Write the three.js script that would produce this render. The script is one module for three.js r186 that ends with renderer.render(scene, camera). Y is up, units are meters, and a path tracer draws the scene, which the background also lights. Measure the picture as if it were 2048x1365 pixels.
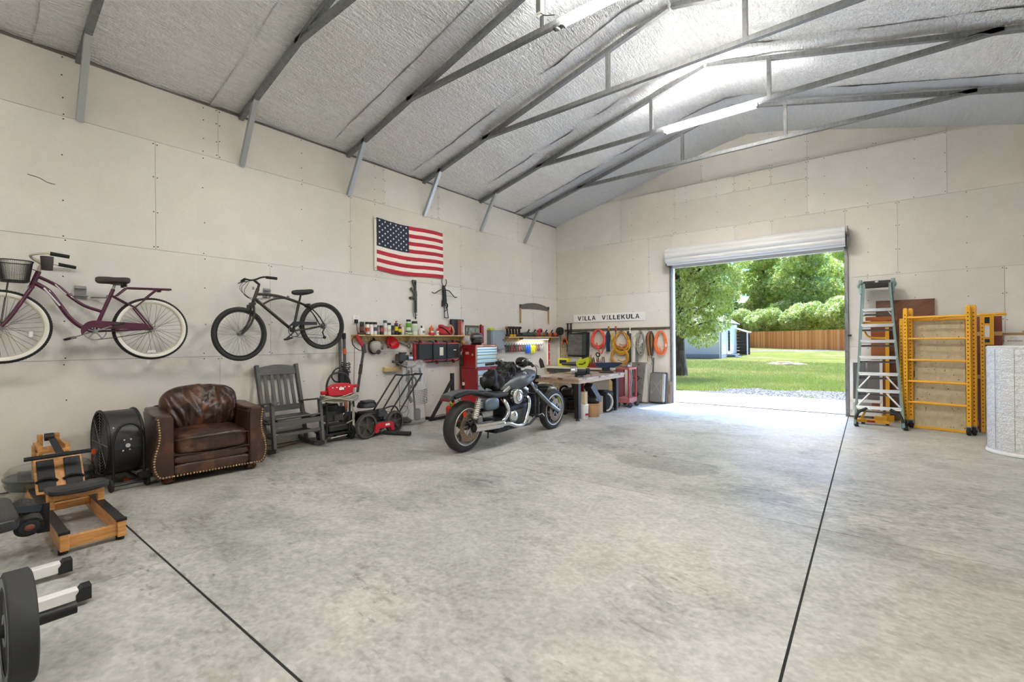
import * as THREE from 'three';
import { mergeGeometries, mergeVertices } from 'three/addons/utils/BufferGeometryUtils.js';
import { RoundedBoxGeometry } from 'three/addons/geometries/RoundedBoxGeometry.js';
import { RectAreaLightUniformsLib } from 'three/addons/lights/RectAreaLightUniformsLib.js';
import { FontLoader } from 'three/addons/loaders/FontLoader.js';
import { TextGeometry } from 'three/addons/geometries/TextGeometry.js';
import { Sky } from 'three/addons/objects/Sky.js';

// ---------- camera, sky, sun, exposure ----------
const scene = new THREE.Scene();
const camera = new THREE.PerspectiveCamera(2 * Math.atan(682.5 / 914.09) * 180 / Math.PI, 2048 / 1365, 0.05, 400);
camera.position.set(0, 1.369, 0);
camera.rotation.order = 'YXZ';
camera.rotation.set(0.00096, 0.66272, -0.00912);

const renderer = new THREE.WebGLRenderer({ antialias: true });
renderer.toneMapping = THREE.LinearToneMapping;
renderer.toneMappingExposure = 4.6;
renderer.shadowMap.enabled = true;
RectAreaLightUniformsLib.init();

const sunDir = new THREE.Vector3(0.27, 2.2, -1).normalize();
const sky = new Sky();
sky.scale.setScalar(1000);
sky.name = 'sky';
sky.material.uniforms.turbidity.value = 12;
sky.material.uniforms.rayleigh.value = 0.3;
sky.material.uniforms.mieCoefficient.value = 0.006;
sky.material.uniforms.mieDirectionalG.value = 0.8;
sky.material.uniforms.sunPosition.value.copy(sunDir);
scene.add(sky);
scene.environmentIntensity = 0.5;
const sun = new THREE.DirectionalLight(0xfff1dc, 2.3);
sun.name = 'sun';
sun.position.copy(sunDir).multiplyScalar(60).add(new THREE.Vector3(-2, 0, -14));
sun.target.position.set(-2, 0, -14);
sun.castShadow = true;
sun.shadow.mapSize.set(2048, 2048);
Object.assign(sun.shadow.camera, { left: -40, right: 40, top: 45, bottom: -45, near: 1, far: 140 });
scene.add(sun, sun.target);
const TUBE_POWER = 68;      // radiance of the LED fixtures' diffusers

// ---------- helpers ----------
const V = (x, y, z) => new THREE.Vector3(x, y, z);
let seed = 7;
const rnd = () => { seed = (seed + 0x6d2b79f5) | 0; let t = Math.imul(seed ^ (seed >>> 15), 1 | seed); t = (t + Math.imul(t ^ (t >>> 7), 61 | t)) ^ t; return ((t ^ (t >>> 14)) >>> 0) / 4294967296; };
const rr = (a, b) => a + (b - a) * rnd();
const clamp = (x, a = 0, b = 1) => Math.min(b, Math.max(a, x));
const sstep = (a, b, x) => { const t = clamp((x - a) / (b - a)); return t * t * (3 - 2 * t); };
const PERM = new Uint8Array(512); { const p = [...Array(256).keys()]; for (let i = 255; i > 0; i--) { const j = Math.floor(rnd() * (i + 1)); [p[i], p[j]] = [p[j], p[i]]; } for (let i = 0; i < 512; i++) PERM[i] = p[i & 255]; }
const RV = new Float32Array(256); for (let i = 0; i < 256; i++) RV[i] = rnd() * 2 - 1;
function vn(x, y) { // value noise -1..1
  const xi = Math.floor(x), yi = Math.floor(y), fx = x - xi, fy = y - yi, u = fx * fx * (3 - 2 * fx), v = fy * fy * (3 - 2 * fy);
  const a = PERM[(xi & 255) + PERM[yi & 255]], b = PERM[((xi + 1) & 255) + PERM[yi & 255]], c = PERM[(xi & 255) + PERM[(yi + 1) & 255]], d = PERM[((xi + 1) & 255) + PERM[(yi + 1) & 255]];
  return (RV[a] * (1 - u) + RV[b] * u) * (1 - v) + (RV[c] * (1 - u) + RV[d] * u) * v;
}
function fbm(x, y, o = 4, g = 0.5) { let s = 0, a = 1, n = 0; for (let i = 0; i < o; i++) { s += a * vn(x + i * 17.3, y + i * 9.1); n += a; a *= g; x *= 2.03; y *= 2.03; } return s / n; }
const NT = new Float32Array(1024 * 1024); // tabulated 5-octave noise, 64 units wide, periodic
{ const pv = (x, y, m) => { const xi = Math.floor(x), yi = Math.floor(y), fx = x - xi, fy = y - yi, u = fx * fx * (3 - 2 * fx), v = fy * fy * (3 - 2 * fy), h = (a, c) => RV[PERM[((a & m) & 255) + PERM[((c & m) + (m & 85)) & 255]] ^ ((a & m) >> 8)]; return (h(xi, yi) * (1 - u) + h(xi + 1, yi) * u) * (1 - v) + (h(xi, yi + 1) * (1 - u) + h(xi + 1, yi + 1) * u) * v; };
  for (let j = 0; j < 1024; j++) for (let i = 0; i < 1024; i++) { let s = 0, a = 1, f = 1 / 16, m = 63; for (let o = 0; o < 5; o++) { s += a * pv(i * f, j * f, m); a *= 0.56; f *= 2; m = m * 2 + 1; } NT[j * 1024 + i] = s / 2.15; } }
function fT(x, y) { x *= 16; y *= 16; const xi = Math.floor(x), yi = Math.floor(y), u = x - xi, v = y - yi, a = xi & 1023, c = (xi + 1) & 1023, p = (yi & 1023) << 10, q = ((yi + 1) & 1023) << 10; return (NT[p + a] * (1 - u) + NT[p + c] * u) * (1 - v) + (NT[q + a] * (1 - u) + NT[q + c] * u) * v; }
function tex(w, h, fn, srgb = true, repeat = 1) { // fn(u 0..w-1, v) -> [r,g,b] 0..255
  const d = new Uint8Array(w * h * 4);
  for (let y = 0; y < h; y++) for (let x = 0; x < w; x++) { const c = fn(x, y), i = (y * w + x) * 4; d[i] = clamp(c[0], 0, 255); d[i + 1] = clamp(c[1], 0, 255); d[i + 2] = clamp(c[2], 0, 255); d[i + 3] = 255; }
  const t = new THREE.DataTexture(d, w, h); t.magFilter = THREE.LinearFilter; t.wrapS = t.wrapT = THREE.RepeatWrapping;
  if (srgb) t.colorSpace = THREE.SRGBColorSpace;
  t.repeat.set(repeat, repeat); t.needsUpdate = true; return t;
}
function ctex(w, h, draw) { const c = document.createElement('canvas'); c.width = w; c.height = h; draw(c.getContext('2d'), w, h); const t = new THREE.CanvasTexture(c); t.colorSpace = THREE.SRGBColorSpace; return t; }
const mat = (color, roughness = 0.6, metalness = 0, extra = {}) => new THREE.MeshStandardMaterial({ color, roughness, metalness, ...extra });
const phys = (color, roughness, metalness, extra) => new THREE.MeshPhysicalMaterial({ color, roughness, metalness, ...extra });

// box-projected uv in metres
function boxUV(g) { // non-indexed: per face; indexed: per vertex
  const p = g.attributes.position, n = g.attributes.normal, uv = new Float32Array(p.count * 2), st = g.index ? 1 : 3;
  for (let i = 0; i < p.count; i += st) {
    let ax = 0, ay = 0, az = 0; for (let k = i; k < i + st; k++) { ax += n.getX(k); ay += n.getY(k); az += n.getZ(k); }
    ax = Math.abs(ax); ay = Math.abs(ay); az = Math.abs(az);
    for (let k = i; k < i + st; k++) {
      if (ay >= ax && ay >= az) { uv[2 * k] = p.getX(k); uv[2 * k + 1] = p.getZ(k); }
      else if (ax >= az) { uv[2 * k] = p.getZ(k); uv[2 * k + 1] = p.getY(k); }
      else { uv[2 * k] = p.getX(k); uv[2 * k + 1] = p.getY(k); }
    }
  }
  g.setAttribute('uv', new THREE.BufferAttribute(uv, 2)); return g;
}
// soft cushion: rounded box of exponent e, bent by f(x,y,z) -> [dx,dy,dz]
function puff(w, h, d, e = 5, f = null, n = 18) {
  let g = new THREE.BoxGeometry(2, 2, 2, n, n, n); g.deleteAttribute('uv'); g.deleteAttribute('normal'); g = mergeVertices(g, 1e-4);
  const p = g.attributes.position;
  for (let i = 0; i < p.count; i++) {
    let x = p.getX(i), y = p.getY(i), z = p.getZ(i); const k = Math.pow(Math.abs(x) ** e + Math.abs(y) ** e + Math.abs(z) ** e, -1 / e);
    x *= k * w / 2; y *= k * h / 2; z *= k * d / 2; if (f) { const q = f(x, y, z); x += q[0]; y += q[1]; z += q[2]; } p.setXYZ(i, x, y, z);
  }
  g.computeVertexNormals(); return g;
}
const Q = new THREE.Quaternion(), UPV = V(0, 1, 0);
class B { // collects geometries, merges them into one named mesh
  constructor() { this.g = []; }
  add(g, m) { if (g.index) g = g.toNonIndexed(); for (const k of Object.keys(g.attributes)) if (!['position', 'normal', 'uv'].includes(k)) g.deleteAttribute(k); if (m) g.applyMatrix4(m); this.g.push(g); return this; }
  at(g, x, y, z, rx = 0, ry = 0, rz = 0) { return this.add(g, new THREE.Matrix4().compose(V(x, y, z), new THREE.Quaternion().setFromEuler(new THREE.Euler(rx, ry, rz)), V(1, 1, 1))); }
  box(x, y, z, w, h, d, rx = 0, ry = 0, rz = 0) { return this.at(new THREE.BoxGeometry(w, h, d), x, y, z, rx, ry, rz); }
  rbox(x, y, z, w, h, d, r = 0.01, rx = 0, ry = 0, rz = 0, s = 2) { return this.at(new RoundedBoxGeometry(w, h, d, s, Math.min(r, w / 2.01, h / 2.01, d / 2.01)), x, y, z, rx, ry, rz); }
  cyl(a, b, r0, r1 = r0, n = 10, open = false) { // between two points
    a = a.isVector3 ? a : V(...a); b = b.isVector3 ? b : V(...b);
    const d = b.clone().sub(a), l = d.length();
    const g = new THREE.CylinderGeometry(r1, r0, l, n, 1, open);
    return this.add(g, new THREE.Matrix4().compose(a.clone().add(b).multiplyScalar(0.5), new THREE.Quaternion().setFromUnitVectors(UPV, d.normalize()), V(1, 1, 1)));
  }
  bar(a, b, w, h, up = UPV) { // rectangular bar between points, w across, h along up
    a = a.isVector3 ? a : V(...a); b = b.isVector3 ? b : V(...b);
    const d = b.clone().sub(a), l = d.length(); d.normalize();
    let x = new THREE.Vector3().crossVectors(up, d); if (x.lengthSq() < 1e-6) x.set(1, 0, 0); x.normalize();
    const y = new THREE.Vector3().crossVectors(d, x);
    const m = new THREE.Matrix4().makeBasis(x, y, d).setPosition(a.clone().add(b).multiplyScalar(0.5));
    return this.add(new THREE.BoxGeometry(w, h, l), m);
  }
  tube(pts, r, n = 8, seg = 0, closed = false) {
    pts = pts.map((p) => (p.isVector3 ? p : V(...p)));
    return this.add(new THREE.TubeGeometry(new THREE.CatmullRomCurve3(pts, closed, 'centripetal'), seg || pts.length * 5, r, n, closed));
  }
  poly(pts, r, n = 8) { // straight runs with rounded joints
    pts = pts.map((p) => (p.isVector3 ? p : V(...p)));
    for (let i = 0; i + 1 < pts.length; i++) { this.cyl(pts[i], pts[i + 1], r, r, n); if (i) this.at(new THREE.SphereGeometry(r, n, 6), pts[i].x, pts[i].y, pts[i].z); }
    return this;
  }
  lathe(prof, x = 0, y = 0, z = 0, n = 20, rx = 0, ry = 0, rz = 0) { return this.at(new THREE.LatheGeometry(prof.map((p) => new THREE.Vector2(p[0], p[1])), n), x, y, z, rx, ry, rz); }
  torus(x, y, z, R, r, rx = 0, ry = 0, rz = 0, a = 8, b = 40, arc = Math.PI * 2) { return this.at(new THREE.TorusGeometry(R, r, a, b, arc), x, y, z, rx, ry, rz); }
  sph(x, y, z, r, sx = 1, sy = 1, sz = 1, n = 14) { const g = new THREE.SphereGeometry(r, n, Math.max(6, n >> 1)); g.scale(sx, sy, sz); return this.at(g, x, y, z); }
  ext(pts, depth, x = 0, y = 0, z = 0, rx = 0, ry = 0, rz = 0, bev = 0, holes = []) { // outline in xy extruded along +z
    const s = new THREE.Shape(pts.map((p) => new THREE.Vector2(p[0], p[1])));
    for (const h of holes) s.holes.push(new THREE.Path(h.map((p) => new THREE.Vector2(p[0], p[1]))));
    return this.at(new THREE.ExtrudeGeometry(s, { depth, bevelEnabled: bev > 0, bevelSize: bev, bevelThickness: bev, bevelSegments: 2, curveSegments: 8 }), x, y, z, rx, ry, rz);
  }
  geo(uvBox = true) { for (const g of this.g) if (!g.attributes.uv) boxUV(g); const m = this.g.length > 1 ? mergeGeometries(this.g) : this.g[0]; return uvBox ? boxUV(m) : m; }
  to(name, material, parent, uvBox = true) { return mesh(name, this.geo(uvBox), material, parent); }
}
const b = () => new B();
function mesh(name, geometry, material, parent = scene) {
  const m = new THREE.Mesh(geometry, material); m.name = parent === scene ? numbered(name) : name; m.castShadow = m.receiveShadow = true; parent.add(m); return m;
}
const taken = {};
function numbered(n) { if (taken[n] === undefined) { taken[n] = 0; return n; } taken[n]++; return n + '_' + String(taken[n]).padStart(3, '0'); }
function thing(name, label, category, pos = [0, 0, 0], turn = 0, group) {
  const o = new THREE.Group(); o.name = numbered(name); scene.add(o); o.position.set(...pos); o.rotation.y = turn;
  o.userData = { label, category }; if (group) o.userData.group = group; return o;
}
function tag(o, label, category, group) { o.userData.label = label; o.userData.category = category; if (group) o.userData.group = group; return o; }
function struct(o, label) { o.userData.kind = 'structure'; if (label) o.userData.label = label; return o; }
function sgroup(name, label) { const o = new THREE.Group(); o.name = numbered(name); scene.add(o); struct(o, label); return o; }
function dup(src, pos, turn, label, group) {
  const r = src.clone(); r.name = numbered(src.name.replace(/_\d{3}$/, '')); scene.add(r); r.userData = { ...src.userData };
  if (pos) r.position.set(...pos); if (turn !== undefined) r.rotation.y = turn; if (label) r.userData.label = label; if (group) r.userData.group = group; return r;
}
const stuff = (o) => { o.userData.kind = 'stuff'; return o; };

// ---------- shared materials ----------
const M = {};
M.black = mat('#161616', 0.5); M.blackMatte = mat('#1b1b1b', 0.85); M.rubber = mat('#1d1d1d', 0.8);
M.darkGrey = mat('#3c3c3c', 0.6); M.grey = mat('#7c7d7e', 0.55); M.white = mat('#e8e6e1', 0.5); M.offwhite = mat('#d9d4c8', 0.6);
M.chrome = mat('#d8d8d8', 0.12, 1); M.steel = mat('#9a9b9b', 0.38, 1); M.alu = mat('#b4b7b9', 0.35, 0.9); M.darkSteel = mat('#4c4b49', 0.4, 0.85);
M.red = mat('#b51620', 0.4); M.orange = mat('#dd5a20', 0.55); M.yellow = mat('#e0a714', 0.45); M.green = mat('#58862c', 0.5); M.blue = mat('#1f57b8', 0.5);
M.lime = mat('#c4d11c', 0.45); M.brown = mat('#5b3a22', 0.6); M.tan = mat('#b48f66', 0.8); M.glassDark = mat('#1c1a18', 0.1);

// galvanised steel tube
const galvTex = tex(256, 256, (x, y) => { const v = 128 + 16 * fbm(x / 9, y / 40, 3) + 10 * fbm(x / 3, y / 3, 2); return [v, v + 1, v + 3]; }, true, 2);
M.galv = mat('#ffffff', 0.42, 0.55, { map: galvTex });

// ---------- room dimensions ----------
const XL = -6.32, XR = 2.6, XM = -1.86, ZE = -9.99, ZB = 5.25, EAVE = 4.27, SL = 0.262;
const roofY = (x) => 4.31 + SL * (XM - XL - Math.abs(x - XM));   // underside of the foil
const FRAMES = []; for (let k = -4; k <= 5; k++) FRAMES.push(-0.97 - 1.5235 * k);

// ---------- floor: sawn concrete slabs ----------
const floorG = sgroup('floor', 'pale grey trowelled concrete slab floor with sawn joints');
{
  const xs = [XL - 0.02, -3.515, -0.29, XR + 0.02], zs = [ZE - 0.1, -7.05, -3.945, -0.925, 2.1, ZB + 0.05];
  const gx = [0, 0.004, 0.012, 0], gz = [0, 0.007, 0.007, 0.013, 0.004, 0];
  const puddles = [[-1.75, -5.02, 0.62, 0.34]];
  const base = b().box((XL + XR) / 2, -0.16, (ZB + ZE) / 2, XR - XL + 0.3, 0.2, ZB - ZE + 0.3).to('joint_bed', mat('#1c1a17', 0.95), floorG);
  const fine = tex(512, 512, (x, y) => { const v = 128 + 46 * fbm(x / 5, y / 5, 3) + 36 * fbm(x / 30, y / 30, 3); return [v, v, v]; }, false, 0.8);
  const slabTex = (x0, z0, w, d, px, si) => {
    const nx = px, nz = px;
    const ox = x0 * 1.0, oz = z0 * 1.0;
    return tex(nx, nz, (i, j) => {
      const X = ox + (i + 0.5) / nx * w, Z = oz + d - (j + 0.5) / nz * d;
      // broad mottling, trowel arcs, burnish marks, fine grain
      const big = fT(X * 0.7 + 3, Z * 0.7), med = fT(X * 2.3 + 11, Z * 3.1);
      const wx = X + 0.25 * vn(X * 1.3, Z * 1.3), wz = Z + 0.25 * vn(X * 1.3 + 40, Z * 1.3);
      const str = fT(wx * 9 - wz * 4, wx * 3.5 + wz * 26);
      const patchy = sstep(0.0, 0.4, fT(X * 1.1 + 70, Z * 1.3 + 5));
      const grain = fT(X * 50, Z * 50), speck = vn(X * 45 + 9, Z * 60);
      const cx = Math.round(X / 1.7) * 1.7 + 0.5, cz = Math.round(Z / 1.9) * 1.9 + 0.3, R = Math.hypot(X - cx, Z - cz) + 0.03 * vn(X * 3, Z * 3);
      const arcs = Math.sin(R * 150 + 3 * vn(X * 2, Z * 2)) * sstep(0.1, 0.5, vn(X * 1.6 + 33, Z * 1.6 + 12));
      const fin2 = fT(X * 17 + 3, Z * 24 + 9); let v = 172 + 16 * big + 18 * med - 34 * Math.max(0, str) * (0.35 + patchy) + 14 * Math.min(0, str) * patchy + 25 * grain + 22 * fin2 * (0.5 + 0.6 * patchy) + 3 * arcs;
      const dark = sstep(0.12, 0.5, fT(X * 1.9 + 5, Z * 2.4 + 21)); v -= 20 * dark * (0.5 + 0.7 * (str + fin2 + 0.6));
      const mark = sstep(0.46, 0.54, fT(X * 3.3 + 12, Z * 7 + 17)); v -= 9 * mark;
      v -= 26 * sstep(0.4, 0.5, fT(X * 11 + Z * 5 + 2, Z * 34 - X * 4)) * (0.25 + patchy);
      if (speck > 0.965) v -= 22;
      const warm = big + 0.25 + 0.3 * mark;
      for (const [px_, pz, a, c] of puddles) { const e = Math.hypot((X - px_) / a, (Z - pz) / c) + 0.25 * fbm(X * 4, Z * 4, 3); if (e < 1) v -= 20 * sstep(1, 0.93, e); }
      return [v + 3 * warm, v + 0.5 * warm, v - 5 - 6 * warm];
    });
  };
  const roughTex = tex(512, 512, (x, y) => { const X = x / 170, Y = y / 170; const v = 118 + 40 * fbm(X * 2, Y * 2, 5, 0.6) + 26 * fbm(X * 14, Y * 14, 3); return [v, v, v]; }, false, 1 / 3);
  roughTex.wrapS = roughTex.wrapT = THREE.MirroredRepeatWrapping;
  let si = 0;
  for (const [c, w, alongX] of [[-0.29, 0.012, 0], [-3.515, 0.004, 0], [-7.05, 0.007, 1], [-3.945, 0.007, 1], [-0.925, 0.013, 1], [2.1, 0.004, 1]]) b().box(alongX ? (XL + XR) / 2 : c, -0.034, alongX ? c : (ZB + ZE) / 2, alongX ? XR - XL : w, 0.06, alongX ? w : ZB - ZE).to('joint_sealant', M.blackMatte, floorG);
  for (let a = 0; a < 3; a++) for (let c = 0; c < 5; c++) {
    const x0 = xs[a] + gx[a] / 2, x1 = xs[a + 1] - gx[a + 1] / 2, z0 = zs[c] + gz[c] / 2, z1 = zs[c + 1] - gz[c + 1] / 2;
    const near = c === 2 || c === 3 || c === 1, t = slabTex(x0, z0, x1 - x0, z1 - z0, c === 4 ? 256 : near ? 1024 : 768, si++);
    t.wrapS = t.wrapT = THREE.ClampToEdgeWrapping;
    const g = new THREE.BoxGeometry(x1 - x0, 0.1, z1 - z0); g.translate((x0 + x1) / 2, -0.05, (z0 + z1) / 2);
    const p = g.attributes.position, uv = g.attributes.uv, uv1 = new Float32Array(p.count * 2);
    for (let i = 0; i < p.count; i++) { uv.setXY(i, (p.getX(i) - x0) / (x1 - x0), (z1 - p.getZ(i)) / (z1 - z0)); uv1[2 * i] = p.getX(i); uv1[2 * i + 1] = p.getZ(i); }
    g.setAttribute('uv1', new THREE.BufferAttribute(uv1, 2));
    const f2 = fine.clone(); f2.channel = 1; f2.needsUpdate = true; const r2 = roughTex.clone(); r2.channel = 1; r2.needsUpdate = true;
    mesh('slab', g, new THREE.MeshPhysicalMaterial({ map: t, roughness: 0.9, specularIntensity: 0.55, roughnessMap: r2, bumpMap: f2, bumpScale: 0.0012 }), floorG);
  }
}

// ---------- walls: drywall sheets over a shell ----------
const paperTex = tex(512, 512, (x, y) => { const v = 219 + 5 * fbm(x / 60, y / 60, 4) + 3 * fbm(x / 4, y / 4, 2); return [v + 3, v - 1, v - 10]; }, true, 0.5);
const PAPERS = [mat('#ffffff', 0.85, 0, { map: paperTex }), mat('#fbf9f6', 0.85, 0, { map: paperTex }), mat('#f7f6f5', 0.85, 0, { map: paperTex })];
const shellMat = mat('#77706a', 0.9), screwMat = mat('#2b2723', 0.6, 0.4), printMat = mat('#8f8a80', 0.9);
const GAP = 0.0035, TH = 0.0127;
// panel given by polygon in (s,y) on the wall; put() maps into the world
function sheet(parent, poly, put, i) {
  const s = new THREE.Shape(poly.map((p) => new THREE.Vector2(p[0], p[1])));
  const g = new THREE.ExtrudeGeometry(s, { depth: TH, bevelEnabled: false }); g.applyMatrix4(put); boxUV(g);
  return mesh('drywall_sheet', g, PAPERS[i % 3], parent);
}
const rect = (s0, s1, y0, y1) => [[s0 + GAP / 2, y0 + GAP / 2], [s1 - GAP / 2, y0 + GAP / 2], [s1 - GAP / 2, y1 - GAP / 2], [s0 + GAP / 2, y1 - GAP / 2]];
// left wall: s = -z, looking from +x ; extrude +x
const putL = new THREE.Matrix4().makeBasis(V(0, 0, -1), V(0, 1, 0), V(1, 0, 0)).setPosition(XL - TH, 0, 0);
const wallL = sgroup('wall_left', 'tall cream drywall side wall with screw rows');
b().box(XL - TH - 0.08, (EAVE + 0.1) / 2, (ZB + ZE) / 2, 0.15, EAVE + 0.1, ZB - ZE + 0.3).to('wall_shell', shellMat, wallL);
{
  const rows = [[0.01, 1.22, [-0.21, 2.231, 4.67, 7.11, 9.55]], [1.22, 2.44, [-0.8, 2.84, 6.485, 8.93]], [2.44, 3.66, [-0.85, 1.596, 4.05, 6.48, 8.9]], [3.66, EAVE, [-0.2, 2.23, 4.685, 5.9, 8.35]]];
  let i = 0;
  const scr = b();
  const dot = (z, y) => scr.cyl([XL - 0.002, y, z], [XL + 0.0016, y, z], 0.0068, 0.0068, 7);
  for (const [y0, y1, js] of rows) {
    const e = [-ZB, ...[-3.2].filter((q) => q < js[0]), ...js, -ZE];
    for (let k = 0; k + 1 < e.length; k++) {
      const s0 = e[k], s1 = e[k + 1]; if (s1 - s0 < 0.02) continue;
      sheet(wallL, rect(s0, s1, y0, y1), putL, i++ * 2 + (k % 2));
      if (s1 > -0.5) {
        for (const yy of [y0 + 0.03, y0 + (y1 - y0) * 0.34 + rr(-0.02, 0.02), y0 + (y1 - y0) * 0.67 + rr(-0.02, 0.02), y1 - 0.03]) { dot(-s0 - 0.018, yy + rr(-0.01, 0.01)); dot(-s1 + 0.018, yy + rr(-0.01, 0.01)); }
        for (let q = Math.ceil(s0 / 1.2192) * 1.2192; q < s1 - 0.1; q += 1.2192) if (q > s0 + 0.1) for (const yy of [y0 + 0.03, y0 + (y1 - y0) * 0.32, y0 + (y1 - y0) * 0.68, y1 - 0.03]) dot(-q + rr(-0.01, 0.01) + 0.37, yy + rr(-0.015, 0.015));
      }
    }
  }
  stuff(scr.to('screw_heads', screwMat, wallL));
  // pencil-dark scuff on one sheet
  b().tube([[XL + 0.002, 3.01, -0.60], [XL + 0.002, 2.995, -0.68], [XL + 0.002, 2.965, -0.74], [XL + 0.002, 2.962, -0.79]], 0.0035, 5, 16).to('scuff_mark', mat('#6a4a48', 0.9), wallL);
}
// right wall and rear wall (behind the camera)
const wallR = sgroup('wall_right', 'cream drywall side wall facing the bicycles');
b().box(XR + 0.08, (EAVE + 0.1) / 2, (ZB + ZE) / 2, 0.15, EAVE + 0.1, ZB - ZE + 0.3).to('wall_shell', PAPERS[0], wallR);
const wallB = sgroup('wall_back', 'cream drywall gable wall opposite the roll-up door');
b().ext([[XL - 0.1, 0], [XR + 0.1, 0], [XR + 0.1, EAVE], [XM, roofY(XM) + 0.1], [XL - 0.1, EAVE]], 0.15, 0, 0, ZB).to('wall_shell', PAPERS[0], wallB);

// end wall with the roll-up doorway: s = x, extrude towards +z
const DX0 = -3.355, DX1 = -0.313, DH = 2.97;
const wallE = sgroup('wall_end', 'cream drywall gable wall with wide roll-up doorway');
const putE = new THREE.Matrix4().makeBasis(V(1, 0, 0), V(0, 1, 0), V(0, 0, 1)).setPosition(0, 0, ZE - TH);
{
  const top = roofY(XM) + 0.12;
  b().ext([[XL - 0.15, 0], [DX0, 0], [DX0, DH], [DX1, DH], [DX1, 0], [XR + 0.15, 0], [XR + 0.15, EAVE + 0.1], [XM, top], [XL - 0.15, EAVE + 0.1]], 0.1, 0, 0, ZE - TH - 0.1005).to('wall_shell', shellMat, wallE);
  const g = roofY;
  let i = 0;
  const P = (poly) => sheet(wallE, poly, putE, i++);
  const scr = b(), dot = (x, y) => scr.cyl([x, y, ZE - 0.002], [x, y, ZE + 0.0016], 0.0068, 0.0068, 7);
  const R = (x0, x1, y0, y1) => {
    P(rect(x0, x1, y0, y1)); const n = Math.max(2, Math.round((y1 - y0) / 0.38));
    for (let k = 0; k <= n; k++) { const y = y0 + 0.03 + (y1 - y0 - 0.06) * k / n; dot(x0 + 0.02, y + rr(-0.012, 0.012)); dot(x1 - 0.02, y + rr(-0.012, 0.012)); }
    for (let q = Math.ceil((x0 + 0.25) / 0.61) * 0.61; q < x1 - 0.2; q += 0.61) for (let k = 0; k <= n; k++) dot(q + rr(-0.01, 0.01), y0 + 0.03 + (y1 - y0 - 0.06) * k / n + rr(-0.015, 0.015));
  };
  const h = GAP / 2;
  // left of the doorway
  R(XL, -3.88, 0.01, 1.22); R(-3.88, DX0, 0.01, 1.22);
  R(XL, -5.1, 1.22, 2.44); R(-5.1, DX0, 1.22, 2.44);
  R(XL, -3.88, 2.44, 3.66); R(-3.88, DX0, 2.44, 3.66);
  // right
  R(DX1, 0.4, 0.01, 1.22); R(0.4, XR, 0.01, 1.22); R(DX1, 1.62, 1.22, 2.44); R(1.62, XR, 1.22, 2.44); R(DX1, 0.394, 2.44, 3.66); R(0.394, XR, 2.44, 3.66);
  // header above the doorway
  R(DX0, -2.1, DH, 3.66); R(-2.1, -1.45, DH, 3.66); R(-1.45, DX1, DH, 3.66);
  // row 3.66 to 4.66
  P([[XL, 3.66 + h], [-4.56, 3.66 + h], [-4.56, 4.66 - h], [XL + (4.66 - 4.31) / SL, 4.66 - h], [XL, 4.31]]);
  R(-4.56, -3.3, 3.66, 4.66);
  R(-3.3, -0.87, 3.66, 4.33); R(-3.3, -2.11, 4.33, 4.66); R(-2.11, -1.46, 4.33, 4.66); R(-1.46, -0.87, 4.33, 4.66);
  R(-0.87, 1.0, 3.66, 4.66);
  P([[1.0 + h, 3.66 + h], [XR, 3.66 + h], [XR, g(XR)], [1.0 + h, g(1)]]);
  // gable point
  P([[XL + (4.66 - 4.31) / SL, 4.66 + h], [-2.73 - h, 4.66 + h], [-2.73 - h, g(-2.73)]]);
  P([[-2.73 + h, 4.66 + h], [-0.87 - h, 4.66 + h], [-0.87 - h, g(-0.87)], [XM, g(XM)], [-2.73 + h, g(-2.73)]]);
  P([[-0.87 + h, 4.66 + h], [1.0 - h, 4.66 + h], [1.0 - h, g(1)], [-0.87 + h, g(-0.87)]]);
  for (const x of [-2.73, -1.46, -0.87, 0.1]) for (let y = 4.7; y < g(x) - 0.05; y += 0.3) { dot(x + 0.02, y); dot(x - 0.02, y + 0.01); }
  stuff(scr.to('screw_heads', screwMat, wallE));
}

// ---------- roof: foil insulation sheets ----------
const foilBump = tex(1024, 1024, (x, y) => {
  const s = fT(x / 26, y / 6) * 1.0 + 0.55 * fT(x / 7, y / 3.6) + 0.45 * fT(x / 60, y / 46);
  const v = 128 + 88 * s; return [v, v, v];
}, false, 1 / 2.4); foilBump.wrapS = foilBump.wrapT = THREE.MirroredRepeatWrapping;
const foilTex = tex(512, 512, (x, y) => { const v = 240 + 9 * fbm(x / 25, y / 5, 3) + 6 * fbm(x / 4, y / 3, 2); return [v, v, v]; }, true, 1 / 2.4); foilTex.wrapS = foilTex.wrapT = THREE.MirroredRepeatWrapping;
M.foil = mat('#ffffff', 0.48, 0.7, { map: foilTex, bumpMap: foilBump, bumpScale: 0.026 });
M.foilSmooth = mat('#dfe2e8', 0.5, 0.5, { map: foilTex, bumpMap: foilBump, bumpScale: 0.0016 });
const ceil = sgroup('ceiling', 'gabled ceiling of silver foil insulation sheets');
b().ext([[XL - 0.35, roofY(XL) - 0.03], [XM, roofY(XM) + 0.06], [XR + 0.35, roofY(XR) - 0.03], [XR + 0.35, roofY(XR) + 0.07], [XM, roofY(XM) + 0.16], [XL - 0.35, roofY(XL) + 0.07]], ZB - ZE + 0.5, 0, 0, ZE - 0.25).to('roof_deck', M.grey, ceil);
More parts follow.
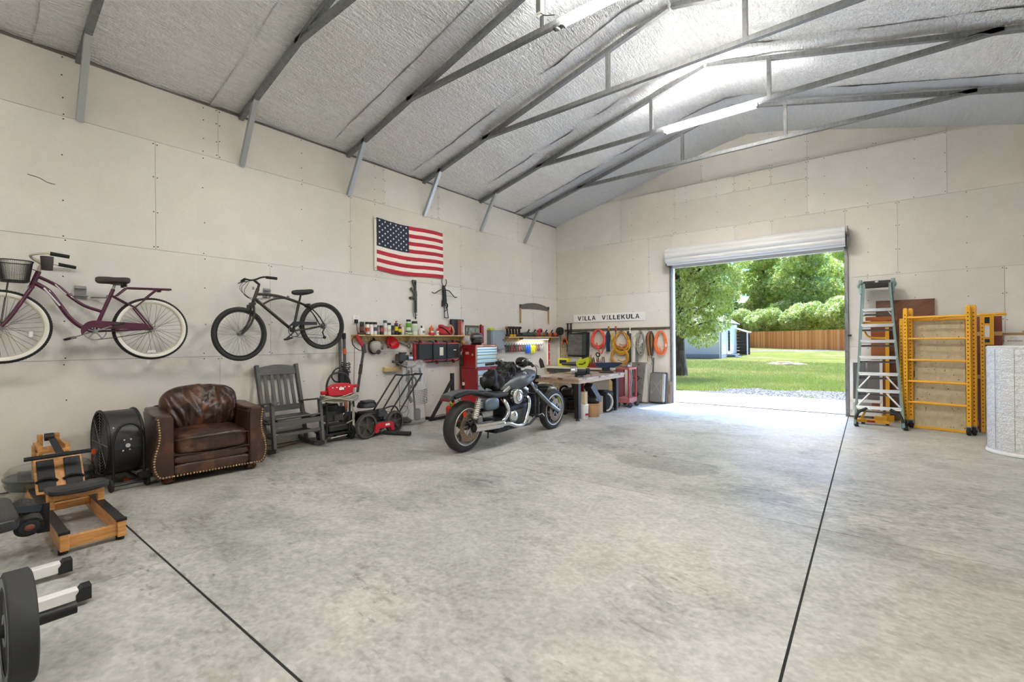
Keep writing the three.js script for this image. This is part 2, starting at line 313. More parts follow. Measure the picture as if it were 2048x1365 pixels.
{
  const edges = [ZE + 0.002, ...FRAMES.map((z) => z + 0.3).filter((z) => z < ZB - 0.4 && z > ZE + 0.3).sort((p, q) => p - q), ZB];
  edges.forEach((z0, k) => {
    if (k + 1 >= edges.length) return;
    const z1 = edges[k + 1], NX = 190, NZ = 26, pos = [], idx = [], uv = [];
    const last = k === 0;
    for (let i = 0; i <= NX; i++) for (let j = 0; j <= NZ; j++) {
      const x = XL - 0.01 + (XR - XL + 0.02) * i / NX, t = j / NZ;
      const over = 0.035; let z = z0 + (z1 + (k + 2 < edges.length ? over : 0) - z0) * t;
      let y = roofY(x);
      const ridge = Math.exp(-(((x - XM) / 0.35) ** 2)); y -= 0.05 * ridge;
      const bill = last ? 0.004 : 0.018;
      y -= bill * (0.5 + 0.5 * Math.sin((x + 0.12 * vn(z * 1.2, k)) * 2 * Math.PI / 0.74 + k * 0.3)) * Math.sin(Math.PI * clamp(t)) ** 0.5;
      y -= (last ? 0.003 : 0.012) * fbm(x * 2.2 + k * 9, z * 2.2, 3);
      const nearEdge = sstep(0.93, 1, t); y -= nearEdge * (0.014 + 0.012 * fbm(x * 5, k * 7, 2)); z += nearEdge * 0.03 * fbm(x * 3 + 20, k * 3, 3);
      pos.push(x, y - 0.004, z); uv.push(z, x);
      if (i < NX && j < NZ) { const p = i * (NZ + 1) + j, q = p + NZ + 1; idx.push(p, q, p + 1, q, q + 1, p + 1); }
    }
    const g = new THREE.BufferGeometry(); g.setAttribute('position', new THREE.Float32BufferAttribute(pos, 3)); g.setAttribute('uv', new THREE.Float32BufferAttribute(uv, 2)); g.setIndex(idx); g.computeVertexNormals();
    mesh('foil_sheet', g, last ? M.foilSmooth : M.foil, ceil);
  });
}

// ---------- steel frames ----------
const COL = 4.645;
function makeFrame(z, label) {
  const o = thing('roof_truss', label, 'truss', [0, 0, z], 0, 'steel tube trusses under the roof');
  const raf = (s) => { const m = b(), e = XM + s * (XM - XL - 0.0); m.bar([e, roofY(e) - 0.05, 0], [XM + s * 0.02, roofY(XM) - 0.085, 0], 0.057, 0.057); m.to('rafter', M.galv, o); };
  raf(-1); raf(1);
  b().bar([XM - 3.02, COL, 0.0], [XM + 3.02, COL, 0.0], 0.057, 0.057).to('collar_tie', M.galv, o);
  for (const s of [-1, 1]) {
    b().bar([XM + s * 0.82, COL + 0.028, 0], [XM + s * 0.82, roofY(XM + s * 0.82) - 0.07, 0], 0.05, 0.05, V(0, 0, 1)).to('web_post', M.galv, o);
    b().tube([[XM + s * 2.92, COL - 0.035, 0.034], [XM + s * 2.86, COL - 0.005, 0.036], [XM + s * 2.8, COL + 0.01, 0.036], [XM + s * 2.72, COL - 0.005, 0.036]], 0.008, 6, 14).to('bent_end_clip', M.galv, o);
    const wx = s < 0 ? XL : XR;
    b().bar([wx - s * 0.012, 3.65, 0.0], [wx - s * 0.45, roofY(wx - s * 0.45) - 0.03, 0.0], 0.057, 0.057).to('knee_brace', M.alu, o);
  }
  return o;
}
const frameBeside = ['above the cruiser bicycle basket end', 'above the black bicycle', 'carrying the light bar near the flag', 'over the flag', 'carrying the light bar by the roll-up doorway', 'next to the gable wall'];
FRAMES.forEach((z, i) => {
  const k = i - 4; if (k < 0 && k !== -2) return;
  makeFrame(z, k >= 0 ? 'galvanised steel tube roof truss ' + frameBeside[k] : 'galvanised steel tube roof truss behind the rowing machine');
});

// ---------- LED light bars under the collar ties ----------
M.glow = new THREE.MeshStandardMaterial({ color: '#ffffff', emissive: '#fffdfa', emissiveIntensity: 1.2, roughness: 0.4 });
function lightBar(x0, x1, z, label) {
  const o = thing('light_bar', label, 'light', [(x0 + x1) / 2, COL - 0.03, z + 0.035], 0, 'LED light bars on the trusses');
  const L = x1 - x0;
  b().rbox(0, -0.02, 0, L, 0.03, 0.07, 0.006).to('housing', M.offwhite, o);
  b().ext([[-0.032, 0], [0.032, 0], [0.028, -0.022], [0.012, -0.034], [-0.012, -0.034], [-0.028, -0.022]], L - 0.03, -(L - 0.03) / 2, -0.035, 0, 0, Math.PI / 2, 0).to('light_diffuser', M.glow, o);
  for (const s of [-1, 1]) b().rbox(s * (L / 2 + 0.008), -0.035, 0, 0.03, 0.06, 0.08, 0.008).to('end_cap', M.grey, o);
  for (const [tilt, p] of [[0, 0.55], [1.8, 1.45], [-1.8, 1.45]]) {
    const l = new THREE.RectAreaLight(0xfffdf8, TUBE_POWER * p, L - 0.04, 0.06); l.name = 'light_bar_glow';
    l.position.set(0, tilt ? -0.03 : -0.078, tilt ? Math.sign(tilt) * 0.075 : 0); l.rotation.set(-Math.PI / 2 + tilt, 0, 0, 'XYZ'); o.add(l);
  }
  return o;
}
lightBar(-2.44, -1.19, -7.06, 'lit white LED light bar on the truss by the roll-up doorway');
lightBar(-2.40, -1.15, -4.01, 'lit white LED light bar on the truss near the flag');
{ const j = thing('junction_box', 'small pale junction box on the truss post at the light bar end', 'junction box', [-2.68, 4.86, -3.955]); b().rbox(0, 0, 0, 0.07, 0.16, 0.05, 0.006).to('box', M.offwhite, j); b().rbox(0, 0, 0.027, 0.05, 0.13, 0.006, 0.002).to('cover', M.grey, j); b().tube([[0.02, -0.08, 0.01], [0.08, -0.14, 0.03], [0.2, -0.19, 0.03]], 0.005, 5, 14).to('cable', M.darkGrey, j);
  const s = thing('motion_sensor', 'dark grey sensor hanging at the light bar end', 'sensor', [-2.47, 4.57, -3.97]); b().rbox(0, 0, 0, 0.1, 0.05, 0.06, 0.015).to('housing', M.darkGrey, s); b().sph(0.0, -0.02, 0, 0.03, 1, 0.6, 1, 12).to('lens_dome', M.grey, s); }
lightBar(-2.40, -1.15, -0.97, 'lit white LED light bar on the truss above the cruiser bicycle');
lightBar(-2.40, -1.15, 2.08, 'lit white LED light bar on the truss behind the rowing machine');

// ---------- roll-up door ----------
{
  const o = sgroup('door_1', 'white ribbed steel roll-up door coiled above its opening');
  const prof = []; const n = 72; for (let i = 0; i < n; i++) { const a = i / n * Math.PI * 2, rib = Math.pow(0.5 + 0.5 * Math.cos(a * 8), 0.45); const r = 0.150 + 0.036 * rib; prof.push([Math.cos(a) * r, Math.sin(a) * r]); }
  M.doorWhite = mat('#cdcdcb', 0.38);
  b().ext(prof, 3.09, -3.395, 3.145, -9.79, 0, Math.PI / 2, 0).to('coiled_curtain', M.doorWhite, o);
  b().box((DX0 + DX1) / 2, 2.955, -9.93, DX1 - DX0 - 0.05, 0.07, 0.035).box((DX0 + DX1) / 2, 2.925, -9.94, DX1 - DX0 - 0.05, 0.02, 0.07).to('bottom_bar', M.doorWhite, o);
  b().box((DX0 + DX1) / 2, 2.985, -9.93, DX1 - DX0 - 0.02, 0.012, 0.04).to('weather_strip', M.blackMatte, o);
  for (const x of [-3.41, -0.275]) {
    b().rbox(x, 3.13, -9.86, 0.012, 0.36, 0.25, 0.004).cyl([x - 0.03, 3.145, -9.79], [x + 0.03, 3.145, -9.79], 0.03, 0.03, 12).to('end_bracket', M.galv, o);
    const s = x < -2 ? 1 : -1;
    const tr = b(); tr.box(x + s * 0.03, 1.49, ZE + 0.045, 0.045, 2.98, 0.006).box(x + s * 0.008, 1.49, ZE + 0.022, 0.005, 2.98, 0.045).box(x + s * 0.052, 1.49, ZE + 0.05, 0.006, 2.98, 0.016).box(x + s * 0.052, 1.49, ZE + 0.012, 0.006, 2.98, 0.022);
    tr.to('guide_track', M.galv, o);
    const bl = b(); for (let y = 0.12; y < 2.9; y += 0.34) bl.cyl([x + s * 0.03, y, ZE + 0.046], [x + s * 0.03, y, ZE + 0.054], 0.008, 0.008, 6); stuff(bl.to('bolts', M.darkSteel, o));
  }
  b().box(-0.262, 1.42, ZE + 0.06, 0.06, 0.035, 0.03).to('slide_latch', M.black, o);
  // outer steel jamb trim
  for (const [x, s] of [[DX0, 1], [DX1, -1]]) b().box(x + s * 0.006, DH / 2, ZE - 0.07, 0.012, DH, 0.115).to('jamb_trim', M.doorWhite, o);
  b().box((DX0 + DX1) / 2, DH - 0.006, ZE - 0.07, DX1 - DX0, 0.012, 0.115).to('head_trim', M.doorWhite, o);
}

// ---------- outdoors ----------
const groundY = (x, z) => 0.45 * sstep(-24, -60, z) + 0.05 * vn(x * 0.15, z * 0.15) * sstep(-15, -25, z) - 0.03 * sstep(-12, -14, z);
const gravelAt = (X, Z) => sstep(-0.05, 0.35, 0.75 * Math.exp(-(((Z + 13.6 - 0.5 * vn(X * 0.5, 3)) / 1.5) ** 2)) * sstep(-5.6, -2.6, X) + 0.55 * fT(X * 0.8, Z * 1.2) - 0.22) ;
{
  const ap = struct(b().box(-2.4, -0.055, -11.4, 12, 0.1, 2.3).to('driveway', phys('#ffffff', 0.85, 0, { specularIntensity: 0.3, map: tex(512, 512, (x, y) => { const X = x / 60, Y = y / 60; const v = 146 + 14 * fT(X, Y) + 9 * fT(X * 9, Y * 9); const w = 12 * sstep(0, 0.5, fT(X * 0.6 + 9, Y * 0.9)); return [v + w, v - 3, v - 16 - w * 0.6]; }, true, 0.25) })), 'sunlit pinkish concrete apron outside the doorway');
  ap.position.z = 0;
  const lawn = sgroup('lawn', 'sunny lawn with bare gravelly patches beyond the apron');
  const patchMesh = (x0, x1, z0, z1, nx, nz, px) => {
    const g = new THREE.PlaneGeometry(x1 - x0, z1 - z0, nx, nz); g.rotateX(-Math.PI / 2); g.translate((x0 + x1) / 2, 0, (z0 + z1) / 2);
    const p = g.attributes.position, uv = g.attributes.uv;
    for (let i = 0; i < p.count; i++) { const x = p.getX(i), z = p.getZ(i); p.setY(i, groundY(x, z) - 0.01); uv.setXY(i, (x - x0) / (x1 - x0), (z1 - z) / (z1 - z0)); }
    g.computeVertexNormals();
    const t = tex(px, px, (i, j) => {
      const X = x0 + i / px * (x1 - x0), Z = z1 - j / px * (z1 - z0), gr = gravelAt(X, Z);
      const n = fT(X * 1.1 + 4, Z * 1.1), f = fT(X * 12, Z * 12), dry = sstep(0.05, 0.45, fT(X * 0.5 + 30, Z * 0.7 + 2));
      const G = [150 + 26 * n + 24 * f + 30 * dry, 152 + 18 * n + 22 * f + 8 * dry, 74 + 12 * n + 14 * f + 34 * dry];
      const k = 104 + 36 * f + 16 * n, K = [k, k - 8, k - 22];
      const lane = sstep(-0.2, 0.3, 1 - Math.abs(Z + 50 + X * 0.25) / 2.2 + 0.4 * n); // far gravel lane
      const q = Math.max(gr * clamp(0.75 + f), 0.85 * lane);
      for (let i = 0; i < 3; i++) G[i] *= 0.64;
      return [G[0] + (K[0] - G[0]) * q, G[1] + (K[1] - G[1]) * q, G[2] + (K[2] - G[2]) * q];
    });
    t.wrapS = t.wrapT = THREE.ClampToEdgeWrapping;
    mesh('turf', g, phys('#ffffff', 0.95, 0, { map: t, specularIntensity: 0 }), lawn);
  };
  patchMesh(-14, 8, -26, -12.5, 60, 40, 1024); patchMesh(-60, 40, -120, -26, 60, 60, 1024); patchMesh(-60, -14, -26, -5, 8, 4, 64); patchMesh(8, 40, -26, -5, 8, 4, 64); patchMesh(-60, 40, -5, 30, 8, 4, 64); patchMesh(-14, XL - 0.4, -12.5, -5, 6, 4, 64); patchMesh(4, 8, -12.5, -5, 3, 4, 64);
  // grass tufts
  const bl = []; for (let k = 0; k < 4; k++) { const a = k * 1.7, h = 0.05 + 0.02 * k % 0.05, w = 0.006; const dx = Math.cos(a) * 0.02, dz = Math.sin(a) * 0.02; bl.push(dx - w, 0, dz, dx + w, 0, dz, dx * 2.4, h, dz * 2.4); }
  const tg = new THREE.BufferGeometry(); tg.setAttribute('position', new THREE.Float32BufferAttribute(bl, 3)); tg.computeVertexNormals();
  const N = 60000, im = new THREE.InstancedMesh(tg, mat('#ffffff', 0.9), N), mx = new THREE.Matrix4(), cc = new THREE.Color(); let c = 0;
  for (let k = 0; k < N * 4 && c < N; k++) {
    const Z = -12.7 - 18 * rnd() ** 1.6, X = rr(-0.42, 0.02) * -Z * 1.0 + rr(-1, 1); if (gravelAt(X, Z) > rnd() * 0.9) continue;
    const s = rr(0.6, 1.5); mx.compose(V(X, groundY(X, Z) - 0.012, Z), Q.setFromAxisAngle(UPV, rnd() * 6.3), V(s, s * rr(0.6, 1.2), s)); im.setMatrixAt(c, mx);
    const dry = sstep(0.05, 0.45, fT(X * 0.5 + 30, Z * 0.7 + 2)); cc.setRGB(0.33 + 0.12 * rnd() + 0.14 * dry, 0.38 + 0.12 * rnd() + 0.06 * dry, 0.1 + 0.06 * rnd() + 0.07 * dry); im.setColorAt(c, cc); c++;
  }
  im.count = c; im.name = 'grass_blades'; stuff(im); lawn.add(im);
  // loose stones
  const sg = new THREE.IcosahedronGeometry(0.012, 0), sm = new THREE.InstancedMesh(sg, mat('#ffffff', 0.9), 6000); c = 0;
  for (let k = 0; k < 30000 && c < 6000; k++) { const Z = rr(-15.8, -12.6), X = rr(-6, 1); if (gravelAt(X, Z) < 0.4 + 0.4 * rnd()) continue; const s = rr(0.5, 1.8); mx.compose(V(X, groundY(X, Z) - 0.006, Z), Q.setFromEuler(new THREE.Euler(rnd() * 6, rnd() * 6, 0)), V(s, s * 0.6, s)); sm.setMatrixAt(c, mx); const v = rr(0.16, 0.36); cc.setRGB(v, v * 0.95, v * 0.88); sm.setColorAt(c, cc); c++; }
  sm.count = c; sm.name = 'gravel_stones'; stuff(sm); lawn.add(sm);
}

// trees
M.leaf = new THREE.MeshPhysicalMaterial({ color: '#ffffff', roughness: 0.55, transmission: 0.62, thickness: 0, side: THREE.DoubleSide });
const barkTex = tex(256, 256, (x, y) => { const v = 96 + 46 * fT(x / 14, y / 60) + 22 * fT(x / 4, y / 9); return [v, v - 10, v - 22]; }, true, 1);
M.bark = mat('#d8d0c6', 0.95, 0, { map: barkTex, bumpMap: barkTex, bumpScale: 0.03 });
const leafG = (() => { const g = new THREE.BufferGeometry(), w = 0.36; g.setAttribute('position', new THREE.Float32BufferAttribute([0, 0, 0, -w, 0.06, 0.5, 0, -0.03, 0.5, w, 0.06, 0.5, 0, -0.02, 1.1], 3)); g.setIndex([0, 1, 2, 0, 2, 3, 1, 4, 2, 2, 4, 3]); g.computeVertexNormals(); return g; })();
const clumpG = (() => { const gs = []; for (let k = 0; k < 9; k++) { const g = leafG.clone(); const s = 0.42 + 0.2 * rnd(); g.applyMatrix4(new THREE.Matrix4().compose(V(rr(-0.35, 0.35), rr(-0.3, 0.3), rr(-0.35, 0.35)), new THREE.Quaternion().setFromEuler(new THREE.Euler(rr(-1.2, 1.2), rnd() * 6.3, rr(-0.6, 0.6))), V(s, s, s))); gs.push(g); } return mergeGeometries(gs); })();
function tree(name, label, x, z, trunkR, H, blobs, count, size, cols, geo, group) {
  const y0 = groundY(x, z), o = thing(name, label, 'tree', [x, y0, z], 0, group);
  const lean = rr(-0.15, 0.15), prof = [];
  b().tube([[0, -0.1, 0], [0.03, 0.5, 0], [lean * 0.4, H * 0.3, lean * 0.3], [lean, H * 0.62, 0.1], [lean * 1.6, H * 0.9, 0]], trunkR, 10, 24).add(new THREE.CylinderGeometry(trunkR * 0.98, trunkR * 1.65, 1.0, 14, 1, true), new THREE.Matrix4().makeTranslation(0.02, 0.42, 0)).to('trunk', M.bark, o);
  const br = b();
  for (const [bx, by, bz, rx] of blobs) { const s = Math.min(H * 0.55, Math.max(1.2, by - 1.2)); br.tube([[lean * 0.5, s, 0], [bx * 0.45, (s + by) / 2 + 0.25, bz * 0.45], [bx * 0.9, by, bz * 0.9]], trunkR * 0.22, 6, 12); }
  stuff(br.to('branches', M.bark, o));
  const im = new THREE.InstancedMesh(geo, M.leaf, count), mx = new THREE.Matrix4(), c = new THREE.Color();
  let vol = 0; const cum = blobs.map((q) => (vol += q[3] * q[4] * q[5]));
  for (let k = 0; k < count; k++) {
    const t = rnd() * vol, q = blobs[cum.findIndex((v) => v >= t)];
    let dx, dy, dz; do { dx = rr(-1, 1); dy = rr(-1, 1); dz = rr(-1, 1); } while (dx * dx + dy * dy + dz * dz > 1);
    const l = Math.sqrt(dx * dx + dy * dy + dz * dz), e = Math.pow(l, 0.45) / (l || 1);
    const s = size * rr(0.65, 1.3);
    mx.compose(V(q[0] + dx * e * q[3], q[1] + dy * e * q[4], q[2] + dz * e * q[5]), Q.setFromEuler(new THREE.Euler(rr(0.1, 1.9), rnd() * 6.3, rr(-0.5, 0.5), 'YXZ')), V(s, s, s)); im.setMatrixAt(k, mx);
    const p = cols[Math.floor(rnd() * cols.length)], j = rr(0.75, 1.25); c.setRGB(p[0] * j, p[1] * j, p[2] * j); im.setColorAt(k, c);
  }
  im.name = 'foliage'; stuff(im); o.add(im); return o;
}
const nearCols = [[0.58, 0.65, 0.16], [0.48, 0.58, 0.17], [0.78, 0.76, 0.24], [0.36, 0.48, 0.13], [0.7, 0.72, 0.38]];
tree('maple_tree', 'broad leafy tree with thick trunk between the doorway and white shed', -5.72, -17.75, 0.19, 7, [[0.2, 4.9, 0.2, 1.2, 0.9, 1.1], [1.5, 3.5, 0.2, 0.75, 0.6, 0.8], [1.35, 2.75, 0.3, 0.7, 0.5, 0.6], [0.8, 2.05, 0.4, 0.65, 0.45, 0.5], [0.5, 3.2, 0.5, 0.8, 0.55, 0.6], [0.2, 2.5, 0.5, 0.45, 0.4, 0.4], [-0.8, 3.6, 0.3, 0.8, 0.6, 0.8], [-1.0, 4.8, 0, 1.1, 0.9, 1.1], [1.7, 4.4, -0.2, 0.85, 0.6, 0.8], [0.9, 4.1, 0.4, 0.9, 0.5, 0.7], [0.6, 6.3, 0, 1.9, 1.0, 1.5], [0.95, 1.55, 0.4, 0.55, 0.4, 0.45], [1.45, 2.1, 0.3, 0.5, 0.4, 0.5], [0.4, 1.85, 0.5, 0.4, 0.35, 0.4]], 60000, 0.085, nearCols, leafG, 'trees in the yard');
const farT = [[-17, -66, 15], [-11.5, -72, 17], [-6, -68, 15], [-13.5, -84, 20], [-7.5, -88, 21], [-1.5, -78, 18], [2.5, -66, 15], [-24, -70, 17], [-31, -66, 16], [-3, -100, 22]];
const farLab = ['tall hazy tree past the shed and fence corner', 'rounded green tree standing over the middle of the fence', 'bushy yellow-green tree behind the cedar fence', 'tall dark tree crown above the fence trees', 'towering grey-green tree crown behind the fence trees', 'tall tree behind the fence end beside the door track', 'leafy tree over the fence end hidden by the door track', 'hazy tree behind the shed roof', 'hazy tree behind the maple trunk', 'highest tree crown behind all the fence trees'];
farT.forEach(([x, z, H], i) => {
  const bl = []; for (let k = 0; k < 9; k++) { const t = k / 8, a = k * 2.4; bl.push([Math.cos(a) * 2.4 * (1 - 0.5 * t), 2.6 + t * (H - 4.2), Math.sin(a) * 2 * (1 - 0.5 * t), 3.3 - 1.3 * t, 2.1 - 0.5 * t, 3 - t]); }
  tree('yard_tree', farLab[i], x, z, 0.22, H, bl, 12000, 0.34, nearCols, clumpG, 'trees beyond the fence');
});
[[-9.5, -61, 4.2], [-5.2, -58, 4.6], [-1.6, -55, 5], [-13, -63, 4.4]].forEach(([x, z, H], i) => {
  const bl = []; for (let k = 0; k < 6; k++) { const a = k * 1.05; bl.push([Math.cos(a) * 1.3, H * 0.72 + 0.5 * Math.sin(k * 2), Math.sin(a) * 1.1, 1.3, 1.1, 1.2]); }
  tree('crape_myrtle', ['multi-stemmed small tree rising over the fence middle', 'spreading small tree over the fence planks', 'pinkish-green small tree over the fence by the door track', 'small tree behind the shed lean-to and fence'][i], x, z, 0.07, H, bl, 5000, 0.24, nearCols, clumpG, 'small trees along the fence');
});
// tree standing out of view to the right, its shade falls on the apron
tree('shade_tree', 'tree beside the apron whose leaf shade falls on the concrete', 2.7, -15.2, 0.16, 6.5, [[0, 5.2, 0, 1.7, 1.3, 1.6], [-1.2, 5.0, 0.6, 0.7, 0.5, 0.6], [0.8, 4.2, 0.4, 1.2, 1, 1.2]], 5000, 0.16, nearCols, leafG, 'trees in the yard');

// fence of cedar planks
{
  const o = thing('plank_fence', 'long cedar plank privacy fence across the back of the lawn', 'fence');
  const A = V(-19.5, 0, -50), C = V(-11.2, 0, -58.8), D_ = V(3.5, 0, -44.5);
  const woods = ['#b9783c', '#c28244', '#a96c34', '#cb9050'].map((c) => mat(c, 0.85));
  const g = new THREE.BoxGeometry(0.152, 1.83, 0.02);
  const run = (p, q, n) => { const d = q.clone().sub(p), L = d.length(), ry = Math.atan2(-d.z, d.x); for (let k = 0; k < n; k++) { const t = (k + 0.5) / n, x = p.x + d.x * t, z = p.z + d.z * t, m = mesh('plank', g, woods[Math.floor(rnd() * 4)], o); m.position.set(x, groundY(x, z) + 0.92 + rr(-0.012, 0.012), z + rr(-0.006, 0.006)); m.rotation.y = ry; }
    b().bar([p.x, groundY(p.x, p.z) + 0.4, p.z - 0.06], [q.x, groundY(q.x, q.z) + 0.4, q.z - 0.06], 0.04, 0.09).bar([p.x, groundY(p.x, p.z) + 1.5, p.z - 0.06], [q.x, groundY(q.x, q.z) + 1.5, q.z - 0.06], 0.04, 0.09).to('rail', woods[2], o); };
  run(C, D_, 133); run(V(-30, 0, -47), C, 138);
}
// shed
{
  const o = thing('garden_shed', 'white clapboard shed with slatted lean-to behind the leafy tree', 'shed', [-8.1, 0.02, -33.9]);
  const sid = mat('#cbcdce', 0.6), wht = mat('#f0f1f1', 0.5), dark = mat('#3a322c', 0.8);
  b().box(-1.75, 0.16, -2.5, 3.5, 0.32, 5).to('foundation', mat('#9b9a97', 0.9), o);
  const lap = new THREE.BoxGeometry(3.5, 0.15, 0.02), lap2 = new THREE.BoxGeometry(0.02, 0.15, 5);
  b().box(-1.75, 1.4, -2.5, 3.44, 2.2, 4.94).ext([[-3.47, 2.5], [-0.03, 2.5], [-1.75, 3.6]], 4.94, 0, 0, -4.97).to('shed_body', sid, o);
  for (let k = 0; k < 15; k++) { const m = mesh('clapboard', lap, sid, o); m.position.set(-1.75, 0.38 + k * 0.145, -0.02); m.rotation.x = 0.08; const q = mesh('clapboard', lap2, wht, o); q.position.set(-0.02, 0.38 + k * 0.145, -2.5); q.rotation.z = 0.08; }
  b().box(0.005, 1.25, 0.005, 0.18, 2.5, 0.03).box(0.01, 1.25, -0.08, 0.03, 2.5, 0.2).to('corner_board', wht, o);
  b().box(0.01, 1.15, -2.2, 0.06, 2.0, 0.95).to('door_frame', wht, o);
  b().box(0.035, 1.25, -2.2, 0.03, 1.5, 0.6).to('door_glass', M.glassDark, o);
  b().box(0.3, 0.2, -2.2, 0.5, 0.16, 1).box(0.55, 0.07, -2.2, 0.5, 0.14, 1).to('door_step', mat('#6d7780', 0.8), o);
  b().box(-2.72, 3.12, -2.5, 2.25, 0.06, 5.5, 0, 0, 0.57).box(-0.78, 3.12, -2.5, 2.25, 0.06, 5.5, 0, 0, -0.57).to('roof', mat('#6b665f', 0.9), o);
  const ln = b(); ln.box(0.35, 2.05, -5.3, 1.0, 0.05, 1.6, 0, 0, -0.34).to('leanto_roof', wht, o);
  for (let k = 0; k < 7; k++) { const m = mesh('slat', new THREE.BoxGeometry(0.72, 0.2, 0.025), dark, o); m.position.set(0.34, 0.35 + k * 0.245, -4.95); }
  b().box(0.74, 0.95, -4.95, 0.08, 1.9, 0.08).to('leanto_post', wht, o);
  b().box(0.35, 0.9, -6, 0.75, 1.7, 0.03).to('leanto_back', dark, o);
}
// old stump mound
{
  const o = thing('tree_stump_mound', 'low brown mound of stump chips in the lawn', 'stump', [-3.45, 0.0, -28]);
  const g = new THREE.SphereGeometry(1, 36, 12, 0, 6.2832, 0, Math.PI / 2); const p = g.attributes.position;
  for (let i = 0; i < p.count; i++) { const x = p.getX(i), y = p.getY(i), z = p.getZ(i), n = 1 + 0.25 * fbm(x * 3, z * 3, 3); p.setXYZ(i, x * 0.95 * n, y * 0.13 * (1 + 0.7 * fbm(x * 4 + 5, z * 4, 3)) - 0.0, z * 0.7 * n); } g.computeVertexNormals();
  mesh('mound', g, mat('#6b5a40', 0.95), o); b().lathe([[0, 0.15], [0.3, 0.15], [0.34, 0.02]], -0.1, 0.02, 0, 16).to('stump', mat('#7d6648', 0.9), o);
}

// ---------- textures for furniture ----------
const leatherTex = tex(512, 512, (x, y) => { const n = fT(x / 60, y / 60), m = sstep(-0.15, 0.45, fT(x / 100 + 20, y / 130 + 7)), f = fT(x / 6, y / 6); const k = 0.78 + 0.25 * n + 0.12 * f; return [(70 + 52 * m) * k, (46 + 27 * m) * k, (35 + 13 * m) * k]; }, true, 1.4);
const leatherBump = tex(256, 256, (x, y) => { const v = 128 + 60 * fT(x / 5, y / 5) + 40 * fT(x / 40, y / 40); return [v, v, v]; }, false, 4);
M.leather = mat('#ffffff', 0.32, 0, { map: leatherTex, bumpMap: leatherBump, bumpScale: 0.0012 });
const woodTex = (r, g, bl, k = 1) => tex(256, 256, (x, y) => { const n = fT(x / 90, y / 8) + 0.4 * fT(x / 30, y / 2.6); return [r + 34 * k * n, g + 28 * k * n, bl + 20 * k * n]; }, true, 2.2);
M.ash = mat('#ffffff', 0.45, 0, { map: woodTex(196, 140, 78) });
M.pine = mat('#ffffff', 0.7, 0, { map: woodTex(206, 178, 128) });
M.plywood = mat('#ffffff', 0.8, 0, { map: woodTex(168, 140, 100) });
M.charWood = mat('#ffffff', 0.6, 0, { map: woodTex(84, 82, 79, 0.35) });
M.clear = new THREE.MeshPhysicalMaterial({ color: '#dfe2e0', roughness: 0.12, transmission: 0.9, thickness: 0 });
M.smoke = new THREE.MeshPhysicalMaterial({ color: '#8f9390', roughness: 0.1, transmission: 0.85, thickness: 0 });

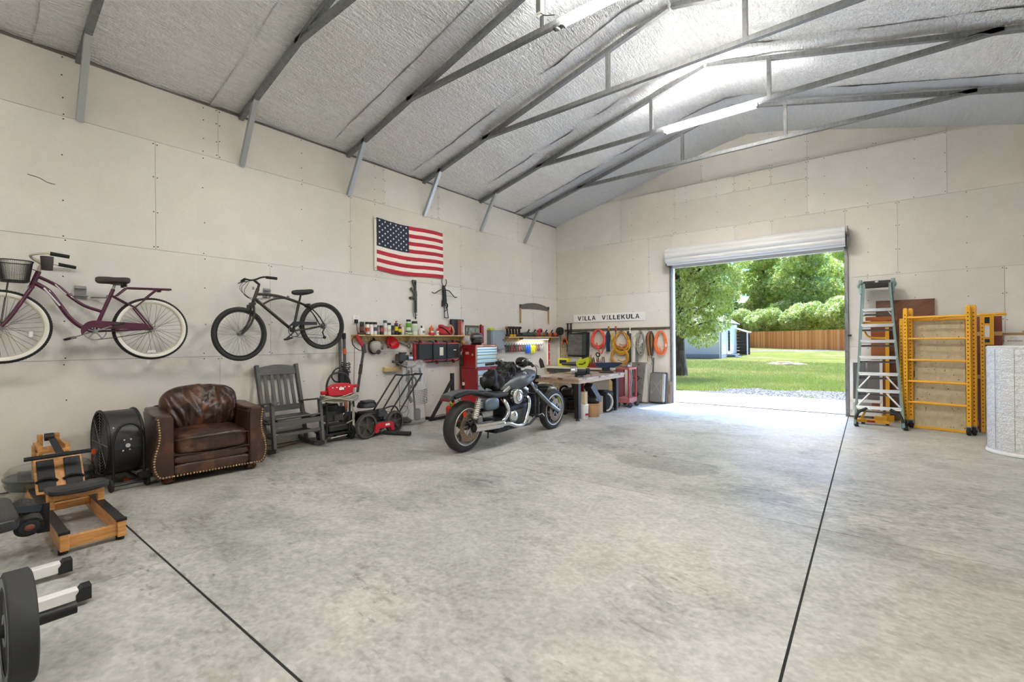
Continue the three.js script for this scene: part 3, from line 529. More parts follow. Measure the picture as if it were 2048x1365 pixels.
// ---------- weight bench (its far end) and plate ----------
{
  const o = thing('weight_bench', 'white tube weight bench with black pad and foam leg roller', 'bench', [-3.45, 0, -0.17]);
  const foot = (x, z0, z1) => { b().rbox(x, 0.062, (z0 + z1) / 2, 0.06, 0.06, Math.abs(z1 - z0), 0.006).to('base_tube', M.white, o); const e = b(); e.ext([[-0.028, -0.034], [0.026, -0.034], [0.026, 0.031], [-0.004, 0.031], [-0.028, 0.0]], 0.062, x - 0.031, 0.062, z1 - 0.02, 0, Math.PI / 2, 0, 0.004); e.to('end_cap', M.black, o); };
  foot(-0.33, 0.24, -0.31); foot(0.15, 0.24, -0.315);
  b().rbox(-0.09, 0.062, 0.16, 0.5, 0.055, 0.06, 0.005).to('cross_tube', M.white, o);
  b().bar([-0.2, 0.07, 0.22], [-0.42, 0.34, 0.1], 0.06, 0.06).to('upright', M.white, o);
  b().bar([0.15, 0.07, 0.22], [0.5, 0.5, 0.34], 0.06, 0.06).to('upright', M.white, o);
  b().add(puff(0.62, 0.075, 0.30, 7), new THREE.Matrix4().makeTranslation(-0.5, 0.4, 0.005)).to('pad', mat('#232324', 0.42), o);
  b().bar([-0.42, 0.33, 0.06], [-0.7, 0.34, 0.06], 0.05, 0.05).to('pad_rail', M.black, o);
  const foam = tex(128, 128, (x, y) => { const v = 46 + 34 * fT(x / 6, y / 6) + 18 * Math.max(0, fT(x / 2, y / 14)); return [v, v - 2, v - 5]; }, true, 5);
  const A = V(-0.8, 0.205, -0.23), D = V(-1.0, 0.295, -0.215), n = D.clone().sub(A).normalize();
  b().cyl(A, A.clone().addScaledVector(n, 0.12), 0.07, 0.07, 24).cyl(A.clone().addScaledVector(n, 0.127), D, 0.067, 0.067, 24).to('foam_roller', mat('#ffffff', 0.9, 0, { map: foam }), o);
  b().cyl(A.clone().addScaledVector(n, -0.004), A, 0.05, 0.05, 20).to('roller_washer', mat('#35383c', 0.5), o);
  b().lathe([[0, 0.012], [0.014, 0.008], [0.026, 0]], A.x - n.x * 0.004, A.y - n.y * 0.004, A.z - n.z * 0.004, 16, 0, 0, -Math.PI / 2 - 0.42).to('end_plug', mat('#8a5340', 0.5), o);
  b().box(-0.86, 0.23, -0.3, 0.012, 0.19, 0.06, 0, -0.3, 0).bar([-0.86, 0.3, -0.28], [-0.75, 0.36, -0.1], 0.04, 0.04).to('roller_bracket', M.black, o);
  b().cyl([0.73, 0.235, 0.12], [0.73, 0.235, -0.225], 0.026, 0.026, 16).to('plate_sleeve', M.black, o);
  b().rbox(0.73, 0.13, 0.13, 0.07, 0.25, 0.07, 0.006).bar([0.22, 0.065, 0.14], [0.73, 0.045, 0.14], 0.06, 0.06).to('sleeve_post', M.white, o);
  const p = thing('weight_plate', 'thick black rubber weight plate on the bench sleeve', 'weight plate', [-2.72, 0.235, -0.222]);
  b().lathe([[0.03, -0.038], [0.155, -0.03], [0.16, -0.036], [0.208, -0.041], [0.219, -0.034], [0.22, 0.034], [0.208, 0.041], [0.16, 0.036], [0.155, 0.03], [0.03, 0.038], [0.028, 0.02], [0.028, -0.02], [0.03, -0.038]], 0, 0, 0, 56, Math.PI / 2).to('rubber_disc', mat('#2a2a29', 0.72), p);
  b().lathe([[0.03, 0.036], [0.06, 0.04], [0.062, 0.03]], 0, 0, 0, 28, Math.PI / 2).lathe([[0.166, 0.0395], [0.198, 0.0425], [0.199, 0.038]], 0, 0, 0, 48, Math.PI / 2).to('steel_ring', M.grey, p);
}

// ---------- water rowing machine ----------
{
  const o = thing('rowing_machine', 'wooden water rowing machine with clear round tank', 'rowing machine', [-5.0, 0, -0.69]);
  for (const z of [-0.145, 0.145]) {
    b().rbox(0.0, 0.085, z, 1.75, 0.11, 0.045, 0.004).to('side_rail', M.ash, o);
    b().box(0.12, 0.146, z, 1.45, 0.012, 0.05).to('rail_track', M.black, o);
    b().cyl([0.82, 0, z], [0.82, 0.03, z], 0.025, 0.025, 12).cyl([-0.82, 0, z], [-0.82, 0.03, z], 0.025, 0.025, 12).to('rubber_foot', M.rubber, o);
    b().box(0.86, 0.146, z, 0.03, 0.02, 0.056).to('track_stop', M.black, o);
  }
  b().rbox(0.83, 0.075, 0, 0.04, 0.075, 0.246, 0.004).to('end_crossbar', M.ash, o);
  b().rbox(-0.02, 0.11, 0, 0.05, 0.05, 0.246, 0.004).to('mid_crossbar', M.ash, o);
  // seat carriage
  for (const z of [-0.15, 0.13]) b().rbox(0.2, 0.205, z, 0.055, 0.11, 0.04, 0.004).to('seat_post', M.ash, o);
  b().box(0.2, 0.235, -0.01, 0.1, 0.04, 0.26).to('seat_carriage', M.ash, o);
  b().add(puff(0.2, 0.05, 0.35, 6, (x, y, z) => [0, -0.012 * Math.cos(z * 9), 0]), new THREE.Matrix4().makeRotationY(0.06).setPosition(0.19, 0.285, -0.02)).to('seat', mat('#26272b', 0.4), o);
  // footboard
  const F = new THREE.Group(); F.name = 'footboard'; o.add(F); F.position.set(-0.42, 0.28, 0); F.rotation.z = 0.62;
  b().rbox(0, 0.0, 0, 0.022, 0.32, 0.30, 0.008).to('board', M.ash, F);
  for (const z of [-0.082, 0.082]) { b().rbox(0.02, 0.0, z, 0.018, 0.27, 0.105, 0.006).to('foot_pad', mat('#2b2b2c', 0.8), F); b().tube([[0.015, -0.06, z - 0.062], [0.05, -0.05, z - 0.03], [0.055, -0.045, z + 0.02], [0.015, -0.055, z + 0.064]], 0.011, 6, 14).to('foot_strap', M.blackMatte, F); }
  b().rbox(-0.5, 0.2, 0.1, 0.09, 0.14, 0.035, 0.004).rbox(-0.5, 0.2, -0.1, 0.09, 0.14, 0.035, 0.004).to('footboard_bracket', M.ash, o);
  b().bar([-0.34, 0.455, 0.2], [-0.34, 0.455, -0.17], 0.03, 0.03).cyl([-0.34, 0.455, 0.215], [-0.34, 0.455, -0.185], 0.017, 0.017, 12).to('handle', M.black, o);
  b().bar([-0.36, 0.455, 0.0], [-0.78, 0.535, 0.0], 0.05, 0.004).to('pull_strap', M.blackMatte, o);
  // head block
  b().rbox(-0.84, 0.43, 0.085, 0.3, 0.12, 0.03, 0.004).rbox(-0.84, 0.43, -0.085, 0.3, 0.12, 0.03, 0.004).to('head_cheek', M.ash, o);
  b().rbox(-0.78, 0.44, 0, 0.24, 0.03, 0.2, 0.004).rbox(-0.86, 0.33, 0.1, 0.05, 0.3, 0.04, 0.004).rbox(-0.86, 0.33, -0.1, 0.05, 0.3, 0.04, 0.004).to('head_block', M.ash, o);
  b().rbox(-0.99, 0.5, 0.055, 0.05, 0.11, 0.035, 0.004).rbox(-0.99, 0.5, -0.055, 0.05, 0.11, 0.035, 0.004).to('head_peg', M.ash, o);
  b().cyl([-0.95, 0.53, -0.03], [-0.95, 0.53, 0.03], 0.035, 0.035, 16).to('strap_pulley', M.black, o);
  // tank
  b().lathe([[0, 0.1], [0.2, 0.1], [0.275, 0.115], [0.29, 0.15], [0.29, 0.2]], -0.9, 0, 0, 48).to('tank_base', M.smoke, o);
  b().lathe([[0.29, 0.2], [0.285, 0.255], [0.255, 0.285], [0, 0.295]], -0.9, 0, 0, 48).to('tank_lid', M.clear, o);
  b().lathe([[0.286, 0.195], [0.3, 0.197], [0.3, 0.21], [0.286, 0.212]], -0.9, 0, 0, 48).to('tank_rim', M.smoke, o);
  const pad = b(); for (let k = 0; k < 4; k++) pad.box(-0.9 + Math.cos(k * 1.57 + 0.5) * 0.12, 0.2, Math.sin(k * 1.57 + 0.5) * 0.12, 0.2, 0.09, 0.008, 0, -k * 1.57 - 0.5, 0); pad.cyl([-0.9, 0.12, 0], [-0.9, 0.3, 0], 0.02, 0.02, 10); pad.to('paddle', M.black, o);
  b().box(-0.9, 0.05, 0, 0.5, 0.1, 0.2).to('tank_cradle', M.ash, o);
}

// ---------- drum fan ----------
{
  const o = thing('drum_fan', 'black drum fan on wheeled tube frame beside the armchair', 'fan', [-5.92, 0, -1.17], 0.03);
  const D = new THREE.Group(); D.name = 'drum'; o.add(D); D.position.set(0, 0.41, 0); D.rotation.set(0, 0.0, 0);
  b().add(new THREE.CylinderGeometry(0.31, 0.31, 0.26, 48, 1, true), new THREE.Matrix4().makeRotationX(Math.PI / 2)).to('shell', mat('#343332', 0.4, 0.2, { side: THREE.DoubleSide }), D);
  for (const s of [-1, 1]) {
    b().torus(0, 0, s * 0.13, 0.312, 0.013, 0, 0, 0, 8, 48).to('rim', M.black, D);
    const gr = b(); for (let r = 0.05; r < 0.305; r += 0.028) gr.torus(0, 0, s * 0.134, r, 0.0022, 0, 0, 0, 4, 40); for (let k = 0; k < 8; k++) { const a = k * Math.PI / 4; gr.cyl([0, 0, s * 0.135], [Math.cos(a) * 0.31, Math.sin(a) * 0.31, s * 0.135], 0.003, 0.003, 5); }
    stuff(gr.to('grille', M.grey, D));
  }
  const bl = b(); for (let k = 0; k < 4; k++) { const a = k * Math.PI / 2; bl.box(Math.cos(a) * 0.16, Math.sin(a) * 0.16, 0, 0.26, 0.12, 0.006, 0.5, 0, a); } bl.cyl([0, 0, -0.08], [0, 0, 0.06], 0.07, 0.07, 20); bl.to('blades', M.darkGrey, D);
  b().box(0.31, -0.01, 0, 0.008, 0.05, 0.26).to('pivot_strap', mat('#2d3036', 0.4), D);
  b().cyl([0.313, 0, 0], [0.337, 0, 0], 0.026, 0.02, 14).to('pivot_knob', M.chrome, D);
  const bo = b(); for (const [y, z] of [[0.05, -0.03], [0.05, 0.02], [-0.05, 0.03], [-0.045, -0.02], [0.17, 0.09]]) bo.cyl([Math.sqrt(0.31 ** 2 - y * y) - 0.002, y, z], [Math.sqrt(0.31 ** 2 - y * y) + 0.008, y, z], 0.008, 0.006, 8); bo.to('rivets', M.white, D); stuff(D.children[D.children.length - 1]);
  for (const x of [0.36, -0.36]) {
    b().tube([[x, 0.05, 0.115], [x, 0.3, 0.115], [x, 0.5, 0.108], [x, 0.6, 0.06], [x, 0.625, 0], [x, 0.6, -0.06], [x, 0.5, -0.108], [x, 0.3, -0.115], [x, 0.05, -0.115]], 0.0125, 8, 40).to('frame_hoop', M.black, o);
  }
  for (const z of [0.115, -0.115]) b().poly([[0.36, 0.05, z], [-0.36, 0.05, z]], 0.0125).to('base_bar', M.black, o);
  b().cyl([0.37, 0.055, -0.12], [0.37, 0.055, 0.12], 0.014, 0.014, 10).to('axle', M.darkSteel, o);
  for (const z of [0.135, -0.135]) { b().lathe([[0.008, -0.014], [0.05, -0.014], [0.058, -0.008], [0.058, 0.008], [0.05, 0.014], [0.008, 0.014]], 0.37, 0.058, z, 24, Math.PI / 2).to('wheel', M.rubber, o); }
  b().box(0.42, 0.12, -0.1, 0.08, 0.02, 0.09, 0, 0, -0.5).to('foot_guard', M.black, o);
  b().tube([[-0.05, 0.3, 0.17], [0.0, 0.2, 0.2], [0.02, 0.1, 0.2], [-0.06, 0.008, 0.21]], 0.004, 6, 20).to('red_power_wire', mat('#8e3128', 0.6), o);
  b().rbox(-0.05, 0.33, 0.17, 0.03, 0.05, 0.03, 0.006).to('orange_plug', M.orange, o);
}

// ---------- leather armchair ----------
{
  const o = thing('armchair', 'brown leather club armchair with brass nailhead trim', 'armchair', [-5.74, 0, -1.86], 1.46);
  const outer = [[0.345, 0.085], [0.345, 0.63], [0.36, 0.665], [0.44, 0.668], [0.468, 0.645], [0.462, 0.58], [0.455, 0.5], [0.462, 0.42], [0.485, 0.33], [0.5, 0.25], [0.497, 0.18], [0.475, 0.11], [0.45, 0.08]];
  for (const s of [-1, 1]) {
    const sh = outer.map(([x, y]) => [x * s, y]);
    if (s < 0) sh.reverse();
    b().ext(sh.map(([x, y]) => [x * 0.985, y * 0.985]), 0.74, 0, 0.004, -0.36, 0, 0, 0, 0.012).to('arm', M.leather, o);
    b().ext(sh, 0.03, 0, 0, 0.395, 0, 0, 0, 0.012).to('arm_front_panel', M.leather, o);
    b().add(puff(0.15, 0.07, 0.82, 4, (x, y, z) => [0.0, 0.012 * fT(x * 9 + s, z * 5) + 0.015 * sstep(0.1, -0.4, z), 0]), new THREE.Matrix4().makeTranslation(s * 0.405, 0.652, 0.015)).to('arm_top', M.leather, o);
    const nails = b(); const path = [[0.47, 0.645], [0.463, 0.58], [0.457, 0.5], [0.463, 0.42], [0.486, 0.33], [0.5, 0.25], [0.497, 0.18], [0.476, 0.11], [0.45, 0.085], [0.4, 0.083], [0.36, 0.083]].map(([x, y]) => V(x * s, y, 0.434));
    const cv = new THREE.CatmullRomCurve3(path); const N = 27; for (let k = 0; k <= N; k++) { const p = cv.getPointAt(k / N); nails.at(new THREE.SphereGeometry(0.0118, 8, 6), p.x - s * 0.012, p.y, p.z + 0.002); }
    stuff(nails.to('nailheads', mat('#a98d68', 0.3, 0.9), o));
    for (const z of [0.33, -0.33]) b().lathe([[0, 0], [0.035, 0], [0.058, 0.02], [0.06, 0.035], [0.045, 0.05], [0.052, 0.058], [0.052, 0.07], [0.04, 0.085], [0, 0.085]], s * 0.365, 0, z, 20).to('bun_foot', mat('#4a2214', 0.3), o);
  }
  const wr = (amp, fx, fy, sx) => (x, y, z) => { const q = amp * fT(x * fx + sx, y * fy + z * fy * 0.6); return [0, q * 0.5, q]; };
  b().add(puff(0.68, 0.2, 0.68, 5, (x, y, z) => { const fr = sstep(0.1, 0.34, z); return [0, 0.03 * Math.cos(x * 3.6) * sstep(0, 0.1, y) * (1 - 0.3 * fr) + 0.012 * fT(x * 6, z * 6), 0.02 * fr * Math.cos(x * 4) + fr * 0.022 * fT(x * 16 + 3, y * 7)]; }, 36), new THREE.Matrix4().makeTranslation(0, 0.365, 0.1)).to('seat_cushion', M.leather, o);
  const pip = b(); pip.tube([[-0.325, 0.43, 0.43], [-0.2, 0.437, 0.455], [0, 0.44, 0.463], [0.2, 0.437, 0.455], [0.325, 0.43, 0.43]], 0.005, 6, 24).tube([[-0.325, 0.285, 0.43], [0, 0.275, 0.455], [0.325, 0.285, 0.43]], 0.005, 6, 24); stuff(pip.to('piping', M.leather, o));
  b().add(puff(0.69, 0.1, 0.12, 3.2, null, 12), new THREE.Matrix4().makeTranslation(0, 0.225, 0.37)).to('upper_front_rail', M.leather, o);
  b().add(puff(0.69, 0.12, 0.1, 4, null, 12), new THREE.Matrix4().makeTranslation(0, 0.135, 0.385)).to('lower_front_rail', M.leather, o);
  const nb = b(); for (let k = 0; k < 26; k++) nb.at(new THREE.SphereGeometry(0.0115, 8, 6), -0.335 + 0.67 * k / 25, 0.084, 0.434); stuff(nb.to('front_nailheads', mat('#a98d68', 0.3, 0.9), o));
  b().rbox(0, 0.24, 0.0, 0.68, 0.3, 0.7, 0.02).to('seat_base', M.leather, o);
  b().rbox(0, 0.4, -0.35, 0.8, 0.62, 0.1, 0.04).to('back_frame', M.leather, o);
  const back = (x, y, z) => { // pleats pulled to seams
    const fr = sstep(-0.02, 0.1, z); const seam = Math.exp(-(((Math.abs(x) - 0.14) / 0.012) ** 2)); const top = sstep(0.05, 0.26, y);
    const fold = 0.075 * fT(x * 7 + 4 + y * 2.2, y * 3.2 - Math.abs(x) * 5) + 0.03 * Math.sin((x * 1.4 + y) * 34) * Math.max(0, fT(x * 4 + 9, y * 4));
    return [0, -0.02 * Math.abs(x) * top * 4, fr * (0.045 * Math.cos(y * 4.5) * Math.cos(x * 3.4) + fold - 0.022 * seam)];
  };
  b().add(puff(0.72, 0.52, 0.24, 3.6, back, 52), new THREE.Matrix4().compose(V(0, 0.665, -0.2), new THREE.Quaternion().setFromEuler(new THREE.Euler(-0.25, 0, 0)), V(1, 1, 1))).to('back_cushion', M.leather, o);
}

// ---------- rocking chair ----------
{
  const o = thing('rocking_chair', 'charcoal painted wooden porch rocking chair with slatted back', 'rocking chair', [-5.96, 0, -2.9], 1.6);
  for (const s of [-1, 1]) {
    const rk = []; const N = 18; for (let k = 0; k <= N; k++) { const t = -0.33 + 0.66 * k / N; rk.push([t, 0.0 + 0.42 * t * t]); } for (let k = N; k >= 0; k--) { const t = -0.33 + 0.66 * k / N; rk.push([t, 0.055 + 0.40 * t * t]); }
    b().ext(rk, 0.032, s * 0.315 + 0.016, 0, 0.0, 0, -Math.PI / 2, 0).to('rocker', M.charWood, o);
    b().bar([s * 0.315, 0.05, 0.26], [s * 0.315, 0.63, 0.19], 0.035, 0.055, V(0, 0, 1)).to('front_post', M.charWood, o);
    b().bar([s * 0.27, 0.055, -0.06], [s * 0.262, 0.42, -0.13], 0.035, 0.05, V(0, 0, 1)).bar([s * 0.262, 0.4, -0.125], [s * 0.262, 1.085, -0.31], 0.04, 0.055, V(0, 0, 1)).to('back_post', M.charWood, o);
    b().bar([s * 0.3, 0.64, 0.25], [s * 0.275, 0.585, -0.2], 0.085, 0.02).to('armrest', M.charWood, o);
    b().bar([s * 0.3, 0.2, 0.23], [s * 0.27, 0.2, -0.09], 0.02, 0.04).to('side_rung', M.charWood, o);
    b().tube([[s * 0.285, 0.415, 0.24], [s * 0.285, 0.375, 0.1], [s * 0.275, 0.37, -0.03], [s * 0.27, 0.4, -0.14]], 0.02, 6, 16).to('seat_rail', M.charWood, o);
  }
  const topo = []; for (let k = 0; k <= 10; k++) { const t = k / 10; topo.push([-0.245 + 0.49 * t, 0.05 + 0.035 * Math.sin(Math.PI * t)]); } topo.push([0.245, -0.05], [-0.245, -0.05]);
  b().ext(topo, 0.024, 0, 1.0, -0.3, -0.26).to('top_rail', M.charWood, o);
  b().bar([-0.25, 0.52, -0.165], [0.25, 0.52, -0.165], 0.024, 0.075).to('lower_back_rail', M.charWood, o);
  for (let k = 0; k < 5; k++) { const x = -0.172 + 0.086 * k; b().bar([x, 0.54, -0.165], [x, 0.965, -0.28], 0.042, 0.012, V(0, 0, 1)).to('back_slat', M.charWood, o); }
  const seatY = (z) => 0.395 + 0.055 * ((z - 0.02) / 0.24) ** 2 * (z > 0 ? 0.7 : 0.5);
  for (let k = 0; k < 8; k++) { const z = 0.245 - 0.054 * k; b().box(0, seatY(z) + 0.012, z, 0.6, 0.016, 0.042, -(seatY(z + 0.01) - seatY(z - 0.01)) / 0.02 * 0.9).to('seat_slat', M.charWood, o); }
  for (const [y, z] of [[0.235, 0.235], [0.37, 0.23]]) b().bar([-0.31, y, z], [0.31, y, z], 0.022, y > 0.3 ? 0.07 : 0.04).to('front_rung', M.charWood, o);
  b().bar([-0.27, 0.2, -0.09], [0.27, 0.2, -0.09], 0.02, 0.04).to('rear_rung', M.charWood, o);
}

// ---------- bicycles ----------
function wheelParts(parent, name, c, R, opt) { // wheel in the yz plane
  const g = new THREE.Group(); g.name = name; parent.add(g); g.position.copy(c); if (opt.steer) g.rotation.y = opt.steer;
  const t = b(); t.torus(0, 0, 0, R - opt.tr, opt.tr, 0, Math.PI / 2, 0, 12, 64); const kn = new THREE.BoxGeometry(opt.tr * 0.9, 0.009, 0.008);
  for (let k = 0; k < 90; k++) { const a = k / 90 * 6.2832; t.add(kn.clone(), new THREE.Matrix4().makeRotationX(a).multiply(new THREE.Matrix4().makeTranslation(0, R - 0.004, 0))); }
  t.to('tire', opt.tire, g);
  if (opt.wall) b().lathe([[R - 0.056, 0.017], [R - 0.045, 0.0265], [R - 0.03, 0.0285], [R - 0.024, 0.027]], 0, 0, 0, 64, 0, 0, -Math.PI / 2).to('whitewall', opt.wall, g), b().lathe([[R - 0.056, -0.017], [R - 0.045, -0.0265], [R - 0.03, -0.0285], [R - 0.024, -0.027]], 0, 0, 0, 64, 0, 0, -Math.PI / 2).to('whitewall', opt.wall, g);
  const r0 = R - 2 * opt.tr + 0.004;
  b().lathe([[r0 - 0.014, -0.011], [r0, -0.014], [r0, 0.014], [r0 - 0.014, 0.011], [r0 - 0.014, -0.011]], 0, 0, 0, 64, 0, 0, Math.PI / 2).to('rim', opt.rim, g);
  const sp = b(); const n = 36; for (let k = 0; k < n; k++) { const a = k / n * 6.2832, s = k % 2 ? 1 : -1, a2 = a + (k % 4 < 2 ? 1 : -1) * 1.15; sp.cyl([s * 0.03, Math.cos(a2) * 0.022, Math.sin(a2) * 0.022], [0, Math.cos(a) * (r0 - 0.01), Math.sin(a) * (r0 - 0.01)], 0.0014, 0.0014, 4); }
  stuff(sp.to('spokes', opt.spoke, g));
  b().cyl([-0.045, 0, 0], [0.045, 0, 0], 0.016, 0.016, 12).cyl([-0.034, 0, 0], [-0.03, 0, 0], 0.027, 0.027, 14).cyl([0.03, 0, 0], [0.034, 0, 0], 0.027, 0.027, 14).to('hub', M.steel, g);
  return g;
}
function crankset(o, c, R, a, mats, front) { // a: crank angle in the (-z, y) plane
  const g = new THREE.Group(); g.name = 'crankset'; o.add(g); g.position.copy(c);
  const ring = b(); ring.torus(0.04, 0, 0, R, 0.005, 0, Math.PI / 2, 0, 6, 40); for (let k = 0; k < 5; k++) { const q = k * 1.2566; ring.bar([0.04, 0, 0], [0.04, Math.cos(q) * R, Math.sin(q) * R], 0.012, 0.003, V(1, 0, 0)); } ring.cyl([0.035, 0, 0], [0.05, 0, 0], 0.02, 0.02, 12); ring.to('chainring', mats.metal, g);
  for (const s of [1, -1]) { const e = V(s * 0.085, s * Math.sin(a) * 0.17, -s * Math.cos(a) * 0.17); b().bar([s * 0.065, 0, 0], e, 0.012, 0.022, V(1, 0, 0)).cyl([s * 0.03, 0, 0], [s * 0.075, 0, 0], 0.014, 0.014, 10).to('crank_arm', mats.metal, g); const f = e.clone(); f.x += s * 0.055; b().rbox(f.x, f.y, f.z, 0.085, 0.022, 0.09, 0.008, 0.3).to('pedal', mats.pedal, g); }
  return g;
}
{
  // magenta cruiser with basket
  const ox = -6.03, oy = 1.21, oz = -0.94, o = thing('cruiser_bicycle', 'magenta step-through cruiser bicycle with mesh basket hung on the wall', 'bicycle', [ox, oy, oz]);
  const p = (z, y, x = 0) => V(x, y - oy, z - oz), paint = phys('#4c0f30', 0.32, 0.2, { clearcoat: 0.5 }), R = 0.328;
  const cream = mat('#cfc6ae', 0.5), opt = { tr: 0.027, tire: M.rubber, wall: mat('#e2ddd0', 0.6), rim: cream, spoke: M.darkSteel };
  wheelParts(o, 'front_wheel', p(-0.402, 1.54), R, opt); wheelParts(o, 'rear_wheel', p(-1.478, 1.54), R, opt);
  const fr = b();
  fr.cyl(p(-0.592, 1.905), p(-0.64, 2.055), 0.02, 0.02, 14);
  fr.tube([p(-0.63, 2.01), p(-0.708, 1.968), p(-0.781, 1.917), p(-0.857, 1.832), p(-0.95, 1.756), p(-1.07, 1.706)], 0.015, 10, 40);
  fr.tube([p(-0.605, 1.955), p(-0.70, 1.882), p(-0.773, 1.762), p(-0.84, 1.642), p(-0.925, 1.55), p(-1.02, 1.507)], 0.02, 10, 40);
  fr.cyl(p(-1.02, 1.507), p(-1.168, 1.935), 0.017, 0.017, 12);
  for (const s of [-1, 1]) { fr.poly([p(-1.15, 1.872, s * 0.02), p(-1.33, 1.757, s * 0.04), p(-1.478, 1.54, s * 0.055)], 0.0085).poly([p(-1.03, 1.507, s * 0.03), p(-1.2, 1.515, s * 0.05), p(-1.478, 1.54, s * 0.055)], 0.0105); }
  fr.cyl(p(-1.02, 1.507, -0.035), p(-1.02, 1.507, 0.035), 0.022, 0.022, 14); fr.to('frame', paint, o);
  const fk = b(); for (const s of [-1, 1]) fk.tube([p(-0.588, 1.89, s * 0.045), p(-0.53, 1.77, s * 0.047), p(-0.45, 1.61, s * 0.047), p(-0.402, 1.54, s * 0.05)], 0.0145, 10, 20); fk.box(0, 1.905 - oy, -0.59 - oz, 0.11, 0.03, 0.035).to('fork', paint, o);
  b().tube([p(-0.745, 1.945, 0.017), p(-0.78, 1.9, 0.017), p(-0.82, 1.855, 0.017)], 0.006, 6, 12).to('silver_flash', mat('#d8cfd2', 0.4), o);
  b().tube([p(-0.67, 1.905, 0.02), p(-0.72, 1.83, 0.021), p(-0.775, 1.745, 0.021)], 0.008, 6, 12).to('silver_flash', mat('#d8cfd2', 0.4), o);
  b().tube([p(-0.64, 2.055), p(-0.65, 2.1), p(-0.665, 2.118), p(-0.61, 2.165), p(-0.6, 2.175)], 0.014, 8, 24).to('stem', cream, o);
  b().tube([p(-0.89, 2.154, -0.232), p(-0.76, 2.165, -0.21), p(-0.69, 2.175, -0.16), p(-0.6, 2.172, 0), p(-0.585, 2.185, 0.14), p(-0.67, 2.2, 0.22), p(-0.79, 2.188, 0.235)], 0.011, 8, 48).to('handlebar', cream, o);
  b().cyl(p(-0.69, 2.199, 0.222), p(-0.815, 2.184, 0.237), 0.0175, 0.0165, 12).to('grip', M.blackMatte, o);
  b().cyl(p(-0.8, 2.164, -0.215), p(-0.925, 2.15, -0.237), 0.0175, 0.0165, 12).to('grip', M.blackMatte, o);
  b().lathe([[0.036, 0], [0.044, 0.125], [0.046, 0.125], [0.038, 0], [0, 0]], 0.03, 2.07 - oy, -0.692 - oz, 20).to('cup_holder', mat('#453f3a', 0.7), o);
  // basket
  const wire = mat('#2b2a29', 0.5, 0.3), bz = -0.49, top = [0.125, 0.105], bot = [0.095, 0.075], bk = b();
  const ring = (w, d, y) => { const pts = []; for (let k = 0; k < 28; k++) { const a = k / 28 * 6.2832, e = 0.55, c = Math.cos(a), s = Math.sin(a); pts.push([Math.sign(c) * Math.abs(c) ** e * w, y, bz - oz + Math.sign(s) * Math.abs(s) ** e * d]); } return pts; };
  bk.tube(ring(0.145, 0.112, 2.125 - oy), 0.005, 6, 56, true).tube(ring(0.118, 0.088, 1.95 - oy), 0.004, 6, 56, true).to('basket_rim', wire, o);
  const mm = b(); for (let k = 0; k < 120; k++) { const a = ring(0.145, 0.112, 2.125 - oy); const i = k / 120 * 28, i0 = Math.floor(i), f = i - i0, A = ring(0.118, 0.088, 1.95 - oy); const L = (q) => V(...q[i0 % 28]).lerp(V(...q[(i0 + 1) % 28]), f); const t = L(a), u = L(A); mm.add(new THREE.CylinderGeometry(0.0012, 0.0012, t.distanceTo(u), 3, 1, true), new THREE.Matrix4().compose(t.clone().add(u).multiplyScalar(0.5), new THREE.Quaternion().setFromUnitVectors(UPV, t.clone().sub(u).normalize()), V(1, 1, 1))); }
  for (let k = 1; k < 14; k++) { const q = k / 14; mm.tube(ring(0.118 + 0.027 * q, 0.088 + 0.024 * q, 1.95 - oy + 0.175 * q), 0.0012, 3, 56, true); }
  for (let k = -7; k <= 7; k++) mm.box(k * 0.015, 1.95 - oy, bz - oz, 0.0025, 0.0025, 0.15); for (let k = -5; k <= 5; k++) mm.box(0, 1.95 - oy, bz - oz + k * 0.014, 0.2, 0.0025, 0.0025);
  stuff(mm.to('basket_mesh', wire, o));
  b().poly([p(-0.45, 1.95, 0.05), p(-0.402, 1.545, 0.06)], 0.003, 5).poly([p(-0.45, 1.95, -0.05), p(-0.402, 1.545, -0.06)], 0.003, 5).poly([p(-0.585, 2.07, 0.03), p(-0.62, 2.06, 0.01)], 0.004, 5).to('basket_stay', wire, o);
  // saddle, rack, chain
  b().add(puff(0.2, 0.085, 0.27, 3, (x, y, z) => { const n = sstep(-0.05, 0.13, z); return [-x * 0.62 * n, -0.018 * Math.cos(z * 14) * (y > 0 ? 1 : 0) - 0.012 * sstep(0.02, 0.13, z), 0]; }, 16), new THREE.Matrix4().makeTranslation(0, 2.03 - oy, -1.165 - oz)).to('saddle', mat('#39322d', 0.55), o);
  b().cyl(p(-1.165, 1.93), p(-1.182, 1.995), 0.012, 0.012, 10).to('seat_post', M.steel, o);
  const spr = b(); for (const s of [-1, 1]) for (let k = 0; k < 4; k++) spr.torus(s * 0.05, 1.965 - oy + k * 0.008, -1.25 - oz, 0.014, 0.003, Math.PI / 2, 0, 0, 5, 14); spr.tube([p(-1.1, 1.99, 0.03), p(-1.2, 1.975, 0.05), p(-1.27, 1.975, 0.05)], 0.004, 5, 12).to('saddle_springs', M.black, o);
  for (const s of [-1, 1]) b().poly([p(-1.19, 1.868, s * 0.03), p(-1.271, 1.955, s * 0.05), p(-1.64, 1.97, s * 0.05)], 0.0085).poly([p(-1.53, 1.965, s * 0.05), p(-1.332, 1.758, s * 0.045)], 0.007).to('rack_side', paint, o);
  b().box(0, 1.965 - oy, -1.64 - oz, 0.1, 0.012, 0.014).box(0, 1.962 - oy, -1.45 - oz, 0.1, 0.008, 0.014).box(0, 1.958 - oy, -1.3 - oz, 0.1, 0.008, 0.014).to('rack_deck', paint, o);
  b().rbox(0, 1.945 - oy, -1.545 - oz, 0.06, 0.02, 0.03, 0.005).to('rack_clamp', M.black, o);
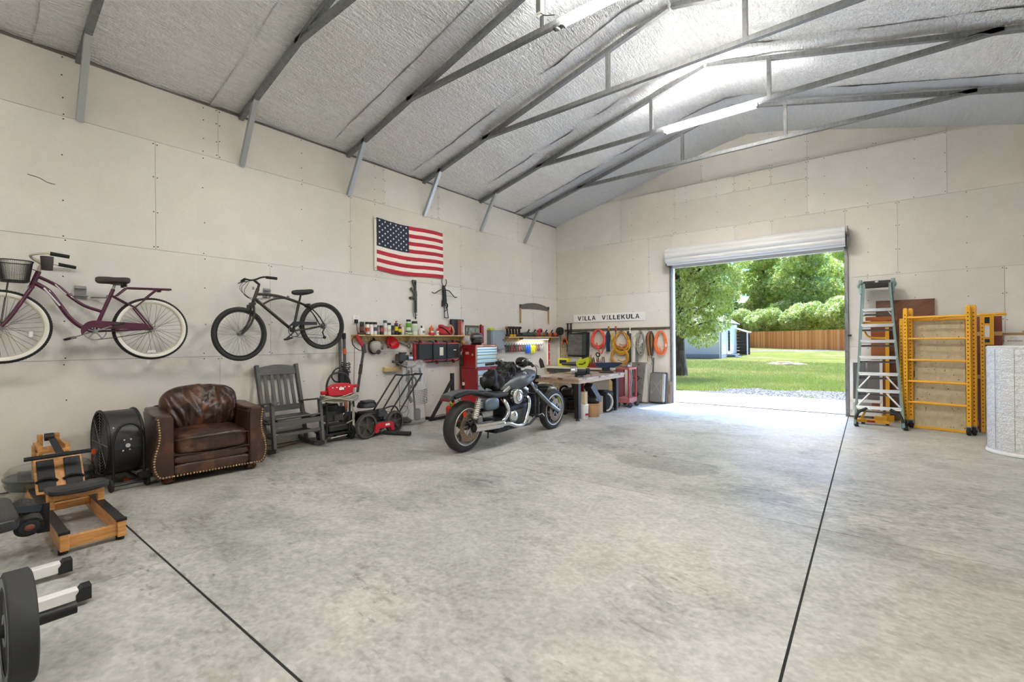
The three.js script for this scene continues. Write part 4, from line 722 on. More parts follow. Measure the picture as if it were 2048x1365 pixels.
  const gd = []; const cz = -1.02, cy = 1.507, rz = -1.478, ry = 1.54; for (let k = 0; k <= 14; k++) { const a = Math.PI * (0.5 + k / 14 * 0.62); gd.push([-(cz - oz) + Math.cos(a) * 0.105, cy - oy + Math.sin(a) * 0.105]); } gd.reverse(); gd.push([-(rz - oz) - 0.06, ry - oy + 0.05], [-(rz - oz) - 0.02, ry - oy - 0.005], [-(rz - oz) - 0.12, ry - oy - 0.005], [-(cz - oz) + 0.05, cy - oy + 0.02], [-(cz - oz), cy - oy + 0.04], [-(cz - oz) - 0.05, cy - oy + 0.02]);
  b().ext(gd, 0.008, 0.05, 0, 0, 0, Math.PI / 2, 0).to('chain_guard', paint, o);
  crankset(o, p(-1.02, 1.507), 0.085, 0.42, { metal: M.steel, pedal: M.black }, true);
  b().tube([p(-1.02, 1.422, 0.04), p(-1.25, 1.46, 0.05), p(-1.47, 1.508, 0.052)], 0.004, 5, 12).to('chain', M.darkSteel, o);
  b().box(0.03, 1.475 - oy, -0.585 - oz, 0.006, 0.05, 0.025).box(0.03, 1.30 - oy, -1.47 - oz, 0.006, 0.02, 0.07).to('spoke_reflector', mat('#eceae6', 0.3), o);
  // steel wall hook behind it
  const h = thing('bicycle_hook', 'grey folding bicycle hook behind the magenta cruiser', 'hook', [XL, 1.87, -0.967], 0, 'bicycle wall hooks');
  b().rbox(0.004, 0.04, 0, 0.008, 0.13, 0.09, 0.003).to('mounting_plate', M.steel, h);
  b().rbox(0.03, 0.0, 0, 0.06, 0.012, 0.1, 0.004).rbox(0.03, 0.075, 0, 0.05, 0.012, 0.08, 0.004).to('bracket', M.steel, h);
  for (const z of [-0.16, 0.11]) { b().poly([[0.02, -0.01, z * 0.5], [0.24, -0.02, z], [0.27, 0.0, z]], 0.008).to('hook_arm', M.steel, h); b().rbox(0.29, -0.028, z, 0.03, 0.045, 0.02, 0.006).to('hook_tip', mat('#8d8b86', 0.7), h); }
  h.children.filter((c) => c.name.startsWith('hook')).forEach((c) => { c.scale.x = 0.98; });
  // charcoal cruiser
  const ax = -6.03, ay = 1.16, az = -2.88, w = thing('hybrid_bicycle', 'charcoal cruiser bicycle with arched top tube hung on the wall', 'bicycle', [ax, ay, az]);
  const P = (z, y, x = 0) => V(x, y - ay, z - az), dk = mat('#39352f', 0.38, 0.4), op2 = { tr: 0.026, tire: mat('#2c2b29', 0.8), rim: M.black, spoke: M.steel };
  wheelParts(w, 'front_wheel', P(-2.35, 1.49), R, { ...op2, steer: 0.12 }); wheelParts(w, 'rear_wheel', P(-3.415, 1.612), R, op2);
  const f2 = b(); f2.cyl(P(-2.495, 1.865), P(-2.56, 2.06), 0.02, 0.02, 14);
  f2.tube([P(-2.545, 1.99), P(-2.663, 1.995), P(-2.794, 1.986), P(-2.93, 1.96), P(-3.08, 1.918)], 0.018, 10, 36).cyl(P(-2.525, 1.93), P(-3.0, 1.536), 0.02, 0.02, 12).tube([P(-2.61, 1.865), P(-2.727, 1.932), P(-2.862, 1.962), P(-2.95, 1.955)], 0.012, 8, 24).cyl(P(-3.0, 1.54), P(-3.085, 1.93), 0.017, 0.017, 12);
  for (const s of [-1, 1]) f2.tube([P(-3.08, 1.92, s * 0.02), P(-3.2, 1.87, s * 0.035), P(-3.32, 1.76, s * 0.05), P(-3.415, 1.615, s * 0.06)], 0.009, 8, 20).poly([P(-3.01, 1.538, s * 0.03), P(-3.2, 1.565, s * 0.05), P(-3.415, 1.612, s * 0.06)], 0.01);
  f2.cyl(P(-3.0, 1.538, -0.035), P(-3.0, 1.538, 0.035), 0.022, 0.022, 14); f2.to('frame', dk, w);
  const fk2 = b(); for (const s of [-1, 1]) fk2.tube([P(-2.49, 1.86, s * 0.045), P(-2.49, 1.72, s * 0.048), P(-2.44, 1.59, s * 0.048), P(-2.352, 1.49, s * 0.05)], 0.014, 10, 20); fk2.box(0, 1.865 - ay, -2.492 - az, 0.11, 0.03, 0.04).to('fork', dk, w);
  b().poly([P(-2.56, 2.06), P(-2.575, 2.115), P(-2.51, 2.165)], 0.0155).to('stem', M.black, w);
  b().tube([P(-2.47, 2.165, -0.24), P(-2.47, 2.185, -0.17), P(-2.5, 2.165, -0.06), P(-2.51, 2.165, 0), P(-2.52, 2.17, 0.06), P(-2.56, 2.19, 0.16), P(-2.68, 2.18, 0.23)], 0.011, 8, 40).to('handlebar', M.black, w);
  b().cyl(P(-2.58, 2.188, 0.175), P(-2.69, 2.178, 0.235), 0.0175, 0.0175, 12).to('grip', M.rubber, w); b().cyl(P(-2.47, 2.184, -0.15), P(-2.47, 2.165, -0.245), 0.0175, 0.0175, 12).to('grip', M.rubber, w);
  for (const s of [-1, 1]) b().poly([P(-2.5, 2.155, s * 0.13), P(-2.44, 2.145, s * 0.15), P(-2.41, 2.13, s * 0.2)], 0.006, 6).to('brake_lever', M.black, w);
  const cb = b(); cb.tube([P(-2.43, 2.15, 0.1), P(-2.34, 2.05, 0.08), P(-2.38, 1.96, 0.06), P(-2.48, 1.9, 0.04), P(-2.5, 1.83, 0.03)], 0.003, 5, 24).tube([P(-2.43, 2.15, -0.1), P(-2.37, 2.05, -0.05), P(-2.42, 1.95, 0.03), P(-2.55, 1.87, 0.03), P(-2.7, 1.78, 0.02)], 0.003, 5, 24).tube([P(-2.42, 2.14, 0.12), P(-2.36, 2.0, 0.1), P(-2.43, 1.94, 0.06), P(-2.6, 1.93, 0.03)], 0.003, 5, 24); stuff(cb.to('cables', M.black, w));
  for (const [z, y] of [[-2.46, 1.83], [-3.2, 1.885]]) b().rbox(0, y - ay, z - az, 0.11, 0.05, 0.03, 0.008).rbox(0, y - ay - 0.06, z - az, 0.06, 0.05, 0.02, 0.006).to('brake_caliper', M.black, w);
  b().rbox(0, 2.06 - ay, -2.535 - az + 0.03, 0.03, 0.035, 0.015, 0.004).to('head_reflector', M.steel, w);
  b().cyl(P(-3.083, 1.92), P(-3.11, 2.03), 0.013, 0.013, 10).to('seat_post', M.black, w);
  b().add(puff(0.17, 0.075, 0.29, 3, (x, y, z) => { const n = sstep(-0.04, 0.13, z); return [-x * 0.6 * n, 0.02 * sstep(0, -0.14, z) - 0.012 * n, 0]; }, 16), new THREE.Matrix4().makeTranslation(0, 2.06 - ay, -3.13 - az)).to('saddle', mat('#211f1e', 0.5), w);
  crankset(w, P(-3.0, 1.538), 0.08, 3.14 + 0.68, { metal: M.darkSteel, pedal: M.black });
  b().ext([[0.035, 1.6 - ay], [0.1, 1.66 - ay], [0.42, 1.66 - ay], [0.43, 1.62 - ay], [0.15, 1.61 - ay]], 0.006, 0.052, 0, 0, 0, Math.PI / 2, 0).to('chain_guard', M.black, w);
  b().cyl([0.03, 1.612 - ay, -3.415 - az], [0.06, 1.612 - ay, -3.415 - az], 0.045, 0.03, 20).to('cassette', M.steel, w);
  b().poly([P(-3.415, 1.59, 0.06), P(-3.38, 1.52, 0.06), P(-3.41, 1.45, 0.06)], 0.01, 6).cyl(P(-3.41, 1.45, 0.05), P(-3.41, 1.45, 0.065), 0.022, 0.022, 12).to('derailleur', M.black, w);
  b().tube([P(-3.0, 1.458, 0.045), P(-3.2, 1.445, 0.055), P(-3.41, 1.44, 0.058)], 0.004, 5, 12).tube([P(-3.02, 1.5, 0.045), P(-3.2, 1.49, 0.055), P(-3.38, 1.48, 0.058)], 0.003, 5, 12).to('chain', M.darkSteel, w);
  const h2 = dup(h, [XL, 2.0, -2.79], 0, 'grey folding bicycle hook behind the charcoal bicycle');
}

// ---------- pressure washer ----------
{
  const o = thing('pressure_washer', 'red and black petrol pressure washer with coiled grey hose', 'pressure washer', [-5.95, 0, -3.5], 1.55);
  const blk = mat('#252423', 0.45);
  for (const s of [-1, 1]) {
    const g = new THREE.Group(); g.name = 'wheel'; o.add(g); g.position.set(s * 0.215, 0.115, 0.1);
    b().torus(0, 0, 0, 0.092, 0.024, 0, Math.PI / 2, 0, 8, 32).to('tyre', M.rubber, g);
    const w = b(); w.cyl([-0.015, 0, 0], [0.015, 0, 0], 0.03, 0.03, 14); for (let k = 0; k < 6; k++) { const a = k * 1.047; w.bar([0, 0, 0], [0, Math.cos(a) * 0.085, Math.sin(a) * 0.085], 0.016, 0.014, V(1, 0, 0)); } w.torus(0, 0, 0, 0.078, 0.006, 0, Math.PI / 2, 0, 6, 28); w.to('wheel_spokes', M.darkGrey, g);
  }
  b().cyl([-0.21, 0.115, 0.1], [0.21, 0.115, 0.1], 0.008, 0.008, 8).to('axle', M.steel, o);
  b().tube([[-0.17, 0.08, 0.16], [-0.17, 0.4, 0.17], [-0.175, 0.78, 0.18], [-0.15, 0.87, 0.18], [-0.085, 0.945, 0.18], [0.085, 0.945, 0.18], [0.15, 0.87, 0.18], [0.175, 0.78, 0.18], [0.17, 0.4, 0.17], [0.17, 0.08, 0.16]], 0.0145, 10, 90).to('handle_frame', blk, o);
  b().ext([[-0.17, -0.07], [0.17, -0.07], [0.185, 0.04], [0.1, 0.075], [0, 0.085], [-0.1, 0.075], [-0.185, 0.04]], 0.05, 0, 0.725, 0.19, -0.1, 0, 0, 0.008).to('red_nozzle_panel', M.red, o);
  const nz = b(); for (let k = 0; k < 5; k++) nz.cyl([-0.13 + k * 0.06, 0.765, 0.25], [-0.13 + k * 0.06, 0.765, 0.262], 0.009, 0.009, 8); nz.to('nozzle_tips', mat('#e8dedd', 0.5), o); stuff(o.children[o.children.length - 1]);
  b().box(0, 0.745, 0.256, 0.07, 0.035, 0.003, -0.1).to('white_badge', M.white, o);
  b().rbox(0.23, 0.76, 0.19, 0.1, 0.045, 0.05, 0.01).to('red_side_clip', M.red, o); b().rbox(-0.22, 0.7, 0.19, 0.08, 0.05, 0.05, 0.01).to('red_side_clip', M.red, o);
  const hose = mat('#a19c8d', 0.6), hb = b();
  for (let k = 0; k < 9; k++) { const a = 0.25 + 0.012 * (k % 3), c = 0.06 + 0.008 * k, y = 0.64 - 0.014 * (k % 5), ph = 0.4 * k; const pts = []; for (let q = 0; q < 14; q++) { const t = q / 14 * 6.2832; pts.push([Math.cos(t) * a, y + 0.022 * Math.sin(t * 2 + ph) + 0.01 * Math.sin(t * 3 + k), 0.2 + Math.sin(t) * c]); } hb.tube(pts, 0.0095, 6, 56, true); }
  hb.tube([[0.1, 0.62, 0.25], [0.16, 0.5, 0.25], [0.2, 0.3, 0.22], [0.14, 0.24, 0.15]], 0.0095, 6, 24); stuff(hb.to('hose_coils', hose, o));
  // engine
  b().rbox(-0.03, 0.36, 0.0, 0.22, 0.16, 0.22, 0.02).to('engine_block', mat('#4a4843', 0.5, 0.5), o);
  b().lathe([[0, 0.09], [0.1, 0.085], [0.12, 0.04], [0.125, 0]], -0.03, 0.44, 0, 24).to('recoil_cover', M.black, o);
  b().rbox(0.07, 0.43, 0.06, 0.14, 0.1, 0.12, 0.02).to('air_filter_box', blk, o);
  b().rbox(-0.17, 0.34, 0.04, 0.1, 0.09, 0.16, 0.02).to('muffler', M.darkGrey, o);
  const fin = b(); for (let k = 0; k < 6; k++) fin.box(0.02, 0.3 + k * 0.014, 0.12, 0.13, 0.006, 0.06); stuff(fin.to('cooling_fins', M.steel, o));
  b().rbox(0.02, 0.19, 0.02, 0.3, 0.09, 0.26, 0.02).to('pump_housing', blk, o);
  b().rbox(0, 0.12, 0.02, 0.36, 0.025, 0.34, 0.006).to('base_plate', M.black, o);
  b().cyl([-0.12, 0.075, 0.18], [0.12, 0.085, 0.18], 0.006, 0.006, 6).to('foot_bar', M.white, o);
  for (const s of [-1, 1]) b().cyl([s * 0.12, 0, -0.14], [s * 0.12, 0.11, -0.14], 0.018, 0.018, 10).to('foot', M.rubber, o);
  b().cyl([0.235, 0.1, 0.16], [0.235, 0.47, 0.16], 0.016, 0.016, 12).to('cream_lance_tube', mat('#d8d2bf', 0.5), o);
  b().cyl([0.235, 0.46, 0.16], [0.235, 0.55, 0.16], 0.02, 0.014, 10).poly([[0.235, 0.55, 0.16], [0.25, 0.62, 0.18], [0.29, 0.61, 0.2]], 0.01, 6).to('lance_fitting', M.darkGrey, o);
  // spray gun standing over it
  const g = thing('spray_gun', 'black pressure-washer spray gun with red grip propped against the wall', 'spray gun', [-6.12, 0.62, -4.07]);
  b().poly([[0, 0.0, 0.05], [0.0, 0.3, 0.0], [0, 0.62, -0.06]], 0.02, 10).to('lance', M.darkGrey, g);
  b().cyl([0, 0.27, 0.005], [0, 0.42, -0.02], 0.027, 0.025, 12).to('ribbed_sleeve', mat('#3a2926', 0.7), g);
  b().rbox(0, 0.66, -0.065, 0.045, 0.15, 0.07, 0.02, 0.15).to('gun_body', mat('#3b3a36', 0.5), g);
  b().bar([0, 0.7, -0.05], [0, 0.86, 0.06], 0.04, 0.045, V(0, 0.6, 0.8)).to('red_grip', M.red, g);
  b().tube([[0, 0.86, 0.06], [0, 0.8, 0.13], [0, 0.72, 0.12], [0, 0.64, 0.02], [0, 0.63, -0.03]], 0.007, 6, 24).to('trigger_guard', M.black, g);
  b().tube([[0.01, 0.72, 0.1], [0.02, 0.3, 0.12], [0.01, -0.3, 0.13], [0, -0.55, 0.2]], 0.004, 5, 20).to('thin_hose', mat('#7c3b33', 0.6), g);
  // string trimmers leaning behind
  for (const [z, col, lab] of [[-3.80, '#545049', 'grey string trimmer leaning on the wall behind the washer'], [-3.875, '#4b4640', 'string trimmer with orange band and tangled cord on the wall']]) {
    const t = thing('string_trimmer', lab, 'string trimmer', [-6.22, 0, z], 0, 'string trimmers leaning on the wall');
    const m = mat(col, 0.5);
    b().cyl([0.05, 0.25, 0.02], [-0.03, 1.43, -0.01], 0.021, 0.021, 12).to('shaft', m, t);
    b().rbox(-0.035, 1.47, -0.01, 0.05, 0.1, 0.05, 0.015).to('top_coupling', M.black, t);
    b().rbox(0.02, 0.86, 0.0, 0.09, 0.2, 0.075, 0.025).to('motor_housing', M.blackMatte, t);
    b().cyl([0.05, 0.1, 0.02], [0.045, 0.3, 0.02], 0.045, 0.03, 14).to('cutting_head', M.black, t);
    b().cyl([0.05, 0.0, 0.02], [0.05, 0.1, 0.02], 0.02, 0.03, 10).to('bump_knob', M.orange, t);
    if (z < -3.85) {
      b().cyl([-0.006, 1.2, -0.004], [-0.014, 1.28, -0.006], 0.0225, 0.0225, 12).to('orange_band', M.orange, t);
      const c = b(); for (let k = 0; k < 7; k++) { const pts = []; for (let q = 0; q < 9; q++) { const a = q / 9 * 6.28; pts.push([0.02 + 0.05 * Math.cos(a) + rr(-0.01, 0.01), 1.0 + 0.035 * (k - 3) * 0.6 + rr(-0.02, 0.02), 0.06 * Math.sin(a) * rr(0.7, 1.4)]); } c.tube(pts, 0.005, 5, 30, true); } stuff(c.to('tangled_cord', M.black, t));
      b().cyl([0.041, 0.38, 0.016], [0.032, 0.5, 0.012], 0.025, 0.025, 12).to('orange_sleeve', mat('#a8532e', 0.6), t);
    } else b().tube([[-0.0, 1.0, 0.0], [0.03, 0.98, 0.1], [0.03, 0.88, 0.16], [0.03, 0.8, 0.1], [0.02, 0.8, 0.02]], 0.012, 6, 20).to('loop_handle', M.black, t);
  }
}

// ---------- lawn mower ----------
{
  const o = thing('lawn_mower', 'red and black push mower with big rear wheels', 'lawn mower', [-5.78, 0, -4.12]);
  // local: x towards the room, z along the wall (handle towards -z)
  const big = (x, y, z, R, nm) => { const g = new THREE.Group(); g.name = nm; o.add(g); g.position.set(x, y, z); g.rotation.y = 0.1;
    const tr = b(); tr.lathe([[R - 0.03, -0.028], [R - 0.006, -0.03], [R, -0.02], [R, 0.02], [R - 0.006, 0.03], [R - 0.03, 0.028]], 0, 0, 0, 44, 0, 0, Math.PI / 2); const kn = new THREE.BoxGeometry(0.02, 0.008, 0.014); for (let k = 0; k < 44; k++) for (const s of [-1, 1]) tr.add(kn.clone(), new THREE.Matrix4().makeRotationX((k + (s > 0 ? 0.5 : 0)) / 44 * 6.2832).multiply(new THREE.Matrix4().makeTranslation(s * 0.015, R + 0.001, 0))); tr.to('tyre', mat('#4b4845', 0.85), g);
    const h = b(); h.lathe([[0.0, 0.02], [0.03, 0.022], [0.045, 0.005], [R * 0.55, -0.008], [R - 0.03, 0.012], [R - 0.028, -0.012]], 0, 0, 0, 32, 0, 0, -Math.PI / 2); for (let k = 0; k < 5; k++) { const a = k * 1.2566; h.bar([0.006, 0, 0], [0.012, Math.cos(a) * (R - 0.035), Math.sin(a) * (R - 0.035)], 0.03, 0.012, V(1, 0, 0)); } h.to('hub_cap', mat('#3a332b', 0.5), g); };
  big(0.13, 0.178, 0.27, 0.172, 'rear_wheel'); big(0.1, 0.168, -0.24, 0.162, 'side_wheel'); big(-0.27, 0.178, 0.27, 0.172, 'rear_wheel'); big(-0.27, 0.168, -0.24, 0.162, 'side_wheel');
  b().rbox(-0.1, 0.16, 0.0, 0.42, 0.1, 0.5, 0.03).to('mower_deck', M.black, o);
  b().ext([[-0.17, 0.0], [-0.15, 0.1], [-0.1, 0.125], [0.11, 0.125], [0.15, 0.1], [0.165, 0.0], [0.12, 0.0], [0.1, 0.055], [-0.1, 0.055], [-0.12, 0.0]], 0.03, 0.125, 0.065, -0.03, 0, Math.PI / 2, 0, 0.006).to('red_front_guard', M.red, o);
  b().box(0.164, 0.16, -0.07, 0.004, 0.028, 0.075).to('white_label', M.white, o);
  b().rbox(-0.1, 0.27, 0.03, 0.3, 0.16, 0.32, 0.03).to('engine_block', mat('#23211f', 0.5), o);
  b().lathe([[0, 0.09], [0.08, 0.09], [0.125, 0.07], [0.145, 0.02], [0.145, 0]], -0.1, 0.415, 0.1, 28).to('engine_shroud', M.black, o);
  b().rbox(-0.06, 0.505, 0.12, 0.14, 0.03, 0.17, 0.012).to('recoil_grille', mat('#3e3b37', 0.6), o);
  b().rbox(0.07, 0.33, -0.02, 0.08, 0.12, 0.12, 0.015).to('air_cleaner', M.darkGrey, o);
  b().rbox(0.06, 0.26, -0.1, 0.07, 0.08, 0.09, 0.012).to('carburettor', mat('#596068', 0.45, 0.4), o);
  b().rbox(0.05, 0.3, 0.17, 0.07, 0.06, 0.1, 0.02).to('fuel_tank', M.black, o);
  for (const x of [0.1, -0.1]) b().poly([[x, 0.24, 0.0], [x * 0.98, 0.36, -0.02], [x * 0.95, 0.74, -0.32], [x * 0.9, 0.86, -0.42]], 0.0125, 8).to('handle_side', M.black, o);
  b().poly([[0.09, 0.86, -0.42], [-0.09, 0.86, -0.42]], 0.0125, 8).to('handle_grip', M.black, o);
  b().poly([[0.1, 0.3, -0.33], [0.092, 0.86, -0.8], [-0.09, 0.86, -0.8]], 0.0125, 8).poly([[-0.09, 0.86, -0.8], [-0.1, 0.3, -0.33]], 0.0125, 8).poly([[0.09, 0.86, -0.42], [0.092, 0.86, -0.8]], 0.0125, 8).to('upper_handle_loop', M.black, o);
  b().tube([[0.1, 0.36, 0.0], [0.11, 0.4, -0.1], [0.11, 0.4, -0.25], [0.1, 0.3, -0.32], [0.1, 0.18, -0.3]], 0.011, 6, 24).to('deck_bracket', M.black, o);
  b().bar([0.1, 0.74, -0.33], [0.11, 0.3, -0.34], 0.025, 0.004).to('control_strap', M.blackMatte, o);
  const cb = b(); cb.tube([[0.1, 0.84, -0.6], [0.13, 0.5, -0.5], [0.14, 0.3, -0.42], [0.12, 0.32, -0.2], [0.1, 0.36, -0.05]], 0.0035, 5, 30).tube([[0.09, 0.87, -0.45], [0.1, 0.91, -0.6], [0.09, 0.9, -0.78]], 0.0035, 5, 14).tube([[0.1, 0.4, -0.33], [0.16, 0.36, -0.45], [0.15, 0.2, -0.42], [0.08, 0.12, -0.32]], 0.0035, 5, 24); stuff(cb.to('control_cables', mat('#3c2a28', 0.6), o));
  // loose black tube lying at its front
  const t = thing('black_tube', 'short black plastic tube lying on the floor by the mower', 'tube', [-5.42, 0.032, -4.24]);
  b().add(new THREE.CylinderGeometry(0.032, 0.032, 0.42, 20, 1, true), new THREE.Matrix4().compose(V(-0.08, 0, -0.03), new THREE.Quaternion().setFromUnitVectors(UPV, V(0.92, 0, -0.4).normalize()), V(1, 1, 1))).to('pipe', mat('#2a2927', 0.45, 0, { side: THREE.DoubleSide }), t);
  b().torus(0.114, 0, -0.114, 0.03, 0.004, 0, Math.PI / 2 + 0.41, 0, 6, 20).to('rim', mat('#4a4845', 0.5), t);
}

// ---------- clear bag with a wrapped trimmer ----------
{
  const o = thing('plastic_bag', 'tall clear plastic bag with printed warnings over garden tools', 'bag', [-6.08, 0, -5.08]);
  const prof = []; for (let k = 0; k <= 10; k++) prof.push([0.17 + 0.01 * Math.sin(k * 1.3), 0.01 + k * 0.1]);
  let g = new THREE.LatheGeometry([new THREE.Vector2(0, 0.005), ...prof.map((p) => new THREE.Vector2(...p)), new THREE.Vector2(0.12, 1.06), new THREE.Vector2(0.02, 1.03)], 90); const p = g.attributes.position;
  for (let i = 0; i < p.count; i++) { const x = p.getX(i), y = p.getY(i), z = p.getZ(i), a = Math.atan2(z, x), n = 1 + 0.2 * fT(a * 3 + 4, y * 2.2) + 0.05 * Math.sin(a * 9 + y * 6); p.setXYZ(i, x * n * 0.85, Math.max(0.004, y + 0.03 * fT(a * 5, y)), z * n * 1.3); } g.computeVertexNormals();
  const film = new THREE.MeshPhysicalMaterial({ color: '#ffffff', roughness: 0.12, transmission: 0.82, thickness: 0, side: THREE.DoubleSide, clearcoat: 0.4 });
  mesh('film', g, film, o);
  const pr = b(); for (let r = 0; r < 9; r++) { let z = 0.16 - 0.03 * rnd(); const yb = 0.56 - r * 0.028; while (z > -0.19) { const w = rr(0.012, 0.035); const a = Math.asin(clamp((z - w / 2) / 0.235, -1, 1)); pr.box(0.155 * Math.cos(a) + 0.014, yb - 0.02 * (z - 0.16), z - w / 2, 0.0015, 0.009, w * 0.85, 0, a * 0.6, 0); z -= w + 0.008; } } stuff(pr.to('warning_print', mat('#2f3235', 0.7), o));
  const t = thing('garden_trimmer', 'black trimmer standing inside the clear plastic bag', 'string trimmer', [-6.08, 0, -5.08]);
  b().cyl([0.0, 0.15, -0.02], [-0.03, 0.95, 0.03], 0.016, 0.016, 10).to('shaft', M.darkGrey, t);
  b().torus(0.02, 0.7, 0.05, 0.085, 0.022, 0, 1.57, 0, 8, 28).to('loop_handle', mat('#3f4041', 0.5), t);
  b().rbox(0, 0.14, -0.06, 0.1, 0.2, 0.1, 0.03).to('motor_housing', mat('#34373a', 0.45), t);
  b().tube([[0.02, 0.9, 0.12], [0.03, 0.75, 0.14], [0.03, 0.55, 0.13], [0.02, 0.45, 0.17]], 0.022, 8, 18).to('shoulder_strap', mat('#40464b', 0.7), t);
  b().tube([[0.03, 0.93, -0.1], [0.03, 0.8, -0.12], [0.02, 0.7, -0.1]], 0.02, 8, 12).to('folded_strap', mat('#4a555c', 0.7), t);
  b().rbox(0.05, 0.42, 0.12, 0.03, 0.12, 0.06, 0.01, 0.5).to('hand_guard', mat('#544a42', 0.6), t);
  b().lathe([[0, 0.0], [0.1, 0.0], [0.12, 0.03], [0.04, 0.09], [0, 0.1]], 0.0, 0.04, 0.19, 20).to('guard_cone', mat('#2c2b2a', 0.5), t);
  // wooden ledge with engine-topped tool
  const l = thing('wood_ledge', 'short pale lumber ledge screwed to the wall above the mower', 'ledge', [XL, 0.925, -4.79]);
  b().box(0.035, 0, 0, 0.07, 0.075, 0.34).to('lumber', M.pine, l); b().cyl([0.07, 0.01, 0.12], [0.073, 0.01, 0.12], 0.006, 0.006, 8).cyl([0.07, 0.01, -0.12], [0.073, 0.01, -0.12], 0.006, 0.006, 8).to('screws', M.steel, l); stuff(l.children[1]);
  const h = thing('brush_cutter', 'petrol brush cutter with wide handlebar resting on the wood ledge', 'brush cutter', [-6.2, 1.0, -4.92]);
  b().rbox(0, 0.11, 0.02, 0.14, 0.14, 0.15, 0.03).to('engine', mat('#2f2d29', 0.45), h);
  const fi = b(); for (let k = 0; k < 6; k++) fi.box(0.05, 0.06 + k * 0.02, 0.03, 0.07, 0.007, 0.15); stuff(fi.to('cooling_fins', mat('#6b675f', 0.4, 0.7), h));
  b().cyl([0.04, 0.1, -0.08], [0.04, 0.1, -0.17], 0.055, 0.05, 16).to('silver_starter', M.alu, h);
  b().rbox(-0.01, 0.19, -0.03, 0.08, 0.03, 0.12, 0.01).to('top_cover', mat('#3b3a36', 0.5), h);
  b().cyl([0.0, 0.16, -0.2], [0.0, 0.2, -0.2], 0.022, 0.022, 12).to('fuel_cap', M.black, h);
  b().tube([[0.13, 0.06, 0.28], [0.15, 0.05, 0.24], [0.16, -0.03, 0.08], [0.16, -0.045, 0.0], [0.16, -0.03, -0.14], [0.15, 0.04, -0.26], [0.13, 0.055, -0.33]], 0.014, 8, 50).to('handlebar', mat('#5b5a50', 0.4, 0.5), h);
  b().cyl([0.13, 0.06, 0.29], [0.155, 0.05, 0.2], 0.023, 0.02, 12).to('grip', mat('#3d3c33', 0.6), h); b().cyl([0.13, 0.06, -0.35], [0.152, 0.035, -0.24], 0.023, 0.02, 12).to('grip', mat('#3d3c33', 0.6), h);
  b().poly([[0.06, 0.05, 0], [0.16, -0.05, 0.02], [0.17, -0.2, 0.03], [0.16, -0.28, 0.04]], 0.011, 6).to('steering_shaft', M.steel, h);
  b().box(0, 0.015, 0, 0.1, 0.06, 0.16).to('mounting_foot', M.black, h);
}

// ---------- shelf and what stands on it ----------
M.knotPine = mat('#ffffff', 0.75, 0, { map: tex(512, 256, (x, y) => { const n = fT(x / 120, y / 9) + 0.3 * fT(x / 40, y / 3); const k = sstep(0.5, 0.62, fT(x / 30, y / 14)); return [208 + 26 * n - 90 * k, 180 + 24 * n - 96 * k, 126 + 20 * n - 70 * k]; }, true, 1) });
function shelf(name, label, z0, z1, y, depth, braces) {
  const o = thing(name, label, 'shelf', [XL, y, (z0 + z1) / 2]); const L = Math.abs(z1 - z0);
  b().box(depth / 2, -0.01, 0, depth, 0.019, L).to('shelf_board', M.knotPine, o);
  b().box(0.012, -0.062, 0, 0.02, 0.085, L).to('back_cleat', M.knotPine, o);
  for (const z of braces) b().ext([[0, 0], [depth * 0.75, 0], [0.02, -0.12], [0, -0.12]], 0.019, 0.0, -0.02, z - (z0 + z1) / 2).to('brace', M.pine, o);
  return o;
}
shelf('can_shelf', 'pine wall shelf crowded with spray cans and bottles', -4.045, -6.5, 1.495, 0.2, [-4.19, -5.13, -6.42]);
const SH = 1.4955;
function can(label, z, r, h, body, cap, band, extra = {}) {
  const o = thing(extra.name || 'spray_can', label, extra.cat || 'can', [extra.x || -6.19, extra.y || SH, z]);
  b().lathe([[0, 0], [r * 0.94, 0], [r, 0.006], [r, h * 0.78], [r * 0.92, h * 0.83], [0, h * 0.84]], 0, 0, 0, 18).to('canister', mat(body, 0.4, extra.metal || 0.1), o);
  b().lathe([[r * 0.95, h * 0.79], [r * 0.95, h * 0.97], [r * 0.88, h], [0, h]], 0, 0, 0, 18).to('cap', mat(cap, 0.45), o);
  if (band) b().lathe([[r * 1.012, h * band[1]], [r * 1.012, h * band[2]]], 0, 0, 0, 18).to('label_band', mat(band[0], 0.5, 0, { side: THREE.DoubleSide }), o);
  return o;
}
can('black and red spray can with dark green cap on the pine shelf', -4.155, 0.036, 0.2, '#2a1d1a', '#2e3a2b', ['#6e3a30', 0.3, 0.62]);
can('white spray can with orange-red print and black cap', -4.25, 0.034, 0.2, '#d9d2c8', '#23211f', ['#b9482c', 0.25, 0.55]);
can('plain white spray can with black cap beside the orange-red one', -4.325, 0.032, 0.2, '#e6e2db', '#2a2826');
can('white spray can with navy checked label and black cap', -4.395, 0.032, 0.2, '#cfcac3', '#252322', ['#4a4560', 0.3, 0.6]);
can('small grey bottle next to the red-labelled black can', -4.455, 0.02, 0.15, '#8f9289', '#4c5148', ['#5d6259', 0.0, 0.3]);
can('short black spray can with red and white label', -4.515, 0.031, 0.15, '#22201f', '#2d201d', ['#a8453f', 0.35, 0.75]);
can('tall white spray can with grey-green cap', -4.585, 0.033, 0.235, '#d8d6d0', '#46504a', ['#c9b79f', 0.25, 0.5]);
can('white spray can with black cap beside the tall green-capped can', -4.66, 0.035, 0.195, '#dcdad4', '#272625', ['#bfb5a0', 0.25, 0.5]);
can('plain black canister between white and yellow cans', -4.735, 0.028, 0.155, '#2b2d30', '#232425', ['#55565b', 0.2, 0.5]);
